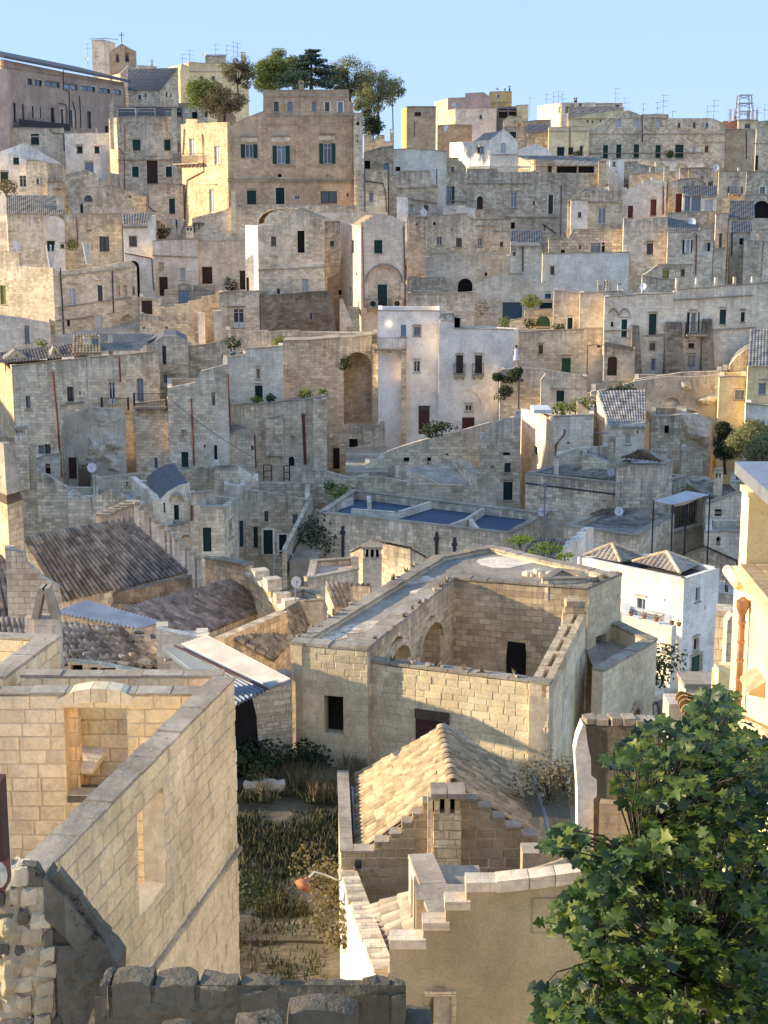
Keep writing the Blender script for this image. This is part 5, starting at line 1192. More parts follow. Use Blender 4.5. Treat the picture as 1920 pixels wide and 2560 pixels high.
# lower left stairs & walls
h('I','curved parapet wall of stone with drip stains below the left houses',121,[(600,1020),(740,1010),(860,995),(1175,1005),(1180,990),(1290,950),(1430,965),(1560,945),(1659,1040)],1090,[('n',815,1048,14,30)],'cream',yaw=0,roof='none',dep=1.5,low=5,name='parapet',cat='parapet',jt=.06)
h('I','tall rough grey retaining walls below the wooden tower at left',117,[(235,990),(300,1000),(430,1080),(560,1150),(640,1150)],1290,[],'grey',yaw=0,roof='none',dep=5,low=5,name='retaining_wall',cat='wall',jt=.08)
h('I','white washed porch with a small arch beside the lower left houses',126,[(235,905),(290,880),(385,870)],1020,[('oA',290,930,40,70)],'pale',roof='flat',low=4,dep=3)
h('I','grey stair parapet with crenels climbing at the far left',121,[(-20,740),(20,745),(40,760),(90,770),(95,800),(125,830),(205,830),(235,960)],1010,[],'grey',roof='none',dep=2,low=5,name='stair_wall',cat='wall')
h('I','square twin vent chimney above the grey stair parapet',121,[(92,705),(178,700)],860,[('o',100,714,10,20),('o',118,714,10,20),('o',136,714,10,20)],'grey',roof='flat',dep=2,low=3,th=.3,name='chimney_stack',cat='chimney')
h('I','dark wooden lattice tower leaning against the stained rock face',123,[(505,960),(580,955)],1130,[],'wood',roof='none',dep=2,low=3,name='wooden_tower',cat='tower')
def blockhouse(c,label,cs,z,zb,mat='cream',ops={},rz=.6,th=.45,rmat='roofc',name='house',cat='house',mats={},roof=True,tops=None,group=None,cop=True,jt=.04,holes=()):
    """house given by its parapet corners seen from above at height z (front-left, front-right, back-right, back-left)"""
    crop(c); P=[atz(x,y,(tops[i] if tops else z)) for i,(x,y) in enumerate(cs)]
    A=[Vector((p.x,p.y,0)) for p in P]; n=len(A)
    cen=sum(A,Vector())/n; H=thing(name,label,cat,Vector((cen.x,cen.y,zb)),group)
    faces=[];todo=[]
    walls={}
    for i in range(n):
        a,b=A[i],A[(i+1)%n]; F=Face(a,b); faces.append(F)
        za=tops[i] if tops else z; zc=tops[(i+1)%n] if tops else z
        m_=mats.get(i,mat); mb=walls.setdefault(m_,MB())
        top=jit([(0,za),(F.len,zc)],1.0,jt)
        e=.003*(i+1); 
        poly=[(0 if i%2==0 else .02,top[0][1])]+top[1:-1]+[(F.len-(0 if i%2==0 else .02),top[-1][1]),(F.len-(0 if i%2==0 else .02),zb),(0 if i%2==0 else .02,zb)]
        todo+=[(F,t) for t in plate_with(H,mb,F,poly,ops.get(i,[]),th)]
        if cop:
            q=MB(); bb=[F.w(.07*(i%2),za+.003,.05),F.w(F.len-.07*(i%2),zc+.003,.05),F.w(F.len-(th+.05)*(i%2)*1.02,zc+.003,-th-.04),F.w((th+.05)*(i%2)*1.02,za+.003,-th-.04)]
            hh=.07+.008*i; q.hexa(bb+[v+Vector((0,0,hh)) for v in bb]); q.build('coping','coping',H)
    for k,mb in walls.items(): mb.build('wall',k,H)
    if roof:
        m=MB(); zz=min(tops) if tops else z; zz-=rz; i0=len(m.v)
        ins=[p.lerp(cen,.02) for p in A]
        m.v+=[(p.x,p.y,zz) for p in ins]; m.f.append(tuple(i0+k for k in range(n))); m.build('roof',rmat,H)
    for (G,t) in todo: opening(H,G,t[0],t[1],t[2],t[3],t[4],t[5],th)
    return H,faces,A
# ------------------------------------------------------------ K : right middle
h('K','yellowish retaining wall below the long cream retaining house, with hanging bushes',137,[(116,150),(215,135),(400,150),(618,190)],420,[],'warm' if False else 'cream',roof='none',dep=3,low=7,name='retaining_wall',cat='wall',jt=.06)
h('K','lower wall with a dark blue door beside a carved stone pillar',134,[(375,262),(440,262),(612,265),(640,300)],460,[('G',440,268,44,108)],'pale',roof='flat',dep=3,low=6)
h('K','tall carved stone street shrine pillar with an urn top',133.5,[(352,205),(378,170),(402,205)],400,[],'cream',roof='none',dep=.8,low=4,name='shrine_pillar',cat='pillar')
h('K','natural rock terrace with a shallow cave arch and stains under the buttressed house',131,[(640,275),(760,255),(890,215),(1200,190),(1390,175)],470,[('nA',1060,308,92,66)],'rock',roof='none',dep=7,low=8,name='rock_face',cat='rock',jt=.2)
crop('K'); rockpatch(H_last['H'],H_last['F'],640,285,1056,470,1.0,seed=7,n=40); rockpatch(H_last['H'],H_last['F'],1154,215,1388,470,1.0,seed=9,n=36)
h('K','light stone terrace parapet running above the cave arch rock',133,[(888,205),(1150,165),(1425,148)],235,[],'cream',roof='none',dep=5,low=2,name='parapet',cat='parapet',jt=.05)
h('K','yellow ochre house corner with one white framed window at the right edge',128,[(1380,195),(1430,190),(1532,192)],470,[('u',1468,265,52,56)],'yellow',roof='flat',dep=5,low=8,pipes=[('r',(1536,200),(1530,330))])
h('K','yellow house with an arched window moulding at the right edge',126,[(1545,130),(1640,125),(1760,125)],370,[('u',1605,225,42,66)],'yellow',roof='shed',rmat='tile_far',rh=2.4,dep=8,low=8,ledge=[(1600,200,1656,200)])
h('K','curved grey vaulted roof house above the yellow houses at the right edge',134,[(1430,190),(1440,120),(1480,70),(1530,35),(1600,12),(1780,8)],200,[],'grey',roof='vault',dep=9,low=6,rmat='tile_far')
h('K','pale low wall with blue door posts at the right edge under the yellow house',122,[(1532,345),(1659,360),(1760,370)],450,[],'white',roof='flat',dep=3,low=5)
H,F=h('K','squared white stone house with a red pipe elbow and blue grey left side',120,[(425,422),(540,415),(656,410)],640,[('n',500,565,20,10)],'pale',yaw=4,Ls=(236,9),Ltop=[(236,372),(425,422)],Lo=[('d',308,582,22,66)],roof='flat',low=6,pipes=[('r',(488,490),(484,520),(436,580),(436,650))])
Kh=H
crop('K'); m=MB(); p=at(300,372,123); q=at(412,400,121.5); m.box(p.x,q.x,121.5,124.5,p.z-.2,p.z+.1); m.build('solar_panel','whitep',Kh)
h('K','small cream house with a tiled roof and one white window beside the squared white house',118,[(752,482),(850,465),(950,452)],650,[('c',835,515,34,62),('o',903,500,10,14)],'pale',yaw=0,roof='shed',rmat='tile_dark',rh=2.2,dep=6,Ls=(665,5),low=5,th=.3)
h('K','ruined tower like house with a black window and rounded weathered corner',121,[(985,415),(1080,418),(1160,410)],720,[('o',1062,470,28,46)],'grey',roof='flat',dep=6,low=6,jt=.12)
h('K','tall weathered rock wall with brown stains beside the olive trees',124,[(1160,410),(1260,400),(1310,430),(1330,600)],760,[('n',1285,628,26,80)],'rock',roof='none',dep=6,low=6,name='rock_face',cat='rock',jt=.2)
crop('K'); rockpatch(H_last['H'],H_last['F'],1160,420,1325,760,1.0,seed=12,n=36)
h('K','lower ruined wall of squared blocks beside dark steps at right',117,[(1160,610),(1220,600),(1280,625),(1282,700)],790,[],'grey',roof='none',dep=3,low=5,name='wall',cat='wall',jt=.1)
h('K','leaning rock wall left of the small tiled house',123,[(560,330),(650,400),(700,440),(760,520)],640,[],'grey',roof='none',dep=3,low=5,name='wall',cat='wall',jt=.12)
h('K','low white washed parapet under the red pipe house with a pointed coping',113,[(440,640),(560,600),(740,590)],720,[],'pale',roof='none',dep=2,low=5,name='parapet',cat='parapet')
h('K','tall grey chimney stack rising from the tiled roofs at right',112,[(742,545),(782,545)],720,[],'grey',roof='flat',dep=1.4,low=5,th=.3,name='chimney_stack',cat='chimney')
H,fs,A=blockhouse('K','long weathered house with messy tiled flat roof and a pipe line across its front',[(262,748),(990,828),(1190,762),(470,690)],-19.3,-27,'grey',rz=.35,rmat='tile_dark',jt=.06)
crop('K')
tile_sheet(H,atz(480,700,-18.9),atz(1010,760,-18.9),atz(960,805,-19.4),atz(320,745,-19.4),mat='tile_dark',cw=.3,amp=.1)
F=fs[0]; a0,z0=F.hit(265,800); a1,z1=F.hit(985,890); m=MB(); m.tube([F.w(a0,z0,.06),F.w(a1,z1,.06)],.06,5); m.build('drainpipe','pipe_dk',H)
h('K','triangular gabled dormer block on the messy tiled roof',110,[(592,648),(625,635),(780,705)],770,[],'grey',roof='gablef',rmat='tile_dark',dep=4,low=1,th=.3,name='dormer',cat='dormer')
H,fs,A=blockhouse('K','dark striped lean-to roofed house behind the messy tiled roof',[(790,700),(1040,700),(1110,680),(940,610)],-17.6,-23,'grey',rz=.1,rmat='tile_dark')
crop('K'); tile_sheet(H,atz(900,620,-16.4),atz(960,610,-16.4),atz(1060,690,-17.5),atz(790,660,-17.5),mat='tile_dark',cw=.35,amp=.1)
for lb,x,y in (('white capped small chimney beside the ruined tower house',1050,625),('stubby cream chimney at the right end of the messy tiled roof',1045,705)):
    h('K',lb,113,[(x,y),(x+28,y)],y+60,[],'pale',roof='flat',dep=1,low=3,th=.2,name='chimney_stack',cat='chimney')
h('K','tall cylindrical looking chimney on the shaded roofs near the yellow terrace',104,[(1352,728),(1400,726)],860,[('o',1360,745,10,25),('o',1378,745,10,25)],'cream',roof='flat',dep=1.2,low=3,th=.25,name='chimney_stack',cat='chimney')
H,fs,A=blockhouse('K','shaded house with a dark tiled roof below the squared ruin wall at right',[(1185,800),(1330,900),(1480,860),(1300,770)],-20,-29,'grey',rz=.3,rmat='tile_dark')
crop('K'); tile_sheet(H,atz(1200,785,-19.2),atz(1440,815,-19.2),atz(1480,855,-19.8),atz(1320,890,-19.8),mat='tile_dark',cw=.3,amp=.1)
h('K','shaded pale house with a black window down the lane at right',102,[(1305,925),(1400,890),(1480,860),(1560,850)],1060,[('o',1352,952,42,42)],'pale',roof='flat',dep=5,low=6)
h('K','tiny shaded house fronts with a small arch far down the lane',96,[(1300,1090),(1410,1080),(1480,1090),(1560,1095)],1200,[('oA',1360,1110,26,50)],'pale',roof='flat',dep=5,low=6)
h('K','blue shaded house strip behind the yellow terrace',108,[(1440,800),(1560,790),(1700,780)],1000,[('d',1500,850,24,34)],'grey',roof='flat',dep=5,low=10)
# awning house
H,fs,A=blockhouse('K','stone house with broken stepped end and tiled roof under the beige awning',[(485,1050),(905,1110),(1120,985),(740,940)],-20.6,-28,'cream',rz=.3,rmat='tile_dark',jt=.1)
crop('K'); tile_sheet(H,atz(700,950,-19.9),atz(1090,945,-19.9),atz(880,1015,-20.5),atz(620,985,-20.5),mat='tile_dark',cw=.3,amp=.1)
H,fs,A=blockhouse('K','lower cream terrace wall with pergola under the beige awning',[(908,1135),(1302,1040),(1290,985),(1100,990)],-22.2,-28,'cream',rz=.5)
crop('K')
T=thing('awning','beige fabric awning stretched on thin poles above the pergola','awning',atz(1160,1040,-22.6)); zA=-17.8
c4=[atz(1000,905,zA),atz(1110,925,zA),atz(1325,868,zA),atz(1190,845,zA)]
m=MB(); g=[]
for j in range(7):
    for i in range(7):
        p=(c4[0].lerp(c4[1],i/6)).lerp(c4[3].lerp(c4[2],i/6),j/6); p.z-=.5*math.sin(math.pi*i/6)*math.sin(math.pi*j/6); m.v.append(tuple(p))
for j in range(6):
    for i in range(6): m.f.append((j*7+i,j*7+i+1,(j+1)*7+i+1,(j+1)*7+i))
m.build('fabric','awning',T,smooth=True)
for p in c4: m=MB(); m.tube([p,Vector((p.x,p.y,-23))],.05,5); m.build('pole','iron',T)
T=thing('pergola','dark slatted pergola fence overgrown with leaves on the terrace','pergola',atz(1200,1045,-22.2))
a=atz(1120,1062,-22.4); b=atz(1300,1012,-22.4)
for k in range(14):
    p=a.lerp(b,k/13); m=MB(); m.box(p.x-.04,p.x+.04,p.y-.04,p.y+.04,p.z,p.z+1.9); m.build('slat','wood',T)
m=MB(); 
for k in range(9): p=a.lerp(b,k/8); leafcloud(m,p+Vector((0,.3,2.2)),.75,60,.16)
m.build('climbing_leaves','leaf_a',T)
# blue roof building
H,fs,A=blockhouse('J','low limestone building with three sunken blue roofs and black downpipes',[(580,1175),(1659+90,1305),(1659+318,1180),(780,1040)],-21.5,-29,'cream',rz=.55,rmat='blue_roof',th=.4)
crop('J'); F=fs[0]
for x,y0,y1 in ((728,1255,1420),(1300,1292,1440),(1410,1325,1430)):
    a,z1=F.hit(x,y0); _,z0=F.hit(x,y1+60); m=MB(); m.tube([F.w(a,z0,.1),F.w(a,z1,.1)],.11,6); m.fbox(F,a-.15,a+.15,z1-.6,z1-.35,0,.22); m.build('drainpipe','pipe_dk',H)
def low_wall(H,p,q,z0,z1,th=.4,mat='pale',name='dividing_parapet'):
    F=Face(Vector((p.x,p.y,0)),Vector((q.x,q.y,0))); m=MB(); m.fbox(F,0,F.len,z0,z1,-th,0); m.build(name,mat,H)
q=lambda x,y: atz(x,y,-21.4)
for (a,b) in (((775,1140),(1060,1160)),((1060,1160),(1195,1120)),((1195,1120),(1310,1085)),((870,1060),(875,1100)),((1395,1235),(1490,1200)),((1490,1200),(1600,1130)),((1490,1200),(1530,1255)),((650,1120),(790,1075))):
    low_wall(H,q(*a),q(*b),-22.5,-21.55,.3)
h('J','long parapet with steps of stone behind the blue roofs',117,[(850,960),(960,955),(1100,985),(1180,1000),(1450,1010),(1659,1075)],1120,[],'cream',roof='none',dep=2,low=4,name='parapet',cat='parapet',jt=.06)
h('J','tall retaining wall with dark sockets climbing right from the stone ramp',125,[(860,890),(1000,800),(1200,735),(1400,690),(1620,625),(1659,640),(1770,625)],1090,[('o',1095,838,36,28),('o',1238,838,26,24),('o',1352,815,18,12),('o',1240,870,12,12)],'cream',yaw=0,roof='none',dep=4,low=5,name='retaining_wall',cat='wall',jt=.08)
h('K','tall shaded wall with a white framed green door and two small windows',117,[(0,560),(60,470),(140,430),(236,425)],900,[('o',132,626,42,16),('d',140,685,38,55),('G',134,795,54,106),('n',60,700,20,16)],'grey',roof='none',dep=5,low=5)
crop('J')
H=thing('cobbled_ramp','wedge of blue grey cobbled ramp between stone kerbs','ramp',at(1300,1040,119))
m=MB(); m.face([at(1100,905,122),at(1400,865,124),at(1520,1050,117.5),at(1300,1000,118.5)]); m.build('paving','paving',H)
low_wall(H,at(1385,860,124),at(1540,1070,117),-25,-20.4,.8,'cream','kerb'); 
h('J','rough stepped wall wedge in front of the cobbled ramp',118.5,[(1045,895),(1200,950),(1380,1030),(1560,1085)],1120,[],'cream',roof='none',dep=.8,low=4,name='wall',cat='wall',jt=.06)
h('J','long landing wall with drips above the piazza stairs',122,[(475,905),(620,920),(760,960),(850,955)],1060,[],'grey',roof='none',dep=1,low=4,name='wall',cat='wall',jt=.08)
steps('broad curved steps on the landing in front of the iron gates',215,520,1000,1060,123,129,5)
steps('narrow blue grey street steps climbing between the walls to the ruined hut',740,1000,790,940,123,137,12)
h('J','piazza house wall with three teal doors and two small windows',114,[(130,1035),(330,1060),(525,1100)],1400,[('d',245,1165,26,66),('d',418,1185,30,60),('G',178,1262,30,130),('G',238,1280,62,150),('G',334,1308,50,120)],'grey',yaw=2,roof='none',dep=8,low=4,ledge=[],jt=.05)
h('J','pale side wall with teal louvred door next to the piazza',116,[(0,1000),(130,1010)],1400,[('b',92,1225,28,160)],'pale',roof='none',dep=4,low=4)
h('J','bracketed parapet terrace above the piazza at left',118,[(-60,900),(80,890),(210,985)],1020,[],'cream',roof='flat',dep=4,low=2,jt=.04)
# long flight of stairs
crop('J'); H=thing('stone_staircase','long narrow stone staircase with a solid parapet rising from the piazza','staircase',at(440,1460,104))
p0=at(400,1470,103.5); p1=at(560,1150,112.5)
for k in range(26):
    t=k/26; p=p0.lerp(p1,t); m=MB(); m.box(p.x,p.x+1.9,p.y,p.y+.45,p.z-1.2,p.z+.0); m.build('step','coping',H)
Fq=Face(Vector((p0.x-.35,p0.y,0)),Vector((p1.x-.35,p1.y,0))); m=MB()
m.hexa([Fq.w(0,p0.z-2,.15),Fq.w(Fq.len,p0.z-2,.15),Fq.w(Fq.len,p0.z-2,-.15),Fq.w(0,p0.z-2,-.15),Fq.w(0,p0.z+.9,.15),Fq.w(Fq.len,p1.z+.9,.15),Fq.w(Fq.len,p1.z+.9,-.15),Fq.w(0,p0.z+.9,-.15)]); m.build('parapet','grey',H)
bush('dark shrub growing in the gap beside the long staircase',at(540,1400,107),2.2,'leaf_dark',900,.22)
bush('bright green ivy shrub on the wall at the top of the staircase',at(715,1100,118),1.3,'leaf_a',500,.2)
bush('dark pot plant on the landing wall left of the ivy shrub',at(655,1040,120),.7,'leaf_dark',160,.2)
crop('J'); T=thing('street_lamp','curved white metal lamp arm in front of the piazza','street lamp',at(310,1470,100))
b=at(300,1480,100); m=MB(); m.tube([b+Vector((0,0,-1))]+[at(x,y,100) for x,y in ((308,1440),(330,1415),(365,1403),(400,1410),(420,1440))],.05,6); m.build('arm','metal',T)
# little houses left of the piazza (L crop)
H,F=h('L','small house with a carved baroque door surround and curved metal roof',108,[(915,165),(960,120),(1030,80),(1090,68),(1092,180)],330,[('G',1000,190,34,128),('d',940,175,14,60)],'pale',roof='vault',dep=9,low=5,rmat='slate',Ls=(760,10))
crop('L'); m=MB(); pr=None
for k in range(7):
    t=math.pi*k/6; a,z=F.hit(1016-38*math.cos(t),165-42*math.sin(t))
    if pr: m.hexa([F.w(pr[0],pr[1]-.12,.25),F.w(a,z-.12,.25),F.w(a,z-.12,-.02),F.w(pr[0],pr[1]-.12,-.02),F.w(pr[0],pr[1]+.12,.25),F.w(a,z+.12,.25),F.w(a,z+.12,-.02),F.w(pr[0],pr[1]+.12,-.02)])
    pr=(a,z)
m.build('door_arch','coping',H)
h('L','two storey stair house with an outdoor arch below the carved door',105,[(965,320),(1060,300),(1140,270)],520,[('nA',1040,360,70,110),('n',1118,370,30,50)],'pale',roof='flat',dep=3,low=4)
h('L','cream house with a tall green door and terrace parapet left of the piazza',104,[(1095,180),(1100,130),(1232,112),(1235,200)],500,[],'cream',roof='flat',dep=5,low=4,pipes=[('r',(1105,190),(1105,280))])
h('L','narrow cream tower house with a tall green door and a small white window',101,[(1155,205),(1290,210)],500,[('G',1166,320,54,140)],'cream',yaw=0,roof='flat',dep=6,Rs=(1372,4),Ro=[('w',1318,295,20,74),('o',1330,478,16,35)],low=4)
h('L','grey rough wall blocks with a round niche left of the carved door house',110,[(390,150),(560,140),(640,95),(700,130),(760,160),(910,200)],330,[],'grey',roof='none',dep=5,low=5,jt=.1)
dish('blue grey satellite dish beside the curved metal roof','L',755,135,105,.75,(.3,-1,.1),mat='metal')
# ------------------------------------------------------------ big tiled roofs (left middle)
def roofhouse(label,c,cs,zs,zb,mat,w=.23,l=.42,maxn=300,mt='tile_dark',miss=.01,name='tiled_roof_house',wallmat='grey',**k):
    crop(c); P=[atz(x,y,z) for (x,y),z in zip(cs,zs)]
    A=[Vector((p.x,p.y,0)) for p in P]; cen=sum(A,Vector())/4
    H=thing(name,label,'house',Vector((cen.x,cen.y,zb)))
    mb=MB(); order=[3,2,1,0]   # eave-left, eave-right, ridge-right, ridge-left
    for i in range(4):
        p,q=P[order[i]],P[order[(i+1)%4]]
        p=Vector(p)+(cen-A[order[i]])*.03; q=Vector(q)+(cen-A[order[(i+1)%4]])*.03
        mb.face([(p.x,p.y,zb),(q.x,q.y,zb),(q.x,q.y,q.z-.08),(p.x,p.y,p.z-.08)])
    mb.build('wall',wallmat,H)
    tiles(H,P[0],P[1],P[2],P[3],w,l,mt,maxn,**k)
    return H,P
H,P=roofhouse('broad tiled roof of long parallel rows of weathered tiles with a stepped gable behind','L',[(130,372),(757,258),(1108,570),(350,742)],[-15.6,-15.6,-18.6,-18.6],-24,'grey',.25,.50)
BR=P
# chimneys and stepped verge blocks along its right edge
def stone_at(H,p,w,d,hh,mat='pale',rot=0,name='verge_stone'):
    m=MB(); c,s=math.cos(rot),math.sin(rot); Q=[]
    for z in (0,hh):
        for (x,y) in ((-w/2,-d/2),(w/2,-d/2),(w/2,d/2),(-w/2,d/2)): Q.append(Vector((p.x+x*c-y*s,p.y+x*s+y*c,p.z+z+R.uniform(-.02,.02))))
    m.hexa(Q); m.build(name,mat,H)
T=thing('stepped_gable','stepped gable wall of sunlit stone blocks along the broad tiled roof','gable',P[2]-Vector((0,0,5)))
n=12
for k in range(n+1):
    t=k/n; p=P[1].lerp(P[2],t)+Vector((.28,.1,0)); q=P[1].lerp(P[2],max(0,t-1/n))
    L_=(P[2]-P[1]).length/n
    rot=math.atan2((P[2]-P[1]).y,(P[2]-P[1]).x)
    stone_at(T,p+Vector((0,0,-4.5)),L_*1.02,.5,5.1+.12,'pale',rot,'step_block')
    stone_at(T,p+Vector((0,0,.63)),L_*.8,.62,.16,'coping',rot,'coping_stone')
for k in range(6):
    p=P[1].lerp(P[0],k*.055)+Vector((0,.35,0)); stone_at(T,p+Vector((0,0,-4+.0)),.75,.4,4.2+.42-.07*k,'pale',0,'step_block'); stone_at(T,p+Vector((0,0,.64-.07*k)),.7,.6,.12,'coping',0,'coping_stone')
H,P=roofhouse('second tiled roof lower down, fringed by a dark broken eave','L',[(700,785),(1330,612),(1560,770),(1130,950)],[-18.3,-18.3,-20.0,-20.0],-25,'grey',.25,.5)
P2=P
T=thing('parapet_wall','sunlit parapet with slanting coping stones and stepped blocks beyond the second tiled roof','wall',atz(1300,560,-24))
crop('L')
pp=[atz(x,y,-18.4) for x,y in ((1182,540),(1420,590),(1560,690),(1659,760))]
for i in range(3):
    a,b=pp[i],pp[i+1]; Fq=Face(Vector((a.x,a.y,0)),Vector((b.x,b.y,0))); m=MB(); m.fbox(Fq,0,Fq.len-.01,-24,-18.0-.4*i,-.5,0); m.build('wall','warm',T)
    nn=8 if i==0 else 4
    for k in range(nn):
        t=(k+.5)/nn; p=a.lerp(b,t); hgt=.12 if i==0 else (.55 if k%2 else .15)
        stone_at(T,Vector((p.x,p.y,-18.0-.4*i))+Fq.n*-.25,Fq.len/nn*.75,.75,hgt,'pale' if i else 'coping',math.atan2(Fq.t.y,Fq.t.x),'coping_stone')
H,P=roofhouse('third small tiled roof behind the sloping light parapet, beside the ruin','L',[(1345,965),(1720,740),(1659+110,860),(1575,1090)],[-17.4,-17.4,-18.4,-18.6],-24,'grey',.25,.45)
crop('L'); a=atz(1290,945,-17.1); b=atz(1659,790,-17.1); T=thing('parapet_wall','long pale sloping parapet between the second and third tiled roofs','wall',Vector((a.x,a.y,-24)))
Fq=Face(Vector((a.x,a.y,0)),Vector((b.x,b.y,0))); m=MB(); m.fbox(Fq,0,Fq.len,-24,-17.2,-.45,0); m.build('wall','warm',T)
# far-left roof, patched roof
H,P=roofhouse('steep tiled roof at the left edge running down beside a ruined chimney wall','L',[(-90,500),(60,470),(250,790),(-90,860)],[-15.6,-15.6,-17.6,-17.6],-24,'grey',.26,.45)
H,P=roofhouse('wide low patched tile roof with loose broken tiles behind the ruin walls','L',[(-60,830),(700,905),(1080,1130),(-60,1090)],[-14.4,-14.4,-15.6,-15.6],-21,'grey',.25,.42,miss=.10,jy=.05,rot=.09)
PR=H
crop('L')
for (x,y) in [(R.uniform(380,1000),R.uniform(920,1110)) for _ in range(26)]:
    p=atz(x,y,-15.2); stone_at(PR,p,R.uniform(.25,.5),R.uniform(.12,.25),.08,'tile_dark',R.uniform(0,3),'loose_tile')
# wall with blue socket between roofs
h('L','rubble wall under the eave of the broad tiled roof',67,[(400,760),(700,700),(1110,575)],830,[],'dark',roof='none',dep=.4,low=2,name='wall',cat='wall') if False else None
# corrugated sheets
def corr(label,c,cs,zs,mat,name='corrugated_roof',n=26,parts=1,amp=.07,grp=None):
    crop(c); P=[atz(x,y,z) for (x,y),z in zip(cs,zs)]; H=thing(name,label,'roof',sum(P,Vector())/4-Vector((0,0,.3)),grp)
    for q in range(parts):
        s0=q/parts; s1=(q+1)/parts-.004
        m=MB(); k=n*4//parts
        for side in (0,1):
            for i in range(k+1):
                s=s0+(s1-s0)*i/k; t=amp*math.sin(i*math.pi/2)
                for e in (0,1):
                    p=(P[0].lerp(P[1],s)).lerp(P[3].lerp(P[2],s),e); m.v.append((p.x,p.y,p.z+t-side*.012))
        kk=2*(k+1)
        for i in range(k):
            m.f.append((2*i,2*i+1,2*i+3,2*i+2)); m.f.append((kk+2*i,kk+2*i+2,kk+2*i+3,kk+2*i+1))
        m.build('sheet',mat,H)
    return H,P
corr('white corrugated sheet roof beside the broad tiled roof','L',[(335,790),(485,745),(930,865),(790,900)],[-14.9,-14.9,-15.2,-15.2],'corr_w',n=4)[0] if False else None
def corr2(label,c,ridge0,ridge1,eave1,eave0,zs,mat,n,parts=4):
    return corr(label,c,[ridge0,ridge1,eave1,eave0],zs,mat,n=n,parts=parts)
corr2('upper white corrugated sheet roof beside the broad tiled roof','L',(330,800),(930,868),(790,900) if False else (935,868),(520,745),[-15.0]*4,'corr_w',16) if False else None
# ridges of these sheets run down-left to up-right, so the sheet row runs left to right
corr('upper white corrugated sheet roof tucked under the broad tiled roof','L',[(500,742),(935,866),(790,902),(325,812)],[-14.4,-14.4,-14.4,-14.4],'corr_w',n=20,parts=4)
corr('white corrugated sheet roof half of the low shed beside the ruined tower wall','L',[(1180,942),(1659+12,1200),(1540,1248),(1020,1000)],[-13.9,-13.9,-14.2,-14.2],'corr_w',n=9,parts=3) if False else None

h('L','rough stone dividing wall stepping down between the left edge roof and the broad tiled roof',64.5,[(28,440),(130,468),(150,525),(235,600),(330,660),(345,745)],780,[],'grey',roof='none',dep=.8,low=3,name='wall',cat='wall',jt=.1)
h('L','dark mossy rubble strip under the eave of the broad tiled roof',73.5,[(350,752),(700,690),(1100,600)],740,[],'dark',roof='none',dep=.3,low=2.2,name='wall',cat='wall',jt=.05)

# potted plants, small roof chimneys and vents scattered where the photograph shows clutter
for lb,c,x,y,D,w_,hh_ in (('small white vent chimney on the roof left of the washing terrace','D',840,655,225,14,26),('square cream chimney above the red shuttered house','D',705,690,205,16,40),
 ('low cream chimney right of the tall sunlit chimney stack','D',600,690,206,20,22),('thin chimney above the blue framed balcony window','D',1450,660,216,14,34),
 ('tan chimney on the house with ragged rubble edges','G',640,128,183,26,34),('twin capped chimney on the roof above the blind arches','H',620,640,147,26,40),
 ('cream chimney between the palace annex and the washed white wall','B',1340,775,201,18,40),('stub chimney on the roof of the long white house','A',600,655,231,14,32),
 ('dark capped chimney on the black slate roof','I',700,95,140,26,38),('weathered chimney on the cream terrace house roof','J',70,175,140,26,44),
 ('pale chimney on the messy tiled roof, left end','K',430,655,110,26,42),('short chimney on the house under the beige awning','K',700,905,103,30,44)):
    h(c,lb,D,[(x,y),(x+w_,y)],y+hh_,[],'cream' if 'cream' in lb else 'pale',roof='flat',dep=1,low=2.5,th=.2,name='chimney_stack',cat='chimney')
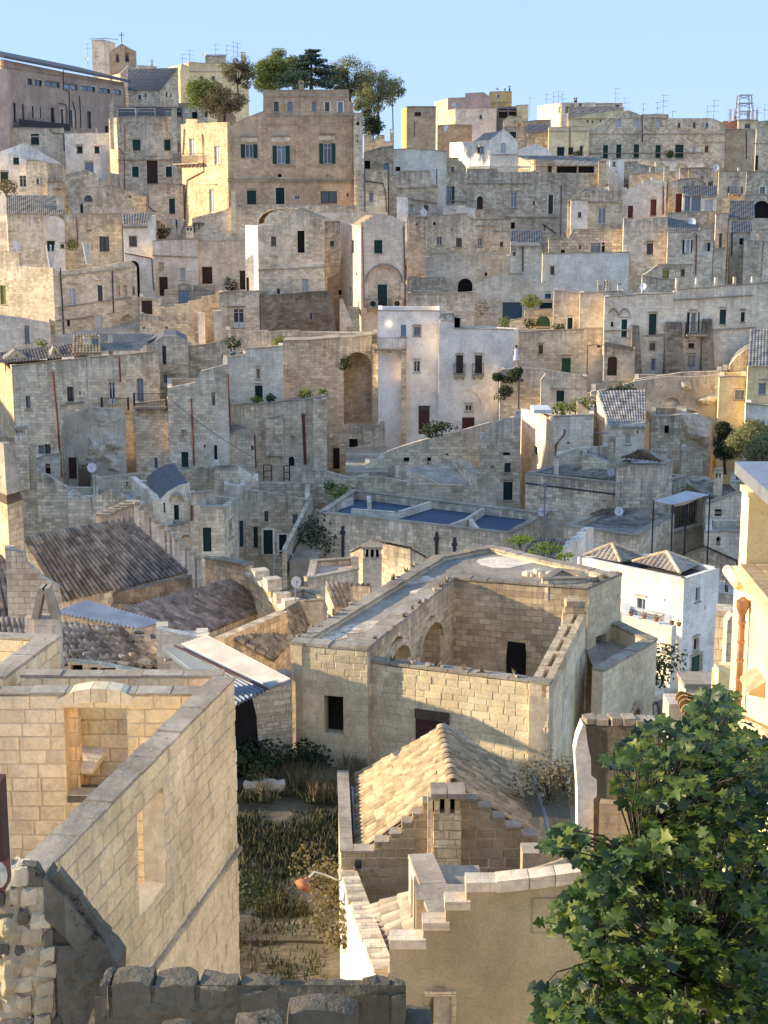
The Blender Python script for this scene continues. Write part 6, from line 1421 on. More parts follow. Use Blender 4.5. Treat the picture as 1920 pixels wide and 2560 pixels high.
# ------------------------------------------------------------ M/N : roofless ruin in the middle
def vp(p): return Vector((p.x,p.y,0))
crop('M'); ZH=-15.6; ZL=-16.2; ZB=-22.5
a0=atz(120,755,ZH); a1=atz(620,790,ZH); a3=atz(1180,335,ZH); l0=atz(640,872,ZL)
aB=atz(1060,190,ZH); aB2=atz(1420,122,ZH)
crop('N'); l1=atz(402,905,ZL); s1=atz(610,490,ZL); c1=atz(625,352,ZH); c2=atz(815,282,ZH); n3=atz(1018,650,-17.6); n2=atz(815,778,-17.6)
RU=thing('ruined_house','roofless stone house with a walled courtyard, arched inner wall and sunlit front','ruined house',(2.5,55,ZB))
def rwall(p,q,z0,z1a,z1b,ops=(),th=.5,mat='mortar',blk='blocks',maxn=300,cc='M',h=.26,l=.52,prd=.014,jt=.05,nm='wall',cop=.55,dob=True,pw=None,hole_extra=(),gap=.009,frac=None):
    F=Face(vp(p),vp(q)); crop(cc); top=jit([(0,z1a),(F.len,z1b)],.7,jt); poly=top+[(F.len,z0),(0,z0)]
    mb=MB(); todo=plate_with(RU if pw is None else pw,mb,F,poly,list(ops),th); H=pw or RU
    mb.build(nm,mat,H)
    for t in todo: opening(H,F,*t,th)
    if dob: blocks(H,F,[(a,z-.02) for a,z in top]+[(F.len,z0),(0,z0)],[(t[1],t[2],t[3],t[4]) for t in todo]+list(hole_extra),h,l,prd,gap,blk,maxn,top=max(z1a,z1b),var=.38)
    if cop:
        n=max(1,int(F.len/.7))
        for k in range(n):
            b0=F.len*k/n+.01; b1=F.len*(k+1)/n-.01; zA=z1a+(z1b-z1a)*k/n; zC=z1a+(z1b-z1a)*(k+1)/n; m=MB(); e=R.uniform(0,.03); hh=.08+R.uniform(0,.05)
            m.hexa([F.w(b0,zA+.01,.04+e),F.w(b1,zC+.01,.04+e),F.w(b1,zC+.01,-th-.03),F.w(b0,zA+.01,-th-.03),F.w(b0,zA+hh,.03+e),F.w(b1,zC+hh,.03+e),F.w(b1,zC+hh,-th-.02),F.w(b0,zA+hh,-th-.02)])
            m.build('coping_stone','coping',H)
    return F,todo
# left block front
F1,_=rwall(a0,a1,ZB,ZH,ZH-.05,[('o',335,1085,130,258)],th=.6,maxn=170)
# its window: show the sill and the bright far jamb by a real deep reveal
# low front wall
F2w,t2=rwall(l0,l1,ZB,ZL,ZL,[],th=.45,maxn=260,hole_extra=[])
crop('M'); aa,z1=F2w.hit(935,1168); ab,_=F2w.hit(1147,1200); m=MB(); m.fbox(F2w,aa,ab,z1-2.4,z1-.36,.02,.06); o=m.build('door','darkred',RU)
m=MB(); m.fbox(F2w,aa+(ab-aa)*.5-.015,aa+(ab-aa)*.5+.015,z1-2.4,z1-.36,.061,.075); m.build('door_seam','brown',o)
m=MB(); m.fbox(F2w,aa-.03,ab+.03,z1-.35,z1,.02,.085); m.build('lintel','wood',RU)
# arched inner wall (faces right)
F3,_=rwall(a1+Vector((.0,.05,0)),a3,ZB,ZH,ZH,[('nA',735,765,146,420),('nA',962,625,124,460)],th=.7,maxn=0,dob=False,mat='warm',cc='M',cop=.5)
crop('M')
for (xl,xr,yt,ys) in ((728,884,752,900),(944,1096,606,760)):
    aL,_=F3.hit(xl,ys); aR,zs=F3.hit(xr,ys); _,zt=F3.hit((xl+xr)/2,yt); pr=None; ac=(aL+aR)/2; r=(aR-aL)/2; n=9
    zs=F3.hit((xl+xr)/2,ys)[1]
    for k in range(n+1):
        t=math.pi*k/n; q=[(ac-(r+e)*math.cos(t),zs+(zt-zs+e)*math.sin(t)) for e in (-.10,.12)]
        if pr:
            m=MB(); m.hexa([F3.w(*pr[0],.14),F3.w(*q[0],.14),F3.w(*q[0],-.02),F3.w(*pr[0],-.02),F3.w(*pr[1],.14),F3.w(*q[1],.14),F3.w(*q[1],-.02),F3.w(*pr[1],-.02)]); m.build('arch_stone','warm',RU)
        pr=q
# back wall of the courtyard
F4,_=rwall(a3,c1,ZB,ZH,ZH,[('o',0,0,0,0)] if False else [],th=.5,mat='warm',dob=False,cc='N')
crop('N'); a_,z_=F4.hit(158,655); b_,y_=F4.hit(262,858); m=MB(); m.plate(F2(F4,.012),[(a_,y_-1),(b_,y_-1),(b_+.02,z_-.5),(b_-.03,z_),(a_+.02,z_+.03),(a_-.04,z_-.7)],[],.02); m.build('doorway_shade','inside',RU)  # near-black sheet on the wall paints the shade inside the doorway
m=MB(); 
for k in range(7): m=MB(); zz=y_-.4+k*.33; m.fbox(F4,a_-.3-.1*(k%2),a_-.045,zz,zz+.31,-.02,.03); m.build('jamb_stone','warm',RU)
# right side wall with slotted top
F5,_=rwall(l1,s1,ZB,ZL-.45,ZL-.45,[],th=.7,cc='N',maxn=240,cop=0,h=.27)
m=MB(); m.fbox(F5,0,F5.len,ZL-.45,ZL,-.27,.0); m.build('slot_wall','warm',RU)
m=MB(); m.fbox(F5,.46,F5.len,ZL-.45,ZL,-.7,-.43); m.build('slot_wall','warm',RU)
for k in range(6):
    b=F5.len*k/5-.12*(k>0); w=.3 if k else .45; m=MB(); m.fbox(F5,max(0,b),max(0,b)+w,ZL-.448,ZL+.012,-.698,-.004); m.build('cross_stone','warm',RU)
crop('N')
for (x0,y0,x1,y1) in ((575,745,592,960),(474,960,490,1160)):
    p,z=F5.hit(x0,y0); q,y=F5.hit(x1,y1); m=MB(); m.fbox(F5,min(p,q),max(p,q)+.05,y,z,.0,.045); m.build('slit_blocking','cream',RU)
# upper right wall and back wall of rear block
F6,_=rwall(c1,c2,ZB,ZH,ZH+.1,[('n',668,628,52,228)],th=.5,cc='N',maxn=180)
F7,_=rwall(c2,aB2,ZB,ZH,ZH,[],th=.5,dob=False,cc='M'); 
F8,_=rwall(aB,a0,ZB,ZH,ZH,[],th=.45,dob=False,cc='M')
F9,_=rwall(aB2,aB,ZB,ZH,ZH,[],th=.4,dob=False,cc='M')
m=MB(); zr=ZH-.12; i=[a0,a1,a3,c1,c2,aB2,aB]; m.face([(p.x,p.y,zr) for p in i]); m.build('roof_terrace','roofc',RU)
# worn membrane patches on the roof terrace
crop('M')
for (cx,cy,w,d,r_) in ((880,350,3.2,1.2,.7),(1010,400,2.4,.8,.7),(620,640,2.6,1.4,.7),(1500,220,3.0,2.4,.3),(380,700,1.6,1.2,.7)):
    p=atz(cx,cy,zr); m=MB(); pts=[]
    for k in range(11):
        t=2*math.pi*k/11; x=math.cos(t)*w/2*R.uniform(.75,1.1); y=math.sin(t)*d/2*R.uniform(.75,1.1); pts.append((p.x+x*math.cos(r_)-y*math.sin(r_),p.y+x*math.sin(r_)+y*math.cos(r_),zr+.012))
    m.face(pts); m.build('roof_patch','grey' if cx<1400 else 'pale',RU)
# broken stones along the roof
crop('N')
for k in range(16):
    p=atz(265+k*22,275+k*1.2,zr); stone_at(RU,p,R.uniform(.2,.45),R.uniform(.2,.35),R.uniform(.15,.35),'pale',R.uniform(0,1),'loose_stone')
crop('N'); p=atz(500,440,-15.9)
# masonry pier stub above the slots
for k in range(6): stone_at(RU,Vector((s1.x-.45+R.uniform(-.08,.08),s1.y+.1,ZL+.0+.0))+Vector((0,0,-.9+.24*k)),1.0-.05*k,.55,.235,'warm',R.uniform(-.1,.1),'pier_stone')
# annex low at right with voussoir arch
AX=thing('lean_to_annex','low roofless annex with stones fanned over a small arch, right of the ruin','annex',(9.5,60,ZB))
rwall(n2+Vector((-.9,-1.2,0)),n3,ZB,-17.6,-17.6,[('oA',878,1045,42,95)],th=.45,cc='N',maxn=150,pw=AX)
rwall(n3,n3+Vector((-2.4,5.5,0)),ZB,-17.6,-17.6,[],th=.45,cc='N',dob=False,pw=AX)
m=MB(); q=n2+Vector((-.9,-1.2,0)); m.face([(q.x,q.y,-18.2),(n3.x,n3.y,-18.2),(n3.x-2.4,n3.y+5.5,-18.2),(q.x,q.y+4,-18.2)]); m.build('roof','roofc',AX)
crop('N'); Fx=Face(vp(q),vp(n3)); ac,zc=Fx.hit(899,1075)
for k in range(9):
    t=math.pi*(k+.5)/9; m=MB(); r0,r1=.28,.62; d=.13
    P=[(ac+r*math.cos(u),zc+r*math.sin(u)) for r,u in ((r0,t-d),(r1,t-d),(r1,t+d),(r0,t+d))]
    m.hexa([Fx.w(*P[0],-.02),Fx.w(*P[1],-.02),Fx.w(*P[2],-.02),Fx.w(*P[3],-.02),Fx.w(*P[0],.07),Fx.w(*P[1],.07),Fx.w(*P[2],.07),Fx.w(*P[3],.07)]); m.build('voussoir','cream',AX)
# crumbling wall left of the ruin, under the tin roof
CW=thing('crumbling_wall','tall crumbling plastered wall under the tin roof left of the ruin','wall',(-5,53,ZB))
crop('M'); w0=atz(-170,1080,-16.9); w1=atz(128,960,-16.6)
w0=atz(-275,1060,-16.9)
rwall(w0,w1,ZB,-16.9,-16.6,[],th=.6,mat='cream',cc='M',maxn=120,pw=CW,blk='cream',gap=.02,prd=.02,jt=.1)
crop('Q'); o_=Face(vp(w0),vp(w1)); p,z=o_.hit(60,20); m=MB(); p2,z2=o_.hit(200,260); m.plate(F2(o_,.04),jit([(p,z+.6),(p2-.15,z+.9),(p2,z+.2),(p2+.1,z-1.5),(p2-.05,z2),(p-.2,z2-1)],.5,.05),[],.03); m.build('opening_shade','inside',CW)  # ragged near-black sheet laid on the wall as the opening's shade
# stepped parapet along the roof's left (already a wall) + low roofs beyond it
def tr(label,c,cs,zs,mat='tile',w=.22,l=.42,zb=-24,maxn=120,**k): return roofhouse(label,c,cs,zs,zb,'grey',w,l,maxn,mat,**k)
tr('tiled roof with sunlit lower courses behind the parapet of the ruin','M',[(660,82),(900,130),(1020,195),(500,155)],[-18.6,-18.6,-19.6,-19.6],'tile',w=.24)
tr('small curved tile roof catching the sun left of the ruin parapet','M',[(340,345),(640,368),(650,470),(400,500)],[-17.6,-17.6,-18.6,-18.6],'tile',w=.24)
H,fs,A=blockhouse('M','little terrace with a faded pink floor beside the vented chimney',[(230,330),(560,270),(550,195),(255,215)],-19.0,-25,'cream',rz=.25,rmat='pink',th=.3)
H,fs,A=blockhouse('M','low sunlit parapets with a scrap of tiled roof left of the curved tile roof',[(25,455),(210,480),(420,470),(200,390)],-18.6,-25,'pale',rz=.3,rmat='tile',th=.3)
crop('M'); H=thing('chimney','sunlit chimney with three small round arched vents left of the ruin','chimney',atz(650,330,-19.4)); b=atz(650,335,-19.6)
m=MB(); m.box(b.x-.5,b.x+.5,b.y,b.y+.9,b.z-1,b.z+1.2); m.build('shaft','cream',H)
for k in range(4):
    m=MB(); xx=b.x-.48+k*.28; m.box(xx,xx+.11,b.y+.02,b.y+.88,b.z+1.2,b.z+1.65); m.build('vent_pier','cream',H)
m=MB(); m.box(b.x-.55,b.x+.55,b.y-.05,b.y+.95,b.z+1.652,b.z+1.78); m.face([(b.x-.55,b.y-.05,b.z+1.785),(b.x+.55,b.y-.05,b.z+1.785),(b.x+.4,b.y+.4,b.z+1.98),(b.x-.4,b.y+.4,b.z+1.98)]); m.build('chimney_cap','coping',H)
m=MB(); m.box(b.x-.35,b.x+.35,b.y+.4,b.y+.5,b.z+1.2,b.z+1.64); m.build('flue','inside',H)
dish('white dish on the low sunlit parapets left of the ruin','M',155,350,66,.5,(.25,-1,.25))
tr('dark tiled roof with ragged edge above the ruin terrace','N',[(300,45),(560,70),(500,185),(250,150)],[-20.0,-20.0,-21.0,-21.0],'tile_dark',zb=-26)
crop('N'); T=thing('stepped_gable','white toothed gable wall beside the leafy roof edge','gable',atz(560,200,-21))
for k in range(9):
    p=atz(505+k*15,165-k*13,-20.6); stone_at(T,p+Vector((0,0,-2)),.5,.4,2.7+(k%2)*.12,'white',.8,'step_block')
bush('bright sunlit creeper spreading over the edge of the ruin terrace',atz(230,110,-15.75),.55,'leaf_y',260,.13,sq=(1.6,1.4,.45))
crop('N'); bush('second sunlit creeper trailing along the leafy roof edge',atz(370,160,-15.9),.6,'leaf_y',300,.13,sq=(1.8,1.2,.4)); bush('last trailing tuft of sunlit creeper near the toothed gable',atz(490,185,-15.9),.4,'leaf_y',120,.12,sq=(1.6,1.2,.4))
# small rear box on the ruin terrace
crop('N'); H,fs,A=blockhouse('N','small broken walled box on the ruin terrace with a dark gap',[(360,300),(608,295),(600,262),(450,240)],-15.35,-16.2,'cream',rz=.5,th=.25,name='roof_box',cat='roof box')
# ------------------------------------------------------------ white house and dark roofs at right
H,fs,A=blockhouse('N','white rendered house with two pyramid tile roofs inside its parapet',[(562,165),(1176,292),(1380,228),(1010,148)],-19.5,-32,'white',rz=.35,rmat='slate',th=.25,
  ops={0:[('n',665,265,34,26),('u',902,400,50,106),('d',1058,405,12,22)],1:[('u',1240,345,24,72),('d',1292,450,10,20),('d',1230,640,26,60),('q',1216,745,56,125),('d',1165,812,14,22)]},cop=False,jt=.0)
crop('N')
for (pk,cs) in (((800,108),[(600,165),(810,205),(930,165),(700,110)]),((1130,160),[(875,200),(1150,268),(1262,215),(1010,150)])):
    P=[atz(x,y,-19.6) for x,y in cs]; top=sum(P,Vector())/4; top.z=-18.95
    for i in range(4):
        a,b=P[i],P[(i+1)%4]; tile_sheet(H,top,top+Vector((.01,0,0)),b,a,mat='tile',cw=.3,amp=.08)
    for i in (0,1,2):
        m=MB(); m.tube([top+Vector((0,0,.06)),P[i]+Vector((0,0,.08))],.10,6); m.build('hip_tiles','warm',H)
h('N','lower white terrace front with a row of pots below the white house window',76,[(818,500),(960,530),(1106,568)],960,[('R',1045,682,42,38)],'white',yaw=-44,roof='flat',dep=2.5,low=3,cops=False,rz=.1,jt=0)
crop('N')
for k,x in enumerate((870,945,1015,1105,1145)):
    p=at(x,505+(x-870)*.22,76-(x-818)*.0115); T=thing('flower_pot','terracotta pot '+['with a yellow plate leftmost on the sunlit ledge','second along the sunlit ledge','in the middle of the sunlit ledge','near the right end of the sunlit ledge','rightmost on the sunlit ledge'][k]+' of the white house','flower pot',p,'pots on the white house ledge')
    m=MB(); m.tube([p,p+Vector((0,0,.18))],.09,8,.13); m.build('pot','terracotta',T); m=MB(); leafcloud(m,p+Vector((0,0,.24)),.14,14,.09); m.build('plant','leaf_dark',T)
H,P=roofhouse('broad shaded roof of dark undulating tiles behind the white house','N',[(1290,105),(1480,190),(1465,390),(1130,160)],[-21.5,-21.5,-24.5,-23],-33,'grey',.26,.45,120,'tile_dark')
h('N','shaded narrow wall strip below the dark undulating roof',84,[(1368,370),(1470,385)],900,[],'cream',roof='none',dep=3,low=4)
bush('green shrubs at the foot of the white house lane',(lambda: (crop('N'),at(1050,870,70))[1])(),1.5,'leaf_dark',500,.2)
h('N','low lane wall with mossy top below the white house',66,[(995,975),(1200,900),(1360,845)],1060,[],'cream',roof='none',dep=.6,low=4,name='wall',cat='wall')
H,P=roofhouse('low tiled roof at the lane foot in front of the white house','N',[(1000,1010),(1170,930),(1260,1010),(1000,1090)],[-19.2,-19.2,-19.8,-19.8],-24,'grey',.24,.4,120,'tile_dark')
# ------------------------------------------------------------ garden
crop('Q')
H=thing('garden_ground','sunken garden floor of dry earth and weeds between the ruins','garden',(-3,45,-22),kind=None)
m=MB(); n=14
for j in range(n+1):
    for i in range(n+1): m.v.append((-9+i*1.1,32+j*1.9,-20.9+.012*j*j*.2+R.uniform(-.12,.12)+(.5 if j>9 else 0)))
for j in range(n):
    for i in range(n): m.f.append((j*(n+1)+i,j*(n+1)+i+1,(j+1)*(n+1)+i+1,(j+1)*(n+1)+i))
o=m.build('soil','earth',H)
bpy.data.objects.remove(H); 
o.name='garden_soil'; o.location=(0,0,0); o['kind']='structure'
def grasspatch(nm,lb,x0,x1,y0,y1,num,mat,hh=.5,w=.03,zf=-20.85):
    m=MB()
    from mathutils import noise as NZ
    for _ in range(num*2):
        x=R.uniform(x0,x1); y=R.uniform(y0,y1); q_=NZ.noise(Vector((x*.7,y*.55,3)))+.5*NZ.noise(Vector((x*2,y*2,1)))+min(0,(y-y0)*.25-.35,(y1-y)*.25-.35)
        if q_<R.uniform(-.35,.15): continue
        z=zf+.0024*((y-32)/1.9)**2+(.45 if y>50 else 0); h_=hh*R.uniform(.4,1.4); a=R.uniform(0,6.28); dx,dy=math.cos(a)*w,math.sin(a)*w; lx,ly=R.uniform(-.5,.5)*h_,R.uniform(-.5,.5)*h_
        m.face([(x-dx,y-dy,z-.05),(x+dx,y+dy,z-.05),(x+lx,y+ly,z+h_)])
    o=single(m,nm,mat,lb,'grass',kind='stuff'); return o
grasspatch('grass','tall dark green weeds filling the middle of the sunken garden',-6.2,-.6,42.5,53.0,9000,'grass',.26,.05)
grasspatch('grass','thinner weeds near the garden path',-6,-1.6,36,44,1500,'grass',.2,.03)
grasspatch('dry_grass','pale dry grass along the garden walls',-3.2,-.9,33,38,1400,'drygrass',.32,.02)
grasspatch('dry_grass','dry brownish growth at the back of the garden',-4.5,-.8,50,53.4,4500,'drygrass',.6,.03)
crop('Q')
bush('dark thicket against the crumbling wall at the back of the garden',at(210,330,52),1.2,'leaf_dark',900,.16)
bush('dark bush under the ruin wall at the top of the garden',at(540,300,52.6),1.0,'leaf_dark',700,.15)
bush('brownish dry shrub against the lit white garden wall, upper',at(620,1080,39.5),1.0,'leaf_brown',700,.12,sq=(1,1,1.2))
bush('brownish dry shrub against the lit white garden wall, lower',at(670,1350,37),.9,'leaf_brown',700,.12,sq=(1,1,1.3))
bush('dark green weeds at the left wall of the garden',at(150,1130,40),.8,'leaf_dark',400,.12,sq=(1,1,.6))
SHp=thing('stone_heap','tumbled heap of pale loose stones beside the garden thicket','stone heap',at(240,500,50.8))
for k in range(26):
    p=at(R.uniform(150,330),R.uniform(390,520),50.8); m=MB(); s=R.uniform(.12,.3); j=[Vector((R.uniform(-.06,.06),R.uniform(-.06,.06),R.uniform(-.06,.06))) for _ in range(8)]
    q=[p+Vector((x*s,y*s*.7,z*s*.55)) for z in (-1,1) for (x,y) in ((-1,-1),(1,-1),(1,1),(-1,1))]; m.hexa([u+v for u,v in zip(q,j)]); m.build('stone','pale',SHp)
p=at(630,400,51); m=MB(); m.box(p.x-.55,p.x+.45,p.y,p.y+.6,p.z-.3,p.z+.25); single(m,'stone_block','grey','squared stone block lying under the ruin wall in the garden','stone')
# terrace edge / path in the garden
m=MB(); a=at(95,900,46); m.box(-6.5,-.8,41.0,41.35,-21.3,-20.78); single(m,'garden_kerb','mossy','low stone terrace edge crossing the garden','kerb')
# ------------------------------------------------------------ T : sunny tiled garden house
GH=thing('garden_house','small gabled house with a sunlit clay tile roof and stepped block gable','house',(1.5,40,-22))
crop('T'); DF=38.32
eL=at(190,948,DF); eR=at(1240,850,DF); rF=at(765,535,DF); rF.z-=.02
zE=eL.z; eLb=atz(178,478,zE); zR=eR.z; eRb=atz(1130,432,zR); rB=atz(690,200,rF.z)
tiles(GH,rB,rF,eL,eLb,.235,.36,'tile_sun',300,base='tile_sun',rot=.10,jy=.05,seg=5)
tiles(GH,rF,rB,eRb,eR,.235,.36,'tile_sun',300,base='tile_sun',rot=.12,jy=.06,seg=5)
# ridge
nn=11; me=tile_mesh(.34,(rF-rB).length/nn,'tile_sun',6)
d=(rF-rB).normalized(); x=d.cross(Vector((0,0,1))).normalized(); z=x.cross(d)
if z.z<0: z=-z; x=-x
Mx=Matrix((x,d,z)).transposed().to_4x4()
for k in range(nn):
    o=bpy.data.objects.new('ridge_tile',me); COL.objects.link(o); o.parent=GH; o.matrix_basis=Matrix.Translation(rB.lerp(rF,k/nn)+Vector((0,0,.05))-Vector(GH.location))@Mx
# front gable with crow steps
DF=38.0; Fg=Face(Vector((0,DF-.1,0)),Vector((1,DF-.1,0)))
def hh(x,y): return Fg.hit(x,y)
st=[(78,960),(282,955),(282,905),(375,900),(375,855),(448,850),(448,788),(515,782),(515,735),(575,730),(575,665),(640,660),(640,640),(915,640),(915,690),(1000,695),(1000,750),(1080,755),(1080,808),(1180,812),(1180,860),(1280,865),(1280,925),(1400,940)]
top=[hh(*q) for q in st]; zb=-22.0
m=MB(); m.plate(Fg,top+[(top[-1][0],zb),(top[0][0],zb)],[],.35); m.build('gable_wall','mortar',GH)
blocks(GH,Fg,top+[(top[-1][0],zb),(top[0][0],zb)],[(hh(640,700)[0],hh(805,700)[0],hh(640,1078)[1],0)],.262,.42,.028,.026,'blocks_g',300,top=hh(0,640)[1])
for i in range(0,len(st)-1,2):
    (a,z),(b,y)=top[i],top[i+1]
    if b-a<.2: continue
    m=MB(); m.fbox(Fg,a+.01,b-.01,max(z,y)+.003,max(z,y)+.07,-.40,.05); m.build('coping_stone','coping',GH)
# chimney on the gable
a,z=hh(640,545); b,y=hh(805,1078)
m=MB(); m.fbox(Fg,a,b,y,hh(0,680)[1],.03,.42); m.build('chimney_shaft','warm',GH)
blocks(GH,F2(Fg,.42),[(a,y),(b,y),(b,hh(0,690)[1]),(a,hh(0,690)[1])],[],.42,b-a+.1,.02,.012,'warm',20,var=0,name='chimney_stone')
zt=hh(0,680)[1]
for k in range(3):
    m=MB(); aa=a+.03+k*(b-a-.2)/2; m.fbox(Fg,aa,aa+.14,zt+.002,zt+.42,-.05,.40); m.build('vent_pier','warm',GH)
m=MB(); m.fbox(Fg,a+.05,b-.05,zt+.002,zt+.41,-.05,.1); m.build('flue','inside',GH)
for (q0,q1) in ((a-.06,(a+b)/2-.01),((a+b)/2+.01,b+.10)): m=MB(); m.fbox(Fg,q0,q1,zt+.424,zt+.56,-.35,.48); m.build('cap_stone','coping',GH)
m=MB(); m.fbox(Fg,a-.14,a-.01,hh(0,1078)[1],zt+.42,-.02,.3); m.build('chimney_fin','pale',GH)
# body walls
def side(p,q,z0,z1,mat='grey',nm='side_wall',th=.3):
    F=Face(vp(p),vp(q)); m=MB(); m.fbox(F,0,F.len,z0,z1,-th,0); return m.build(nm,mat,GH),F
side(eLb,eL,-22,zE-.1,'cream'); side(eR,eRb,-22,zR-.1,'cream'); 
m=MB(); F=Face(vp(eRb),vp(eLb)); F=Face(vp(eLb),vp(eRb)); m.plate(F,[(0,-22),(F.len,-22),(F.len,zR-.12),((vp(rB)-F.o).dot(F.t),rB.z-.2),(0,zE-.12)],[],.2); m.build('back_gable','cream',GH)
# left outer parapet and red lined gutter
crop('T'); g0=atz(62,468,zE+.15); g1=at(80,965,DF-.1); g0=Vector((g0.x,g0.y,0)); F=Face(g0,vp(g1)); m=MB(); m.fbox(F,0,F.len,-22,zE+.15,-.28,0); m.build('parapet','pale',GH)
for k in range(8):
    m=MB(); m.fbox(F,F.len*k/8+.01,F.len*(k+1)/8-.01,zE+.153,zE+.23,-.31,.03); m.build('coping_stone','coping',GH)
m=MB(); i0=atz(120,480,zE-.5); m.face([(F.w(0,0,-.28).x,g0.y,zE-.45),(eLb.x,eLb.y,zE-.45),(eL.x,eL.y,zE-.45),(F.w(F.len,0,-.28).x,g1.y,zE-.45)]); m.build('gutter_bed','rustsheet',GH)
m=MB(); m.tube([F.w(.1,zE-.30,-.42),F.w(F.len-.3,zE-.30,-.42)],.055,6); m.build('gutter_pipe','metal',GH)
# flood lamp on the gable
crop('T'); a,z=hh(185,1030); T=thing('wall_lamp','small black floodlight on the stepped gable left side','lamp',Fg.w(a,z,.1)); m=MB(); m.fbox(Fg,a-.09,a+.09,z-.02,z+.14,.0,.2); m.build('housing','iron',T); m=MB(); m.fbox(Fg,a-.12,a-.08,z-.14,z-.03,.05,.12); m.fbox(Fg,a+.08,a+.12,z-.14,z-.03,.05,.12); m.build('bracket','whitep',T)
# shrubs right of the roof
crop('T')
H=bush('dry yellow flowering shrub between the tiled roof and the bright wall',at(1340,640,40.5),1.1,'leaf_brown',900,.10,sq=(1.1,1,1.1)); H2=bush('yellow sunlit tips of the shrub beside the bright wall',at(1440,560,40.6),.75,'drygrass',420,.09)
m=MB(); m.tube([at(1250,500,41),at(1310,680,40),at(1350,860,38.6)],.05,6); single(m,'hose_pipe','metal','pale blue pipe running down beside the dry yellow shrub','pipe')
# ------------------------------------------------------------ Q : near stepped house
NH=thing('near_house','near rendered house with stepped pale copings and a small carved niche','house',(3,30,-22))
crop('Q'); D0=30.0
Fn=Face(Vector((0,D0,0)),Vector((1,D0,0)))
q=lambda x,y: Fn.hit(x,y)
st=[(1000,1545),(1010,1545),(1010,1345),(1215,1345),(1215,1235),(1352,1235),(1352,1108),(1478,1108),(1478,995),(1660,985),(1860,965),(2180,925),(2400,930),(3700,960)]
top=[q(*p) for p in st]; zb=-20.5
nichea=[q(1250,1680),q(1385,1840)]
m=MB(); poly=top+[(top[-1][0],zb),(top[0][0],zb)]
hole=archloop(nichea[0][0],nichea[1][0],q(0,2200)[1],nichea[0][1]+.02,6)
m.plate(Fn,poly,[hole],.45); m.build('wall','render',NH)
m=MB(); m.plate(F2(Fn,-.40),[(hole[0][0]-.05,hole[0][1]-.05),(hole[1][0]+.05,hole[1][1]-.05),(hole[1][0]+.05,nichea[0][1]+.1),(hole[0][0]-.05,nichea[0][1]+.1)],[],.04); m.build('niche_back','warm',NH)
m=MB(); w=.09
m.fbox(Fn,nichea[0][0]-w-.02,nichea[0][0]-.005,q(0,2200)[1],nichea[0][1],-.02,.035); m.build('niche_frame','cream',NH)
m=MB(); m.fbox(Fn,nichea[1][0]+.005,nichea[1][0]+w+.02,q(0,2200)[1],nichea[0][1],-.02,.035); m.build('niche_frame','cream',NH)
m=MB(); a,z=q(1222,1650); b,y=q(1415,1675); m.fbox(Fn,a,b,y-.01,z,-.02,.05); m.build('niche_lintel','cream',NH)
m=MB(); a,z=q(1285,1630); b,y=q(1350,1650); m.fbox(Fn,a,b,y,z,-.02,.06); m.build('niche_crest','coping',NH)
for (x0,y0,x1,y1) in ((1012,1340,1232,1388),(1210,1236,1376,1274),(1346,1108,1502,1150),(1475,990,1662,1040)):
    a,z=q(x0,y0); b,y=q(x1,y1); m=MB(); m.fbox(Fn,a,b,y,z+.03,-.42,.09); o=m.build('coping_slab','pale',NH)
cps=[(1660,985),(1860,965),(2020,945),(2180,925)]
for p0,p1 in zip(cps,cps[1:]):
    a,z=q(*p0); b,y=q(*p1); m=MB(); t=.22
    m.hexa([Fn.w(a+.01,z-t,.09),Fn.w(b-.01,y-t,.09),Fn.w(b-.01,y-t,-.42),Fn.w(a+.01,z-t,-.42),Fn.w(a+.01,z+.03,.07),Fn.w(b-.01,y+.03,.07),Fn.w(b-.01,y+.03,-.42),Fn.w(a+.01,z+.03,-.42)]); m.build('coping_slab','pale',NH)
# faint sunk panel on the right of the wall
crop('R'); a,z=Fn.hit(258,1245); b,y=Fn.hit(620,1448)
for (p0,p1,p2,p3) in ((a,b,z-.015,z+.015),(a,b,y-.015,y+.015),(a,a+.03,y+.016,z-.016)): m=MB(); m.fbox(Fn,p0,p1,p2,p3,-.01,.02); m.build('panel_edge','coping',NH)
# fin wall going back (white left side, lichen top)
crop('Q')
def fin(label,name,x0,y0,x1,y1,D1,D2,w,zbot,mat,topm,nstone):
    a=at(x1,y1,D1); b=at(x0,y0,D2); z=a.z; F=Face(Vector((b.x,b.y,0)),Vector((a.x,a.y,0)))   # faces left
    H=thing(name,label,'wall',Vector((a.x,(a.y+b.y)/2,zbot))); m=MB()
    m.hexa([F.w(0,zbot,0),F.w(F.len,zbot,0),F.w(F.len,zbot,-w),F.w(0,zbot,-w),F.w(0,b.z,0),F.w(F.len,a.z,0),F.w(F.len,a.z,-w),F.w(0,b.z,-w)]); m.build('wall',mat,H)
    for k in range(nstone):
        t0=k/nstone; t1=(k+1)/nstone; za=b.z+(a.z-b.z)*t0; zc=b.z+(a.z-b.z)*t1; j=R.uniform(-.02,.04); m=MB()
        m.hexa([F.w(F.len*t0+.01,za+.003,.04+j),F.w(F.len*t1-.01,zc+.003,.04+j),F.w(F.len*t1-.01,zc+.003,-w-.04),F.w(F.len*t0+.01,za+.003,-w-.04),F.w(F.len*t0+.01,za+.10,.03+j),F.w(F.len*t1-.01,zc+.10,.03+j),F.w(F.len*t1-.01,zc+.10,-w-.03),F.w(F.len*t0+.01,za+.10,-w-.03)]); m.build('coping_stone',topm,H)
    return H,F
fin('white plastered fin wall with a lichen spotted slab top running back from the near house','fin_wall',1128,840,1282,1232,30.2,34.5,.55,-18,'white','coping',2)
fin('long white garden wall lit by the sun with rough stones on top','garden_wall',705,925,925,1550,31.5,38,.4,-22,'white','cream',11)
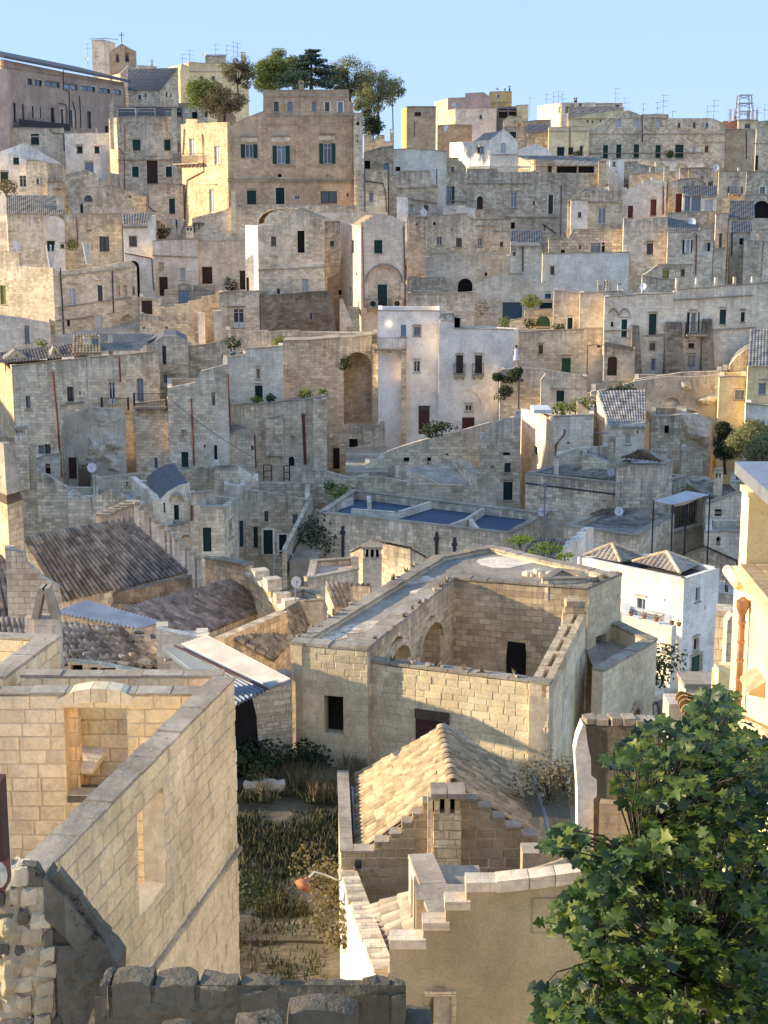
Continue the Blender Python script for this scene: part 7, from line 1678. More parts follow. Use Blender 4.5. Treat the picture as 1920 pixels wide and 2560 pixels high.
H,P=roofhouse('shaded lean-to roof of big clay tiles between the white garden wall and the fin wall','Q',[(1280,990),(1140,1330),(1000,1560),(830,1130)],[-15.0,-15.0,-16.0,-16.0],-21,'mortar',.27,.42,300,'tile',rot=.06) if False else (None,None)
crop('Q'); SH=thing('lean_to','shaded lean-to roof of big clay tiles between the white garden wall and the fin wall','lean-to',(1,33,-20))
rA=at(1290,960,36.5); rBq=at(1290,1330,30.6); zr_=-14.9; e1=at(1000,1500,30.8); e0=at(830,1150,36.5)
rA=atz(1180,1040,-16.4); rBq=atz(1240,1345,-16.4); e0=atz(830,1150,-17.1); e1=atz(1010,1545,-17.1)
tiles(SH,rA,rBq,e1,e0,.25,.40,'tile',300,base='tile_dark',rot=.06)
m=MB(); m.face([e0,e1,(e1.x,e1.y,-20),(e0.x,e0.y,-20)]); m.build('wall','cream',SH)
# tile steps right of fin
crop('Q')
for i,(x,y,D) in enumerate(((1370,940,34),(1400,1010,32.6),(1420,1060,31.6))):
    p=at(x,y,D); m=MB(); m.box(p.x-.9,p.x+.75,p.y-.3,p.y+.5,p.z-2,p.z); single(m,'step_block','coping' if i!=1 else 'tile','stone block step '+['highest','middle tile covered','lowest'][i]+' behind the stepped copings','step')
# lamp with clay shade on the bent bracket
T=thing('wall_lamp','terracotta bell shade lamp on a bent white bracket sticking out from the garden wall','lamp',at(690,975,38))
m=MB(); pt=[at(695,978,38),at(620,945,37.6),at(552,925,37.3),at(515,965,37.2)]; m.tube(pt,.025,6); m.build('bracket','whitep',T)
m=MB(); c=at(515,965,37.2); e=at(478,1015,37.0); m.tube([c,c.lerp(e,.35)],.06,8,.09); dd=(e-c); m.tube([c.lerp(e,.35),c.lerp(e,.5),c.lerp(e,1.0)],.08,14,.23); m.build('shade','terracotta',T,smooth=True)
m=MB()
for k in range(26):
    p=at(690,1000,38); m.tube([p,p+Vector((R.uniform(-.7,.1),R.uniform(-.3,.1),R.uniform(-.3,.6)))],.012,3,.004)
single(m,'dry_twigs','drygrass','tuft of dry twigs where the lamp bracket meets the wall','twigs',kind='stuff')
# parapet with a clay pipe lying on it, right of the near house
crop('R')
m=MB(); a=at(205,1040,33); b=at(540,1000,33.2); m.box(a.x,b.x,33,33.6,a.z-1.5,a.z+.25); single(m,'parapet_block','coping','lichen covered block behind the near house parapet','block')
m=MB(); m.tube([at(230,1100,32.4),at(300,1085,32.4),at(450,1040,32.8)],.10,10,.13); single(m,'clay_pipe','tile_sun','pale clay pipe lying on the near parapet','pipe')
m=MB(); m.tube([at(440,1040,32.8),at(600,985,33.2)],.14,10,.15); single(m,'clay_pipe','tile_sun','second wider clay pipe continuing behind the fig leaves','pipe')
# bright wall end and mossy wall behind the fig tree
WB=thing('ruined_wall','tall broken wall end lit white by the sun left of the fig tree','wall',(3,35,-20))
crop('R'); Dw=37.0
Fw=Face(Vector((0,Dw,0)),Vector((1,Dw,0)))
P=[Fw.hit(*p) for p in ((515,380),(530,300),(562,215),(578,225),(590,330),(610,420),(612,520),(645,545),(645,640),(625,660),(625,1010),(535,1010),(530,600))]
m=MB(); m.plate(Fw,P[::-1],[],.5); m.build('wall','white',WB)
Fd=Face(Fw.w(P[3][0],0,-.1),Fw.w(P[3][0]+2.9,0,.6)); 
m=MB(); m.plate(Fd,[(0,-20),(2.9,-20),(2.9,Fd.hit(900,190)[1]),(1.5,Fd.hit(720,200)[1]),(0,Fd.hit(580,225)[1])],[],.4); m.build('back_wall','mossy',WB)
a,z=Fd.hit(640,650); m=MB(); m.fbox(Fd,.45,3.4,-20,z,.02,.35); m.build('lower_wall','tan',WB)
for k in range(9): stone_at(WB,Fd.w(.1+k*.32,Fd.hit(590+k*38,215)[1],-.2),.3,.45,.12+R.uniform(0,.08),'coping',R.uniform(-.2,.2),'top_stone')
# chimney block and clay ridge right
m=MB(); p=at(1165,150,38); 
H=thing('chimney','squat white sided chimney block in front of the yellow house','chimney',at(1200,170,38)); c0=at(1165,200,38); c1_=at(1260,0,38); m.box(c0.x,c1_.x+.9,38,39,-17,c1_.z); m.build('shaft','pale',H); m=MB(); m.box(c0.x-.05,c1_.x+.95,37.95,39.05,c1_.z+.003,c1_.z+.12); m.build('chimney_cap','coping',H)
H=thing('parapet_block','small white rounded parapet end below the squat chimney block','block',at(1120,180,35)); m=MB(); c0=at(1070,190,35); c1_=at(1160,95,35); m.box(c0.x,c1_.x+.5,35,35.8,-15,c1_.z); m.build('stone','pale',H)
CT=thing('clay_roof','fragment of near roof with large clay tiles and a mortared ridge behind the fig','roof',at(1500,300,24))
crop('R'); g0=at(1250,95,27); g1=at(1680,300,21); g2=at(1560,560,21.5); g3=at(1130,330,26)
tiles(CT,g0,g1,Vector((g2.x,g2.y,g1.z-1.1)),Vector((g3.x,g3.y,g1.z-1.0)),.26,.42,'tile_sun',200,base='tile_sun')
m=MB(); m.tube([g0,g0.lerp(g1,.33)+Vector((0,0,.03)),g0.lerp(g1,.66),g1],.09,8,.12); m.build('mortared_ridge','warm',CT,smooth=True)
# ------------------------------------------------------------ yellow house at right
YH=thing('yellow_house','bright yellow rendered house with a square column, slab roof and copper downpipe','house',(6.5,24,-20))
crop('N'); y0=at(1452,600,26.0); y1=at(1900,600,20.5); Fy=Face(vp(y0),vp(y1))
def fy(x,y): return Fy.hit(x,y)
crop('N'); zt=fy(1470,235)[1]; 
m=MB(); m.plate(Fy,[(0,-20),(Fy.len,-20),(Fy.len,zt),(0,zt)],[],.5); m.build('wall','lemon',YH)
m=MB(); m.fbox(Fy,.02,Fy.len,-20,zt-.02,-4,-.502); m.build('wall','lemon',YH)
# moulding
m=MB(); m.fbox(Fy,-.14,.9,zt-.17,zt+.02,-.3,.13); m.build('moulding','lemon',YH)
m=MB(); m.tube([Fy.w(-.12,zt-.06,.1),Fy.w(.9,zt-.06,.1)],.10,8); m.build('moulding','lemon',YH,smooth=True)
m=MB(); m.fbox(Fy,.92,Fy.len,zt+.003,zt+.30,-.4,.10); m.build('parapet_moulding','warm',YH)
# column
crop('K'); cA=fy(1484,1250)[0]; cB=cA+.62; zc=fy(1490,832)[1]
m=MB(); m.fbox(Fy,cA,cB,zt+.02,zc,-.58,-.02); m.build('column','lemon',YH)
m=MB(); m.fbox(Fy,cA-.03,cB+.03,zc+.003,zc+.10,-.62,.01); m.build('column_cap','lemon',YH)
m=MB(); m.fbox(Fy,cA+.1,cB+2.5,zc+.102,zc+.28,-.52,-.1); m.build('beam','whitep',YH)
m=MB(); m.fbox(Fy,cA+.3,cB+2.5,zc+.14,zc+.30,-.9,-.53); m.build('beam','wood',YH)
m=MB(); m.hexa([Fy.w(cA-.02,zc+.285,.12),Fy.w(Fy.len+2,zc+.285,.12),Fy.w(Fy.len+2,zc+.285,-5),Fy.w(cA-.02,zc+.285,-3),Fy.w(cA-.02,zc+.50,.12),Fy.w(Fy.len+2,zc+.50,.12),Fy.w(Fy.len+2,zc+.52,-3),Fy.w(cA-.02,zc+.52,-3)]); m.build('roof_slab','metal',YH)
m=MB(); m.fbox(Fy,cB+1.1,cB+1.5,zt+.02,zc+.1,-3.5,-3); m.build('rear_column','lemon',YH)
# downpipe
crop('N'); a,z=fy(1553,500); _,zz=fy(1553,1085); m=MB(); m.tube([Fy.w(a,zz,.12),Fy.w(a,z,.12)],.055,10); o=m.build('downpipe','copper',YH,smooth=True)
for k in range(5):
    zq=zz+(z-zz)*(k+.5)/5; m=MB(); m.tube([Fy.w(a,zq,.12),Fy.w(a,zq+.05,.12)],.066,10); m.build('pipe_collar','copper',o)
m=MB(); m.tube([Fy.w(a,z,.12),Fy.w(a,z+.14,.12)],.06,8,.11); m.tube([Fy.w(a,z+.14,.12),Fy.w(a,z+.24,.12)],.11,8); m.tube([Fy.w(a,z+.242,.12),Fy.w(a,z+.31,.12)],.105,4,.02); m.build('hopper_head','copper',o)
crop('N'); a,z=fy(1590,790); m=MB(); m.hexa([Fy.w(a,z-.25,.25),Fy.w(a+.8,z-.25,.25),Fy.w(a+.8,z-.30,0),Fy.w(a,z-.30,0),Fy.w(a,z-.2,.25),Fy.w(a+.8,z-.2,.25),Fy.w(a+.8,z-.02,0),Fy.w(a,z-.02,0)]); m.build('canopy','tile_sun',YH)
h('N','small yellow parapet with an ornament to the left of the yellow house',30,[(1375,812),(1450,850)],1000,[],'lemon',roof='none',dep=.6,low=2,name='parapet',cat='parapet')
h('N','weathered cream wall edge beside the yellow house',33,[(1425,540),(1440,515),(1462,500)],900,[],'cream',roof='none',dep=1,low=2,name='wall',cat='wall')
# ------------------------------------------------------------ left chimneys above the roofs
crop('L')
CH=thing('chimney','tall cream chimney with a conical stone hood at the left edge','chimney',at(60,460,67))
p1=at(42,200,67); p2=at(130,200,68.2); F=Face(vp(at(-60,200,69)),vp(p1)); G=Face(vp(p1),vp(p2)); zt=at(45,190,67).z
m=MB(); cc=[F.w(0,0,0),F.w(F.len,0,0),G.w(G.len,0,0),G.w(G.len,0,-1.0)]
m.hexa([Vector((c.x,c.y,-20)) for c in cc]+[Vector((c.x,c.y,zt)) for c in cc]); m.build('shaft','warm',CH)
m=MB(); m.hexa([Vector((c.x,c.y,zt+.003)) for c in cc]+[Vector((c.x,c.y,zt+.45)) for c in [cc[0].lerp(cc[2],.06),cc[1].lerp(cc[3],.06),cc[2].lerp(cc[0],.06),cc[3].lerp(cc[1],.06)]]); m.build('vent_box','wood',CH)
m=MB(); t=(cc[0]+cc[2])/2; b=[Vector((c.x,c.y,zt+.45))+(Vector((c.x,c.y,0))-vp(t)).normalized()*.12 for c in cc]; ap=[x.lerp(Vector((t.x,t.y,0)),.6) for x in b]
m.hexa([Vector((x.x,x.y,zt+.46)) for x in b]+[Vector((x.x,x.y,zt+2.6)) for x in ap]); m.build('hood','coping',CH)
# ruined chimney shaft with a leaning pot
C2=thing('chimney','broken white chimney with a leaning triangular cap above the patched roof','chimney',at(270,975,44)); p=at(262,975,44)
m=MB(); m.box(p.x-.33,p.x+.36,44,44.7,-15,at(0,850,44).z); m.build('shaft','pale',C2); z=at(0,850,44).z
m=MB(); m.box(p.x-.62,p.x-.335,44.1,44.5,z-.5,z+.02); m.build('side_stone','pale',C2)
for sx in (-1,1):
    m=MB(); m.hexa([(p.x+sx*.30-.1,44.0,z),(p.x+sx*.30+.1,44.0,z),(p.x+sx*.30+.1,44.5,z),(p.x+sx*.30-.1,44.5,z),(p.x+sx*.06-.09,44.0,z+.95),(p.x+sx*.06+.09,44.0,z+.95),(p.x+sx*.06+.09,44.5,z+.95),(p.x+sx*.06-.09,44.5,z+.95)]); m.build('cap_leaf','coping',C2)
# white bit & tin roofs
H,P=corr('blue grey corrugated sheet roof sloping under the white sheets','L',[(1035,1000),(930,1020),(1350,1345),(1545,1250)],[-14.2,-14.4,-14.4,-14.2],'corr_b',n=9,parts=3)
H,P=corr('white corrugated sheet roof with a rusty ridge beside the ruined tower','L',[(1190,945),(1035,998),(1552,1248),(1674,1200)],[-14.0,-14.18,-14.18,-14.0],'corr_w',n=9,parts=3)
m=MB(); crop('L'); m.tube([atz(1005,1000,-14.1),atz(1350,1165,-14.1),atz(1545,1252,-14.1)],.035,6); m.build('rusty_ridge','rustsheet',H)

h('L','whitewashed low wall stub under the second tiled roof and tin sheets',50,[(900,905),(1130,950),(1200,940)],1030,[],'pale',roof='none',dep=1,low=3,name='wall',cat='wall')
h('L','dark loft opening with a timber post beneath the patched tile roof',44,[(390,1095),(560,1110),(860,1165)],1240,[('o',405,1112,75,60),('o',515,1125,50,45),('o',570,1130,100,40)],'warm',roof='none',dep=.4,low=4,name='loft_wall',cat='wall',jt=0)
# ------------------------------------------------------------ O : near roofless ruin at left
LR=thing('roofless_ruin','large roofless ruin of pale ashlar blocks with two empty window openings, at lower left','ruined house',(-4,24,-18))
def wl(p,q,z0,z1,holes=(),th=.3,cc='O',maxn=300,mat='mortar',blk='blocks',h=.255,l=.5,copm='coping',both=False,cop=True,lc=.55,H=None):
    H=H or LR
    F=Face(vp(p),vp(q)); top=jit([(0,z1),(F.len,z1)],.8,.02); m=MB(); hl=[[(a,c),(b,c),(b,d),(a,d)] for (a,b,c,d) in holes]
    m.plate(F,top+[(F.len,z0),(0,z0)],hl,th); m.build('wall',mat,H)
    blocks(H,F,[(0,z1-.01),(F.len,z1-.01),(F.len,z0),(0,z0)],list(holes),h,l,.022,.012,blk,maxn,top=z1,var=.12)
    if both:
        G=Face(F.w(F.len,0,-th),F.w(0,0,-th)); blocks(H,G,[(0,z1-.01),(G.len,z1-.01),(G.len,z0),(0,z0)],[(F.len-b,F.len-a,c,d) for a,b,c,d in holes],h,l,.022,.012,blk,150,top=z1,var=.12)
    if cop:
        n=int(F.len/lc)
        for k in range(n):
            m=MB(); e=R.uniform(0,.02); a0,a1=F.len*k/n+.006,F.len*(k+1)/n-.006; hh_=.03+R.uniform(0,.03)
            m.fbox(F,a0,a1,z1+.004,z1+hh_,-th-.02-e,.025+e); m.build('coping_stone',copm,H)
    return F
crop('O'); Z=-8.1
g0=atz(270,1415,Z); g1=atz(1515,150,Z)
g0=g0+(g0-g1)*.15
FL_=Face(vp(g0),vp(g1))
ha,_=FL_.hit(885,1200); hb,zt_=FL_.hit(1055,848); _,zb_=FL_.hit(1055,1500); zt_=FL_.hit(1055,850)[1]
zb_=FL_.hit(1060,1490)[1]
Fl=wl(g0,g1,-18,Z,[(ha,hb,zb_,zt_)],th=.34,maxn=300)
# string course
zs=FL_.hit(1570,1195)[1]; m=MB(); m.fbox(Fl,0,Fl.len+.05,zs-.05,zs+.02,-.02,.085); m.build('string_course','coping',LR)
# frontal wall with arched window head
f0=atz(-260,252,Z); f1=atz(1330,262,Z); f1.y=f0.y
Ff=Face(vp(f0),vp(f1)); wa,wz=Ff.hit(412,335); wb,wy=Ff.hit(838,900); 
wl(f0,f1,-13.5,Z,[(wa,wb,wy,wz)],th=.34,maxn=260,both=False)
# window: splayed jamb stones and curved head
m=MB(); m.fbox(Ff,wa,wa+.16,wy,wz,-.60,-.342); m.build('jamb','warm',LR)
crop('O')
hs_=[(375,275),(480,222),(590,205),(690,208),(785,222),(885,268)]
for i in range(5):
    (xa,ya),(xb,yb_)=hs_[i],hs_[i+1]; a,z=Ff.hit(xa,ya); b,y=Ff.hit(xb,yb_); lo=Ff.hit(600,330)[1]; m=MB()
    za=max(lo,z-.24); zc=max(lo,y-.24)
    m.hexa([Ff.w(a+.005,za,.06),Ff.w(b-.005,zc,.06),Ff.w(b-.005,zc,-.36),Ff.w(a+.005,za,-.36),Ff.w(a+.005,z,.06),Ff.w(b-.005,y,.06),Ff.w(b-.005,y,-.36),Ff.w(a+.005,z,-.36)]); m.build('lintel_stone','blocks',LR)
m=MB(); m.fbox(Ff,wa+.01,wb-.01,wy-.12,wy-.01,-.5,.05); m.build('window_sill','mossy',LR)
# far wall, left rear wall, floor
r0=atz(130,138,Z); r1=atz(1445,138,Z); r1.y=r0.y
wl(r0,r1,-12,Z,[],th=.3,maxn=60,blk='blocks',lc=.62)
crop('L'); q0=atz(20,1195,Z); q1=atz(300,985,Z)
wl(q0,q1+(q1-q0)*.15,-12,Z,[],th=.36,maxn=40)
q2=atz(-60,965,Z-.0); q3=atz(330,985,Z)
wl(atz(-80,955,Z),atz(300,975,Z),-13,Z,[],th=.3,maxn=60)
m=MB(); m.face([(-9,18,-12.6),(-5.2,18,-12.6),(-3.4,25.8,-12.6),(-9,25.8,-12.6)]); m.build('floor','earth',LR)
# block stub right of the far wall end (old wall with slab seen through the window)
crop('O'); m=MB(); p=at(600,640,25.9); 
IW=thing('inner_wall','older stained inner wall with a tilted pale slab seen through the window of the ruin','wall',(-4,27,-14)); 
wl(atz(500,430,-8.9),atz(850,330,-8.9),-13,-8.9,[],th=.3,maxn=40,H=IW,blk='warm')
m=MB(); a=at(515,575,25.75); b=at(705,590,25.8); c=at(600,730,25.2); d=at(520,730,25.2); m.hexa([a-Vector((0,0,.1)),b-Vector((0,0,.1)),c-Vector((0,0,.1)),d-Vector((0,0,.1)),a,b,c,d]); m.build('tilted_slab','pale',IW)
# ------------------------------------------------------------ S : mossy foreground walls
MW=thing('mossy_wall','low dark mossy wall of big rounded stones across the bottom of the view','wall',(-2,12.5,-9))
crop('S'); Dm=12.5
Fm=Face(Vector((0,Dm,0)),Vector((1,Dm,0)))
edges=[455,500,700,905,1095,1290,1490,1659,1800,1870]
def roundstone(H,F,a0,a1,z0,z1,dep,mat,name='stone',rough=.03,seg=4,kk=14):
    """weathered block: subdivided box with pushed-in edges"""
    m=MB(); nx=max(2,int((a1-a0)/.09)); nz=max(2,int((z1-z0)/.09)); ny=3
    import itertools
    def P(u,v,w_):
        # u,v,w in 0..1 -> rounded box
        x=(u-.5)*2; y=(v-.5)*2; z=(w_-.5)*2; k=kk
        s=(abs(x)**k+abs(y)**k+abs(z)**k)**(1/k); m_=max(abs(x),abs(y),abs(z)); f=m_/s if s>1e-6 else 1
        x*=f;y*=f;z*=f
        h=math.sin(a0*7+x*3+z*3.1)*math.sin(z*4+y*4+a0*3)*rough+math.sin(x*9+z*11+a0*11+y*5)*rough*.4
        return F.w((a0+a1)/2+x*(a1-a0)/2+h*.4,(z0+z1)/2+z*(z1-z0)/2+h,-dep/2-y*dep/2+ -h*.6)
    def grid(fn,nu,nv,flip):
        b=len(m.v)
        for j in range(nv+1):
            for i in range(nu+1): m.v.append(tuple(fn(i/nu,j/nv)))
        for j in range(nv):
            for i in range(nu):
                f=(b+j*(nu+1)+i,b+j*(nu+1)+i+1,b+(j+1)*(nu+1)+i+1,b+(j+1)*(nu+1)+i); m.f.append(f[::-1] if flip else f)
    grid(lambda u,v:P(u,0,v),nx,nz,False); grid(lambda u,v:P(u,v,1),nx,ny,False); grid(lambda u,v:P(0,v,u),nz,ny,False); grid(lambda u,v:P(1,v,u),nz,ny,True)
    return m.build(name,mat,H,smooth=True)
zT=[655,650,662,675,690,722,712,700,705]
for i in range(9):
    a,z=Fm.hit(edges[i],zT[i]); b,_=Fm.hit(edges[i+1],zT[i]); roundstone(MW,Fm,a+.003,b-.003,z-.52,z-.17,.34,'mossy',rough=.026,kk=10)
m=MB(); a_,z_=Fm.hit(430,700); m.fbox(Fm,a_,Fm.hit(1860,700)[0],z_-2,z_-.22,-.34,-.03); m.build('core','mossy',MW); crop('S'); rockpatch(MW,F2(Fm,-.05),430,742,1870,1000,.05,'mossy',60,2,'rough_face',5,.05)
for r_ in range(1,4):
    a,z=Fm.hit(430,690); x=a-R.uniform(0,.2)
    while x<Fm.hit(1860,700)[0]:
        l=R.uniform(.28,.5); z1=z-.36*r_-.16; roundstone(MW,Fm,x+.004,x+l-.004,z1-.352,z1+.004,.4,'mossy',rough=.012); x+=l
crop('S')
for i,(x0,y0,x1,D,lb) in enumerate(((1318,790,1640,8.6,'squared dark stone block standing in front of the mossy wall'),(1072,868,1300,8.4,'lower rounded stone left of the squared dark block'),(725,905,870,8.3,'barely visible pale stone top at the bottom edge'),(-40,898,120,8.3,'flat stone top at the bottom left corner'))):
    G=Face(Vector((0,D,0)),Vector((1,D,0))); a,z=G.hit(x0,y0+62); b,_=G.hit(x1,y0); T=thing('stone_block',lb,'stone',G.w((a+b)/2,z-.9,-.2)); roundstone(T,G,a,b,z-.9,z,.22,'mossy','stone',.012)
# rubble wall at far left with sloping coping
RW=thing('rubble_wall','sunlit eroded rubble wall with a steep sloping coping at the lower left','wall',(-4,13.4,-10))
Fr=Face(Vector((-10,13.2,0)),Vector((-9,13.2,0)))
P=[Fr.hit(*p) for p in ((-60,180),(165,195),(205,265),(270,215),(330,290),(430,450),(545,650),(560,1000),(-60,1000))]
m=MB(); m.plate(Fr,P[::-1],[],.12); m.build('core','mossy',RW)
rows=[(200,300),(300,385),(385,470),(470,555),(555,625),(625,700),(700,785),(785,870),(870,960)]
rockpatch(RW,Fr,-60,290,262,1000,.09,'rubble',60,4,'eroded_face',6,.06)
for j,(ya,yb_) in enumerate(rows):
    x=-60+R.uniform(-20,0); lim=200+(ya-200)*.10 if ya>330 else 150
    while x<lim:
        w=R.uniform(45,150); dj=R.uniform(-16,16)
        if ya<330 and x<45 and False: x+=w; continue
        a,z=Fr.hit(x,ya+dj); b,y=Fr.hit(min(x+w,lim+30),yb_+dj*.6)
        if b-a>.08: roundstone(RW,F2(Fr,.075+R.uniform(-.03,.02)),a+.006,b-.006,y+.004,z-.004,.3,R.choice(('rubble','rubble','rubble','mossy')),'rubble_stone',.03,kk=5); 
        x+=w
for (p0,p1) in (((205,262),(250,300)),((250,300),(302,347)),((302,347),(345,402)),((345,402),(400,470)),((400,470),(438,520)),((438,520),(480,570)),((480,570),(515,615)),((515,615),(548,655))):
    
    a,z=Fr.hit(*p0); b,y=Fr.hit(*p1); m=MB(); 
    m.hexa([Fr.w(a,z-.35,.07),Fr.w(b,y-.35,.07),Fr.w(b,y-.35,-.26),Fr.w(a,z-.35,-.26),Fr.w(a,z+.05,.05),Fr.w(b,y+.05,.05),Fr.w(b+.03,y+.06+R.uniform(-.03,.03),-.26),Fr.w(a+.03,z+.06+R.uniform(-.03,.03),-.26)]); m.build('coping_stone','mossy',RW)
x=255
rockpatch(RW,F2(Fr,.03),255,560,520,1000,.05,'mossy',40,6,'rough_face',6,.05)
for j in range(0):
    for k in range(2):
        a,z=Fr.hit(255+k*105,640+j*62); b,y=Fr.hit(355+k*105,698+j*62); roundstone(RW,F2(Fr,.06),a+.004,b-.004,y+.004,z-.004,.2,'mossy','dark_stone',.010)
# rusty timber door post at the left edge
crop('O'); T=thing('timber_frame','rusty brown timber frame with a white lamp at the left edge','frame',at(20,1500,9)); 
a=at(-40,820,9); b=at(38,1500,9); m=MB(); m.box(a.x,at(5,900,9).x,9,9.15,b.z,a.z); m.build('post','rustsheet',T)
m=MB(); m.box(a.x,at(44,1500,9).x,8.95,9.1,b.z,at(0,1330,9).z); m.build('shutter','rust',T)
m=MB(); m.ball(at(-10,1420,8.7),.055,10,6,(1,1,1.5)); m.build('lamp','pale',T)
m=MB(); m.box(at(20,1320,9.2).x,at(45,1320,9.2).x,9.2,9.3,at(0,1520,9.2).z,at(0,1000,9.2).z); m.build('batten','lemon',T)

# weeds and crumbs growing from the wall tops
crop('M')
for k,(a,b,z) in enumerate(((a0,aB,ZH),(a1,a3,ZH),(l0,l1,ZL),(c1,c2,ZH))):
    m=MB()
    for _ in range(7):
        t=R.uniform(.05,.95); p=a.lerp(b,t); p=Vector((p.x,p.y+.2,z+.1))
        for _ in range(9): m.face([p+Vector((R.uniform(-.08,.08),R.uniform(-.08,.08),0)),p+Vector((R.uniform(-.08,.08)+.03,R.uniform(-.08,.08),0)),p+Vector((R.uniform(-.18,.18),R.uniform(-.18,.18),R.uniform(.1,.3)))])
    m.build('wall_top_weeds','drygrass',RU,kind='stuff')
    for _ in range(10):
        t=R.uniform(.02,.98); p=a.lerp(b,t); stone_at(RU,Vector((p.x+R.uniform(-.1,.1),p.y+.15,z+.10)),R.uniform(.08,.2),R.uniform(.08,.2),R.uniform(.04,.12),'coping',R.uniform(0,3),'loose_stone')
# cables strung between houses
def cable(lb,c,x0,y0,D0,x1,y1,D1,sag=.6,r=.018):
    crop(c); a=at(x0,y0,D0); b=at(x1,y1,D1); m=MB(); m.tube([a.lerp(b,k/8)-Vector((0,0,sag*4*(k/8)*(1-k/8))) for k in range(9)],r,4); single(m,'cable','iron',lb,'cable',group='overhead cables')
cable('dark cable sagging along the front of the annex right of the palace','B',1185,890,193,1330,960,193,.3)
cable('pale cable running from the white house corner across the lane','N',1175,405,79.5,945,490,82,.2,.012)
cable('cable crossing the lane low before the white house door','N',1000,795,66,1270,775,78,.4,.015)
cable('long cable slung over the retaining wall to the cream house front','I',1110,520,128,1659,900,128,.3,.02)
# ------------------------------------------------------------ fig tree
def figleaf(v):
    RR=random.Random(v); out=[]; lobes=[(0,1.0,.36),(.78,.88,.33),(-.78,.88,.33),(1.6,.66,.34),(-1.6,.66,.34)]
    n=30; pts=[]
    for k in range(n):
        t=-math.pi+2*math.pi*(k+.5)/n; r=.22
        for (c,L,w) in lobes:
            d=abs((t-c+math.pi)%(2*math.pi)-math.pi); r=max(r,.36+(L*(.92+.16*RR.random())-.36)*max(0,1-(d/(w*1.1))**2)**.45 if d<w*1.1 else .36)
        if abs(t)>2.6: r=.14
        pts.append((math.sin(t)*r,.12+math.cos(t)*r))
    cup=RR.uniform(-.25,.35); mb=MB()
    def P(x,y): return (x,y,cup*(x*x)*1.5-.45*max(0,y)**2*RR.uniform(.7,1.1)+.05*abs(x))
    b=[(0,.12,0)]+[P(*p) for p in pts]; mb.v=b; mb.f=[(0,1+k,1+(k+1)%n) for k in range(n)]
    # petiole
    i=len(mb.v); mb.v+=[(-.015,-.02,0),(.015,-.02,0),(.01,-.5,.06),(-.01,-.5,.06)]; mb.f.append((i,i+1,i+2,i+3))
    me=bpy.data.meshes.new('fig_leaf'); me.from_pydata(mb.v,[],mb.f); me.update(); me.materials.append(MATS['fig'])
    me.polygons.foreach_set('use_smooth',[True]*len(me.polygons)); return me
FM=['fig','fig','fig_light','fig_dark','fig','fig_dark','fig','fig_light']
LM=[figleaf(k) for k in range(8)]
for me,f in zip(LM,FM): me.materials[0]=MATS[f]
FT=thing('fig_tree','large leafy fig tree with glossy lobed leaves filling the lower right corner','tree',(4.6,11,-12))
crop('R')
outline=[(1290,20),(1420,-10),(1440,110),(1500,180),(1530,250),(1659,330),(1760,400),(1760,2050),(300,2050),(330,1900),(285,1800),(420,1760),(520,1740),(600,1640),(560,1540),(500,1480),(440,1470),(335,1430),(330,1350),(460,1270),(500,1190),(620,1020),(520,1000),(430,960),(335,950),(420,830),(560,850),(640,960),(760,900),(900,820),(880,700),(780,640),(690,560),(700,420),(860,330),(960,200),(1100,170),(1220,150)]
def inside(x,y):
    c=False
    for (a,b),(d,e) in zip(outline,outline[1:]+outline[:1]):
        if (b>y)!=(e>y) and x<(d-a)*(y-b)/(e-b)+a: c=not c
    return c
tips=[]; root=Vector((4.2,11.2,-12)); hubs=[]
mb=MB()
for (x,y,D) in ((1300,1200,11.4),(1000,1450,11.2),(700,1600,11),(1500,900,11.6),(1150,800,11.8),(1350,450,12),(900,1050,11.3),(1600,1500,11),(1250,1750,10.6),(700,1200,11.4)):
    p=at(x,y,D); hubs.append(p); mid=root.lerp(p,.55)+Vector((.2,.1,-.1)); mb.tube([root,mid,p],.055,6,.022,cap=False)
inst=[]
cand=0
while len(tips)<1100 and cand<20000:
    cand+=1; x=R.uniform(280,1760); y=R.uniform(-10,2040)
    if not inside(x,y): continue
    D=R.uniform(10.0,12.6) if R.random()<.75 else R.uniform(9.4,10.4)
    tips.append(at(x,y,D))
for (x,y,D) in ((350,930,11),(430,850,11),(480,880,11.1),(345,1390,11),(400,1340,11),(300,1800,10.6),(340,1950,10.5),(1330,40,12),(1400,20,12),(1290,70,12),(720,430,11.8),(760,560,11.8),(880,350,11.9),(520,980,11),(450,1290,11)): tips.append(at(x,y,D))
for t in tips:
    hb=min(hubs,key=lambda q:(q-t).length); mid=hb.lerp(t,.6)+Vector((R.uniform(-.08,.08),R.uniform(-.08,.08),R.uniform(-.02,.12)))
    mb.tube([hb,mid,t],.008,4,.004,cap=False)
    ax=(t-hb).normalized(); n=R.choice((4,5,5,6))
    ph=R.uniform(0,6.28)
    for k in range(n):
        a=ph+k*2.4; side=Vector((math.cos(a),math.sin(a),R.uniform(-.25,.5))); d=(side+ax*.5).normalized()
        s=R.uniform(.048,.09); nrm=(Vector((R.uniform(-.5,.5)-.2,R.uniform(-.5,.5)-.45,1.0))).normalized()
        x=d.cross(nrm).normalized(); z=x.cross(d)
        M=Matrix((x,d,z)).transposed().to_4x4(); p=t-ax*R.uniform(0,.12)+d*s*.5
        inst.append((p.length-R.random()*0,s,Matrix.Translation(p)@M@Matrix.Rotation(R.uniform(-.5,.5),4,'Y')@Matrix.Scale(s,4),R.randrange(8)))
mb.build('branches','bark',FT,smooth=True)
inst.sort(key=lambda q:q[0]/q[1])
off=Vector(FT.location)
for d,s,M,k in inst[:300]:
    o=bpy.data.objects.new('leaf',LM[k]); COL.objects.link(o); o.parent=FT; o.matrix_basis=Matrix.Translation(-off)@M
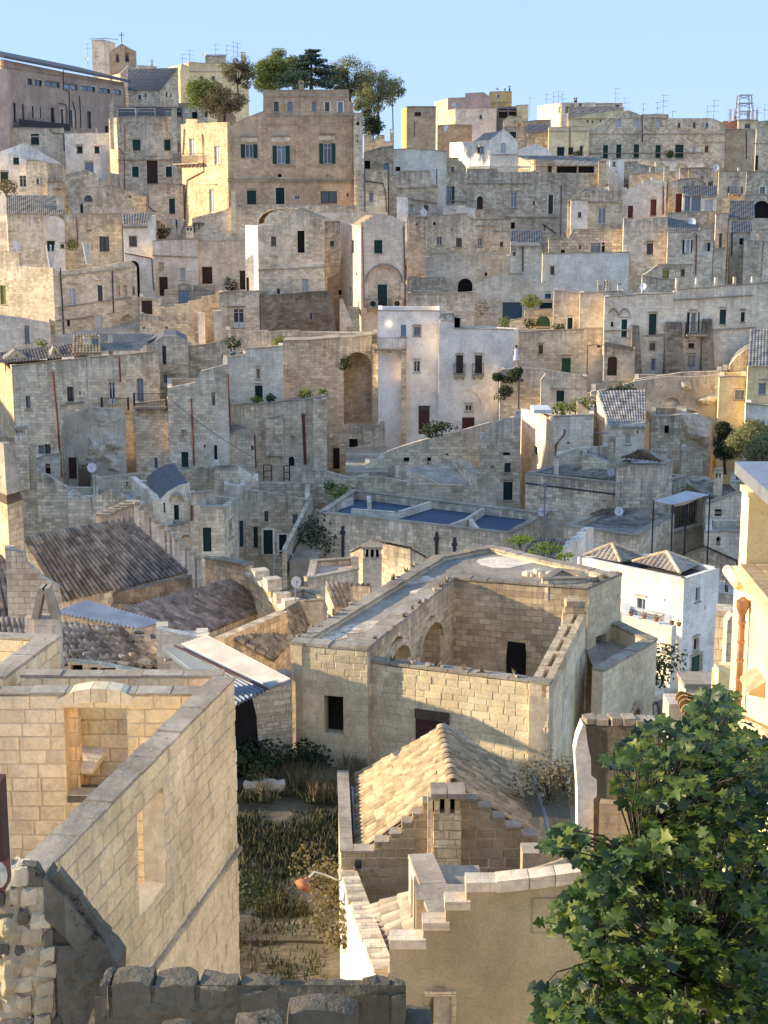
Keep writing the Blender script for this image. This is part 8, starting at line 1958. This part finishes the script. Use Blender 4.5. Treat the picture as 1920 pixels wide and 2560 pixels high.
rest=MB(); cache=[([v.co.copy() for v in me.vertices],[tuple(p.vertices) for p in me.polygons]) for me in LM]
for d,s,M,k in inst[300:]:
    vs,fs=cache[k]; b=len(rest.v); rest.v+=[tuple(M@v) for v in vs]; rest.f+=[tuple(b+i for i in f) for f in fs]
ro=rest.build('more_leaves','fig',FT,smooth=True,kind='stuff')
for f in ('fig_light','fig_dark'): ro.data.materials.append(MATS[f])
mi=[]
for d,s,M,k in inst[300:]: mi+=[{'fig':0,'fig_light':1,'fig_dark':2}[FM[k]]]*len(cache[k][1])
ro.data.polygons.foreach_set('material_index',mi)
# ------------------------------------------------------------ hilltop trees
tree('brownish sparse tree left of the hilltop group above the palace','B',(270,80,510,340),236,'leaf_brown',2400,.2,k=40,trunk=.16,cl=.17)
tree('dense yellow green round tree on the hilltop behind the palace','B',(460,100,730,350),240,'leaf_a',6500,.24,k=44,trunk=.2,cl=.24)
tree('tall light topped tree behind the round tree on the hilltop','B',(570,55,720,220),246,'leaf_olive',1800,.24,k=14,trunk=.16,cl=.32)
tree('second bushy green tree between the round tree and the cedar','B',(650,100,840,340),242,'leaf_a',4200,.24,k=34,trunk=.2,cl=.26)
tree('olive green tree right of the cedar with a spreading crown','B',(930,102,1260,370),238,'leaf_olive',5200,.22,k=46,trunk=.2,cl=.2)
tree('tall bare branched olive green tree at the right end of the hilltop','B',(1120,165,1430,450),236,'leaf_olive',4200,.2,k=48,trunk=.20,cl=.17,yb=700)
tree('sparse twiggy tree right of the palace pillar','B',(1090,260,1310,540),228,'leaf_olive',2600,.2,k=34,trunk=.16,cl=.18,yb=700)
tree('thin outlying tree at the far right end of the hilltop trees','B',(1280,230,1450,390),240,'leaf_brown',900,.2,k=18,trunk=.10,cl=.22,yb=900)
tree('low dark bushy tree in front of the yellow flats','B',(40,236,330,440),232,'leaf_a',4200,.24,k=34,trunk=.2,cl=.26)
tree('low brown green tree beside the palace left roof','B',(150,275,450,480),226,'leaf_brown',3000,.22,k=34,trunk=.18,cl=.22)
tree('dark shrubby tree beneath the bare branched hilltop tree','B',(1170,470,1300,610),222,'leaf_dark',1600,.24,k=12,trunk=.12,cl=.4)
# cedar with flat tiers
crop('B'); b=at(850,350,234); H=thing('cedar_tree','dark blue green cedar with flat tiered branches rising above the palace','tree',b)
t=at(850,62,234); m=MB(); m.tube([b,t],.35,7,.06); m.build('trunk','bark',H)
m=MB(); L0=MB()
for k in range(9):
    z=t.z-.3-k*(t.z-b.z)*.085; rad=.9+k*.62
    for j in range(7):
        a=R.uniform(0,6.28); rr=rad*R.uniform(.65,1.15); tip=Vector((t.x+math.cos(a)*rr,t.y+math.sin(a)*rr,z-.25*rr*.4+R.uniform(-.3,.3)))
        m.tube([Vector((t.x,t.y,z)),tip],.07,4,.02)
        for s in (.45,.7,.95):
            leafcloud(L0,Vector((t.x,t.y,z)).lerp(tip,s),.75+.05*k,42,.3,(1,1,.25))
m.build('branches','bark',H); L0.build('crown','cedar',H)
# olive trees right middle
crop('K')
tree('large shaded olive tree at the right edge beyond the yellow terrace','K',(1420,430,1700,700),119,'leaf_olive',6500,.15,k=26,trunk=.16,cl=.36)
tree('dark shaded tree left of the large olive tree','K',(1340,450,1500,680),121,'leaf_dark',4200,.15,k=18,trunk=.14,cl=.38)
tree('shaded green tree at the far right edge behind the yellow column','K',(1560,520,1760,740),112,'leaf_olive',3800,.15,k=18,trunk=.14,cl=.38)
# bushes about the town
def B_(lb,c,x,y,D,r,mt='leaf_a',n=220,s=.2,**k): crop(c); return bush(lb,at(x,y,D),r,mt,n,s,**k)
B_('round clipped dark bush at the top of the retaining wall','K',178,215,136.2,.9,'leaf_dark',500,.2)
B_('second smaller round bush beside the clipped dark bush','K',212,185,136.2,.7,'leaf_dark',400,.2)
B_('dark bush hanging at the foot of the white washed house','K',140,315,135.8,1.0,'leaf_dark',500,.2)
B_('dark climbing plant at the left end of the retaining wall','K',122,210,136.4,.8,'leaf_dark',400,.2)
B_('dark green scrub patch in the rock hollow left of the cave arch','K',745,370,130.2,1.6,'leaf_dark',700,.2)
B_('taller dark scrub in the rock fold nearer the cave arch','K',820,330,130.2,1.5,'leaf_dark',700,.2)
B_('green terrace plants behind the squared white house parapet','K',590,400,124,1.2,'leaf_a',500,.2)
B_('smaller terrace plants left of the blue door','K',470,405,124,.9,'leaf_a',300,.2)
B_('low green creeper on the diagonal wall below the red brown door','J',1330,700,125,1.1,'leaf_dark',500,.18,sq=(1.8,1,.6))
B_('low green creeper at the lower end of the diagonal wall','J',1250,720,125.3,.8,'leaf_dark',300,.18,sq=(1.5,1,.6))
B_('leafy tree top beside the pale blue folding shutters','G',1165,800,157,1.4,'leaf_a',500,.22)
B_('bare twiggy shrub on the terrace beside the cream wall house','G',840,850,156.5,1.3,'leaf_brown',160,.2)
B_('potted bush by the arched green garage door','G',1190,940,154.5,.9,'leaf_dark',260,.2)
B_('low plants under the small blue doored house','G',1370,950,147.5,.7,'leaf_dark',160,.2)
B_('terrace plants above the cream retaining house left end','G',1000,930,150.5,.8,'leaf_a',200,.2)
B_('spiky potted palm on the mossy terrace wall','F',545,1050,151,.8,'leaf_a',220,.25)
B_('dark shrub behind the narrow chimney wall beside the spiky palm','F',250,1110,141,1.2,'leaf_dark',300,.22)
B_('pot plants on the sill under the green door, larger clump','J',272,500,137.6,.7,'leaf_dark',200,.18)
B_('pot plants on the sill under the green door, smaller clump','J',200,505,137.6,.6,'leaf_a',180,.18)
B_('spiky green plant at the top of the stair wall','J',490,470,138,.8,'leaf_a',220,.22)
B_('small shrub on the buttress head right of the spiky plant','J',608,460,137,.6,'leaf_a',160,.2)
B_('vine hanging from the left jamb of the great arch','J',745,290,146.6,.8,'leaf_dark',260,.2,sq=(.6,.5,1.4))
B_('dark shrub before the green garage recess','E',1110,255,195,1.3,'leaf_dark',300,.25)
B_('climbing plant on the dull rosy plastered house','E',1600,640,186.3,1.3,'leaf_dark',300,.25,sq=(.6,.5,1.3))
B_('potted tree on the recessed white terrace','E',480,340,193,1.2,'leaf_a',260,.25)
B_('dark terrace shrub at the far left edge beside the white gabled house','A',40,1085,206,1.8,'leaf_brown',500,.28)
B_('low dark bush in front of the palace pillar foot','C',1510,600,250,1.1,'leaf_dark',200,.3)
B_('green plants on the washing terrace of the long grey building','D',985,590,249,1.0,'leaf_dark',200,.3)
B_('small bush under the recessed pale window','E',290,1010,170.5,.8,'leaf_a',200,.2)
crop('E')
# ------------------------------------------------------------ antennas and dishes
A_=antenna
for i,(c,x,yt,yb,D,arms,lb) in enumerate((
 ('A',1145,185,240,329,2,'short aerial at the left end of the yellow flats roof'),('A',1190,160,240,331,3,'tall double aerial on the left corner of the yellow flats'),
 ('A',1352,125,190,334,2,'aerial above the rooftop box of the yellow flats'),('A',1425,130,250,332,2,'aerial left of the tallest aerial on the yellow flats'),
 ('A',1466,110,250,332,3,'tallest aerial on the yellow flats near the trees'),('A',1492,118,250,333,3,'aerial with wide arms beside the tallest one on the yellow flats'),
 ('D',127,150,230,319,2,'leftmost aerial on the white rooftop block with yellow shutters'),('D',178,135,220,319,3,'tall thin aerial on the white rooftop block'),
 ('D',212,130,215,320,2,'second tall thin aerial on the white rooftop block'),('D',238,148,215,320,3,'aerial with crowded arms on the white rooftop block'),
 ('D',608,110,240,298,4,'very tall aerial beside the flat roofed white penthouse'),('D',672,175,262,296,3,'shorter aerial right of the very tall one'),
 ('D',798,215,295,268,2,'aerial at the joint of the long grey building roof'),('D',895,205,292,270,3,'aerial over the third arched white window'),
 ('D',938,155,292,270,3,'tallest aerial over the long grey building'),('D',1000,268,320,270,1,'low stub aerial over the long grey building'),
 ('D',1242,230,320,268,2,'aerial near the right end of the long grey building'),('D',1288,190,330,268,3,'high aerial at the right end of the long grey building'),
 ('D',1390,255,340,290,2,'aerial over the low red roof'),('D',1560,225,340,292,2,'aerial right of the telecom mast'),('D',1590,240,340,292,2,'second aerial right of the telecom mast'),
 ('D',1638,222,345,292,2,'aerial at the far right corner of the skyline'),('C',1175,175,245,318,1,'thin aerial right of the ochre block'),('C',945,180,340,290,1,'mast standing on the rosy white parapet'),
 ('A',548,120,260,331,2,'aerial frame left of the cream water tower'),('A',600,170,250,328,2,'aerial leaning on the front of the cream water tower'))):
    A_(lb,c,x,yt,yb,D,arms)
for c,x,y,D,r,fc,lb in (('A',1258,482,255,.9,(.2,-1,.3),'large white dish beside the low dark bushy tree'),('A',1285,195,331,.9,(-.5,-1,.3),'white dish on the rooftop box of the yellow flats'),
 ('A',547,220,330,.7,(-.3,-1,.1),'small white dish at the foot of the cream water tower'),('C',650,228,291,.8,(.2,-1,.2),'white dish on the rosy white parapet'),
 ('C',596,388,232,1.1,(-.8,-.6,.3),'wide pale dish at the left end of the church roof'),('C',950,118,303,.6,(0,-1,.2),'small dish on the ochre block roof'),
 ('C',438,970,190,.95,(.5,-1,.35),'bright white dish on the shadowed recess wall'),('D',1300,662,212,.85,(-.1,-1,.2),'white dish on the grey house under the washing terrace'),
 ('D',1133,1037,177,.95,(-.2,-1,.2),'pale blue dish above the tiled lean-to strip'),('E',110,315,188,1.1,(.9,-.6,.2),'white dish turned sideways at the left terrace'),
 ('I',595,957,116,.75,(.1,-1,.3),'white dish on a pole before the dark stained rock'),('K',357,965,101.5,.62,(.1,-1,.15),'big white dish at the right corner of the blue roofs'),
 ('K',752,738,108,.55,(.2,-1,.2),'grey dish on the triangular gabled dormer'),('K',800,962,99,.62,(.0,-1,.1),'round cream dish on a tall mast above the broken stepped house'),
 ('H',795,655,143,.7,(-.3,-1,.5),'small dark dish on the roof of the buttressed house'),('E',452,242,194.6,.3,(0,-1,0),'tiny white dish high on the recessed white wall')):
    dish(lb,c,x,y,D,r,fc)
antenna('tall mast with a crossbar above the round cream dish','K',812,790,960,99.2,1,low=1.5)
antenna('cluster of aerials standing before the messy tiled roof house','K',375,800,960,101,3,low=1.5,r=.06)
antenna('thin mast beside the long tall wall of the messy roof','K',690,500,720,113,1,low=1)
antenna('mast holding the dish before the dark stained rock','I',612,900,1120,116.2,1,low=1)
# white V poles on the left terrace
for i,(x0,x1) in enumerate(((318,345),(382,360),(350,352),(592,605),(620,608),(572,600))):
    crop('E'); D=183 if i<3 else 180.5; yb=465 if i<3 else 440; yt=310 if i<3 else 290
    m=MB(); m.tube([at(x1,yb,D),at(x0,yt,D)],.10,6); o=single(m,'pole','whitep','white terrace pole, '+['left arm of the left V','right arm of the left V','middle of the left V','middle of the right V','right arm of the right V','left arm of the right V'][i],'pole','white poles in two V shapes on the terrace')
# street lamp & shrine lamp
crop('K')
for lb,x,yt,yb,D,hk in (('tall street lamp with two heads standing against the buttressed house',615,10,200,139,1),('slender lamp post beside the clipped bushes at the wall foot',222,205,410,130,0)):
    b=at(x,yb,D); t=at(x,yt,D); t.x=b.x; T=thing('street_lamp',lb,'street lamp',b); m=MB(); m.tube([b-Vector((0,0,1)),t],.07,6,.05); m.build('post','iron' if not hk else 'rust',T)
    m=MB(); m.tube([t,t+Vector((.9 if hk else .2,0,.1))],.035,5); m.build('arm','iron',T); m=MB(); m.ball(t+Vector((1.0 if hk else .2,0,-.05)),.2,8,4,(1,1,.7)); m.build('lamp_head','iron',T)
# person in white walking at the stair foot
crop('K')
def person(label,foot,hgt=1.65):
    f=Vector(foot); H=thing('person',label,'person',f)
    s=hgt/1.65; me=bpy.data.meshes.new('body'); 
    V=[(0,0,.92),(0,0,1.12),(0,0,1.32),(0,0,1.42),(0,-.02,1.55),(-.09,0,.88),(-.10,-.04,.48),(-.11,.06,.06),(-.11,-.08,.03),(.09,0,.88),(.12,.06,.48),(.13,-.05,.06),(.13,-.19,.03),(-.19,0,1.36),(-.24,.02,1.1),(-.22,-.08,.86),(.19,0,1.36),(.24,.03,1.1),(.22,-.12,.9)]
    E=[(0,1),(1,2),(2,3),(3,4),(0,5),(5,6),(6,7),(7,8),(0,9),(9,10),(10,11),(11,12),(2,13),(13,14),(14,15),(2,16),(16,17),(17,18)]
    rr=[.13,.12,.14,.05,.10,.09,.06,.04,.035,.09,.06,.04,.035,.06,.045,.035,.06,.045,.035]
    me.from_pydata([(x*s,y*s,z*s) for x,y,z in V],E,[]); o=bpy.data.objects.new('body',me); COL.objects.link(o); o.parent=H
    me.materials.append(MATS['skin'])
    sk=o.modifiers.new('skin','SKIN')
    for i,v in enumerate(me.skin_vertices[0].data): v.radius=(rr[i]*s,rr[i]*s); v.use_root=(i==0)
    o.modifiers.new('sub','SUBSURF').levels=1
    def ring(name,mat,zs,prof,off=(0,0)):
        m=MB(); n=10; b=[]
        for z,(rx,ry) in zip(zs,prof):
            b.append(len(m.v)); m.v+=[(f.x+off[0]+rx*s*math.cos(6.283*k/n),f.y+off[1]+ry*s*math.sin(6.283*k/n),f.z+z*s) for k in range(n)]
        for i in range(len(b)-1):
            for k in range(n): m.f.append((b[i]+k,b[i]+(k+1)%n,b[i+1]+(k+1)%n,b[i+1]+k))
        m.build(name,mat,H,smooth=True)
    ring('dress','cloth_w',(.42,.7,.95,1.1,1.3,1.42),((.24,.22),(.22,.19),(.19,.16),(.17,.15),(.22,.16),(.10,.09)))
    m=MB(); m.ball(f+Vector((0,.02,1.58*s)),.115*s,10,6,(1,1.05,1.15)); m.build('hair','cloth_dk',H,smooth=True)
    return H
person('person in a white dress with dark hair standing at the foot of the shaded steps',at(208,122,138.2),1.75)
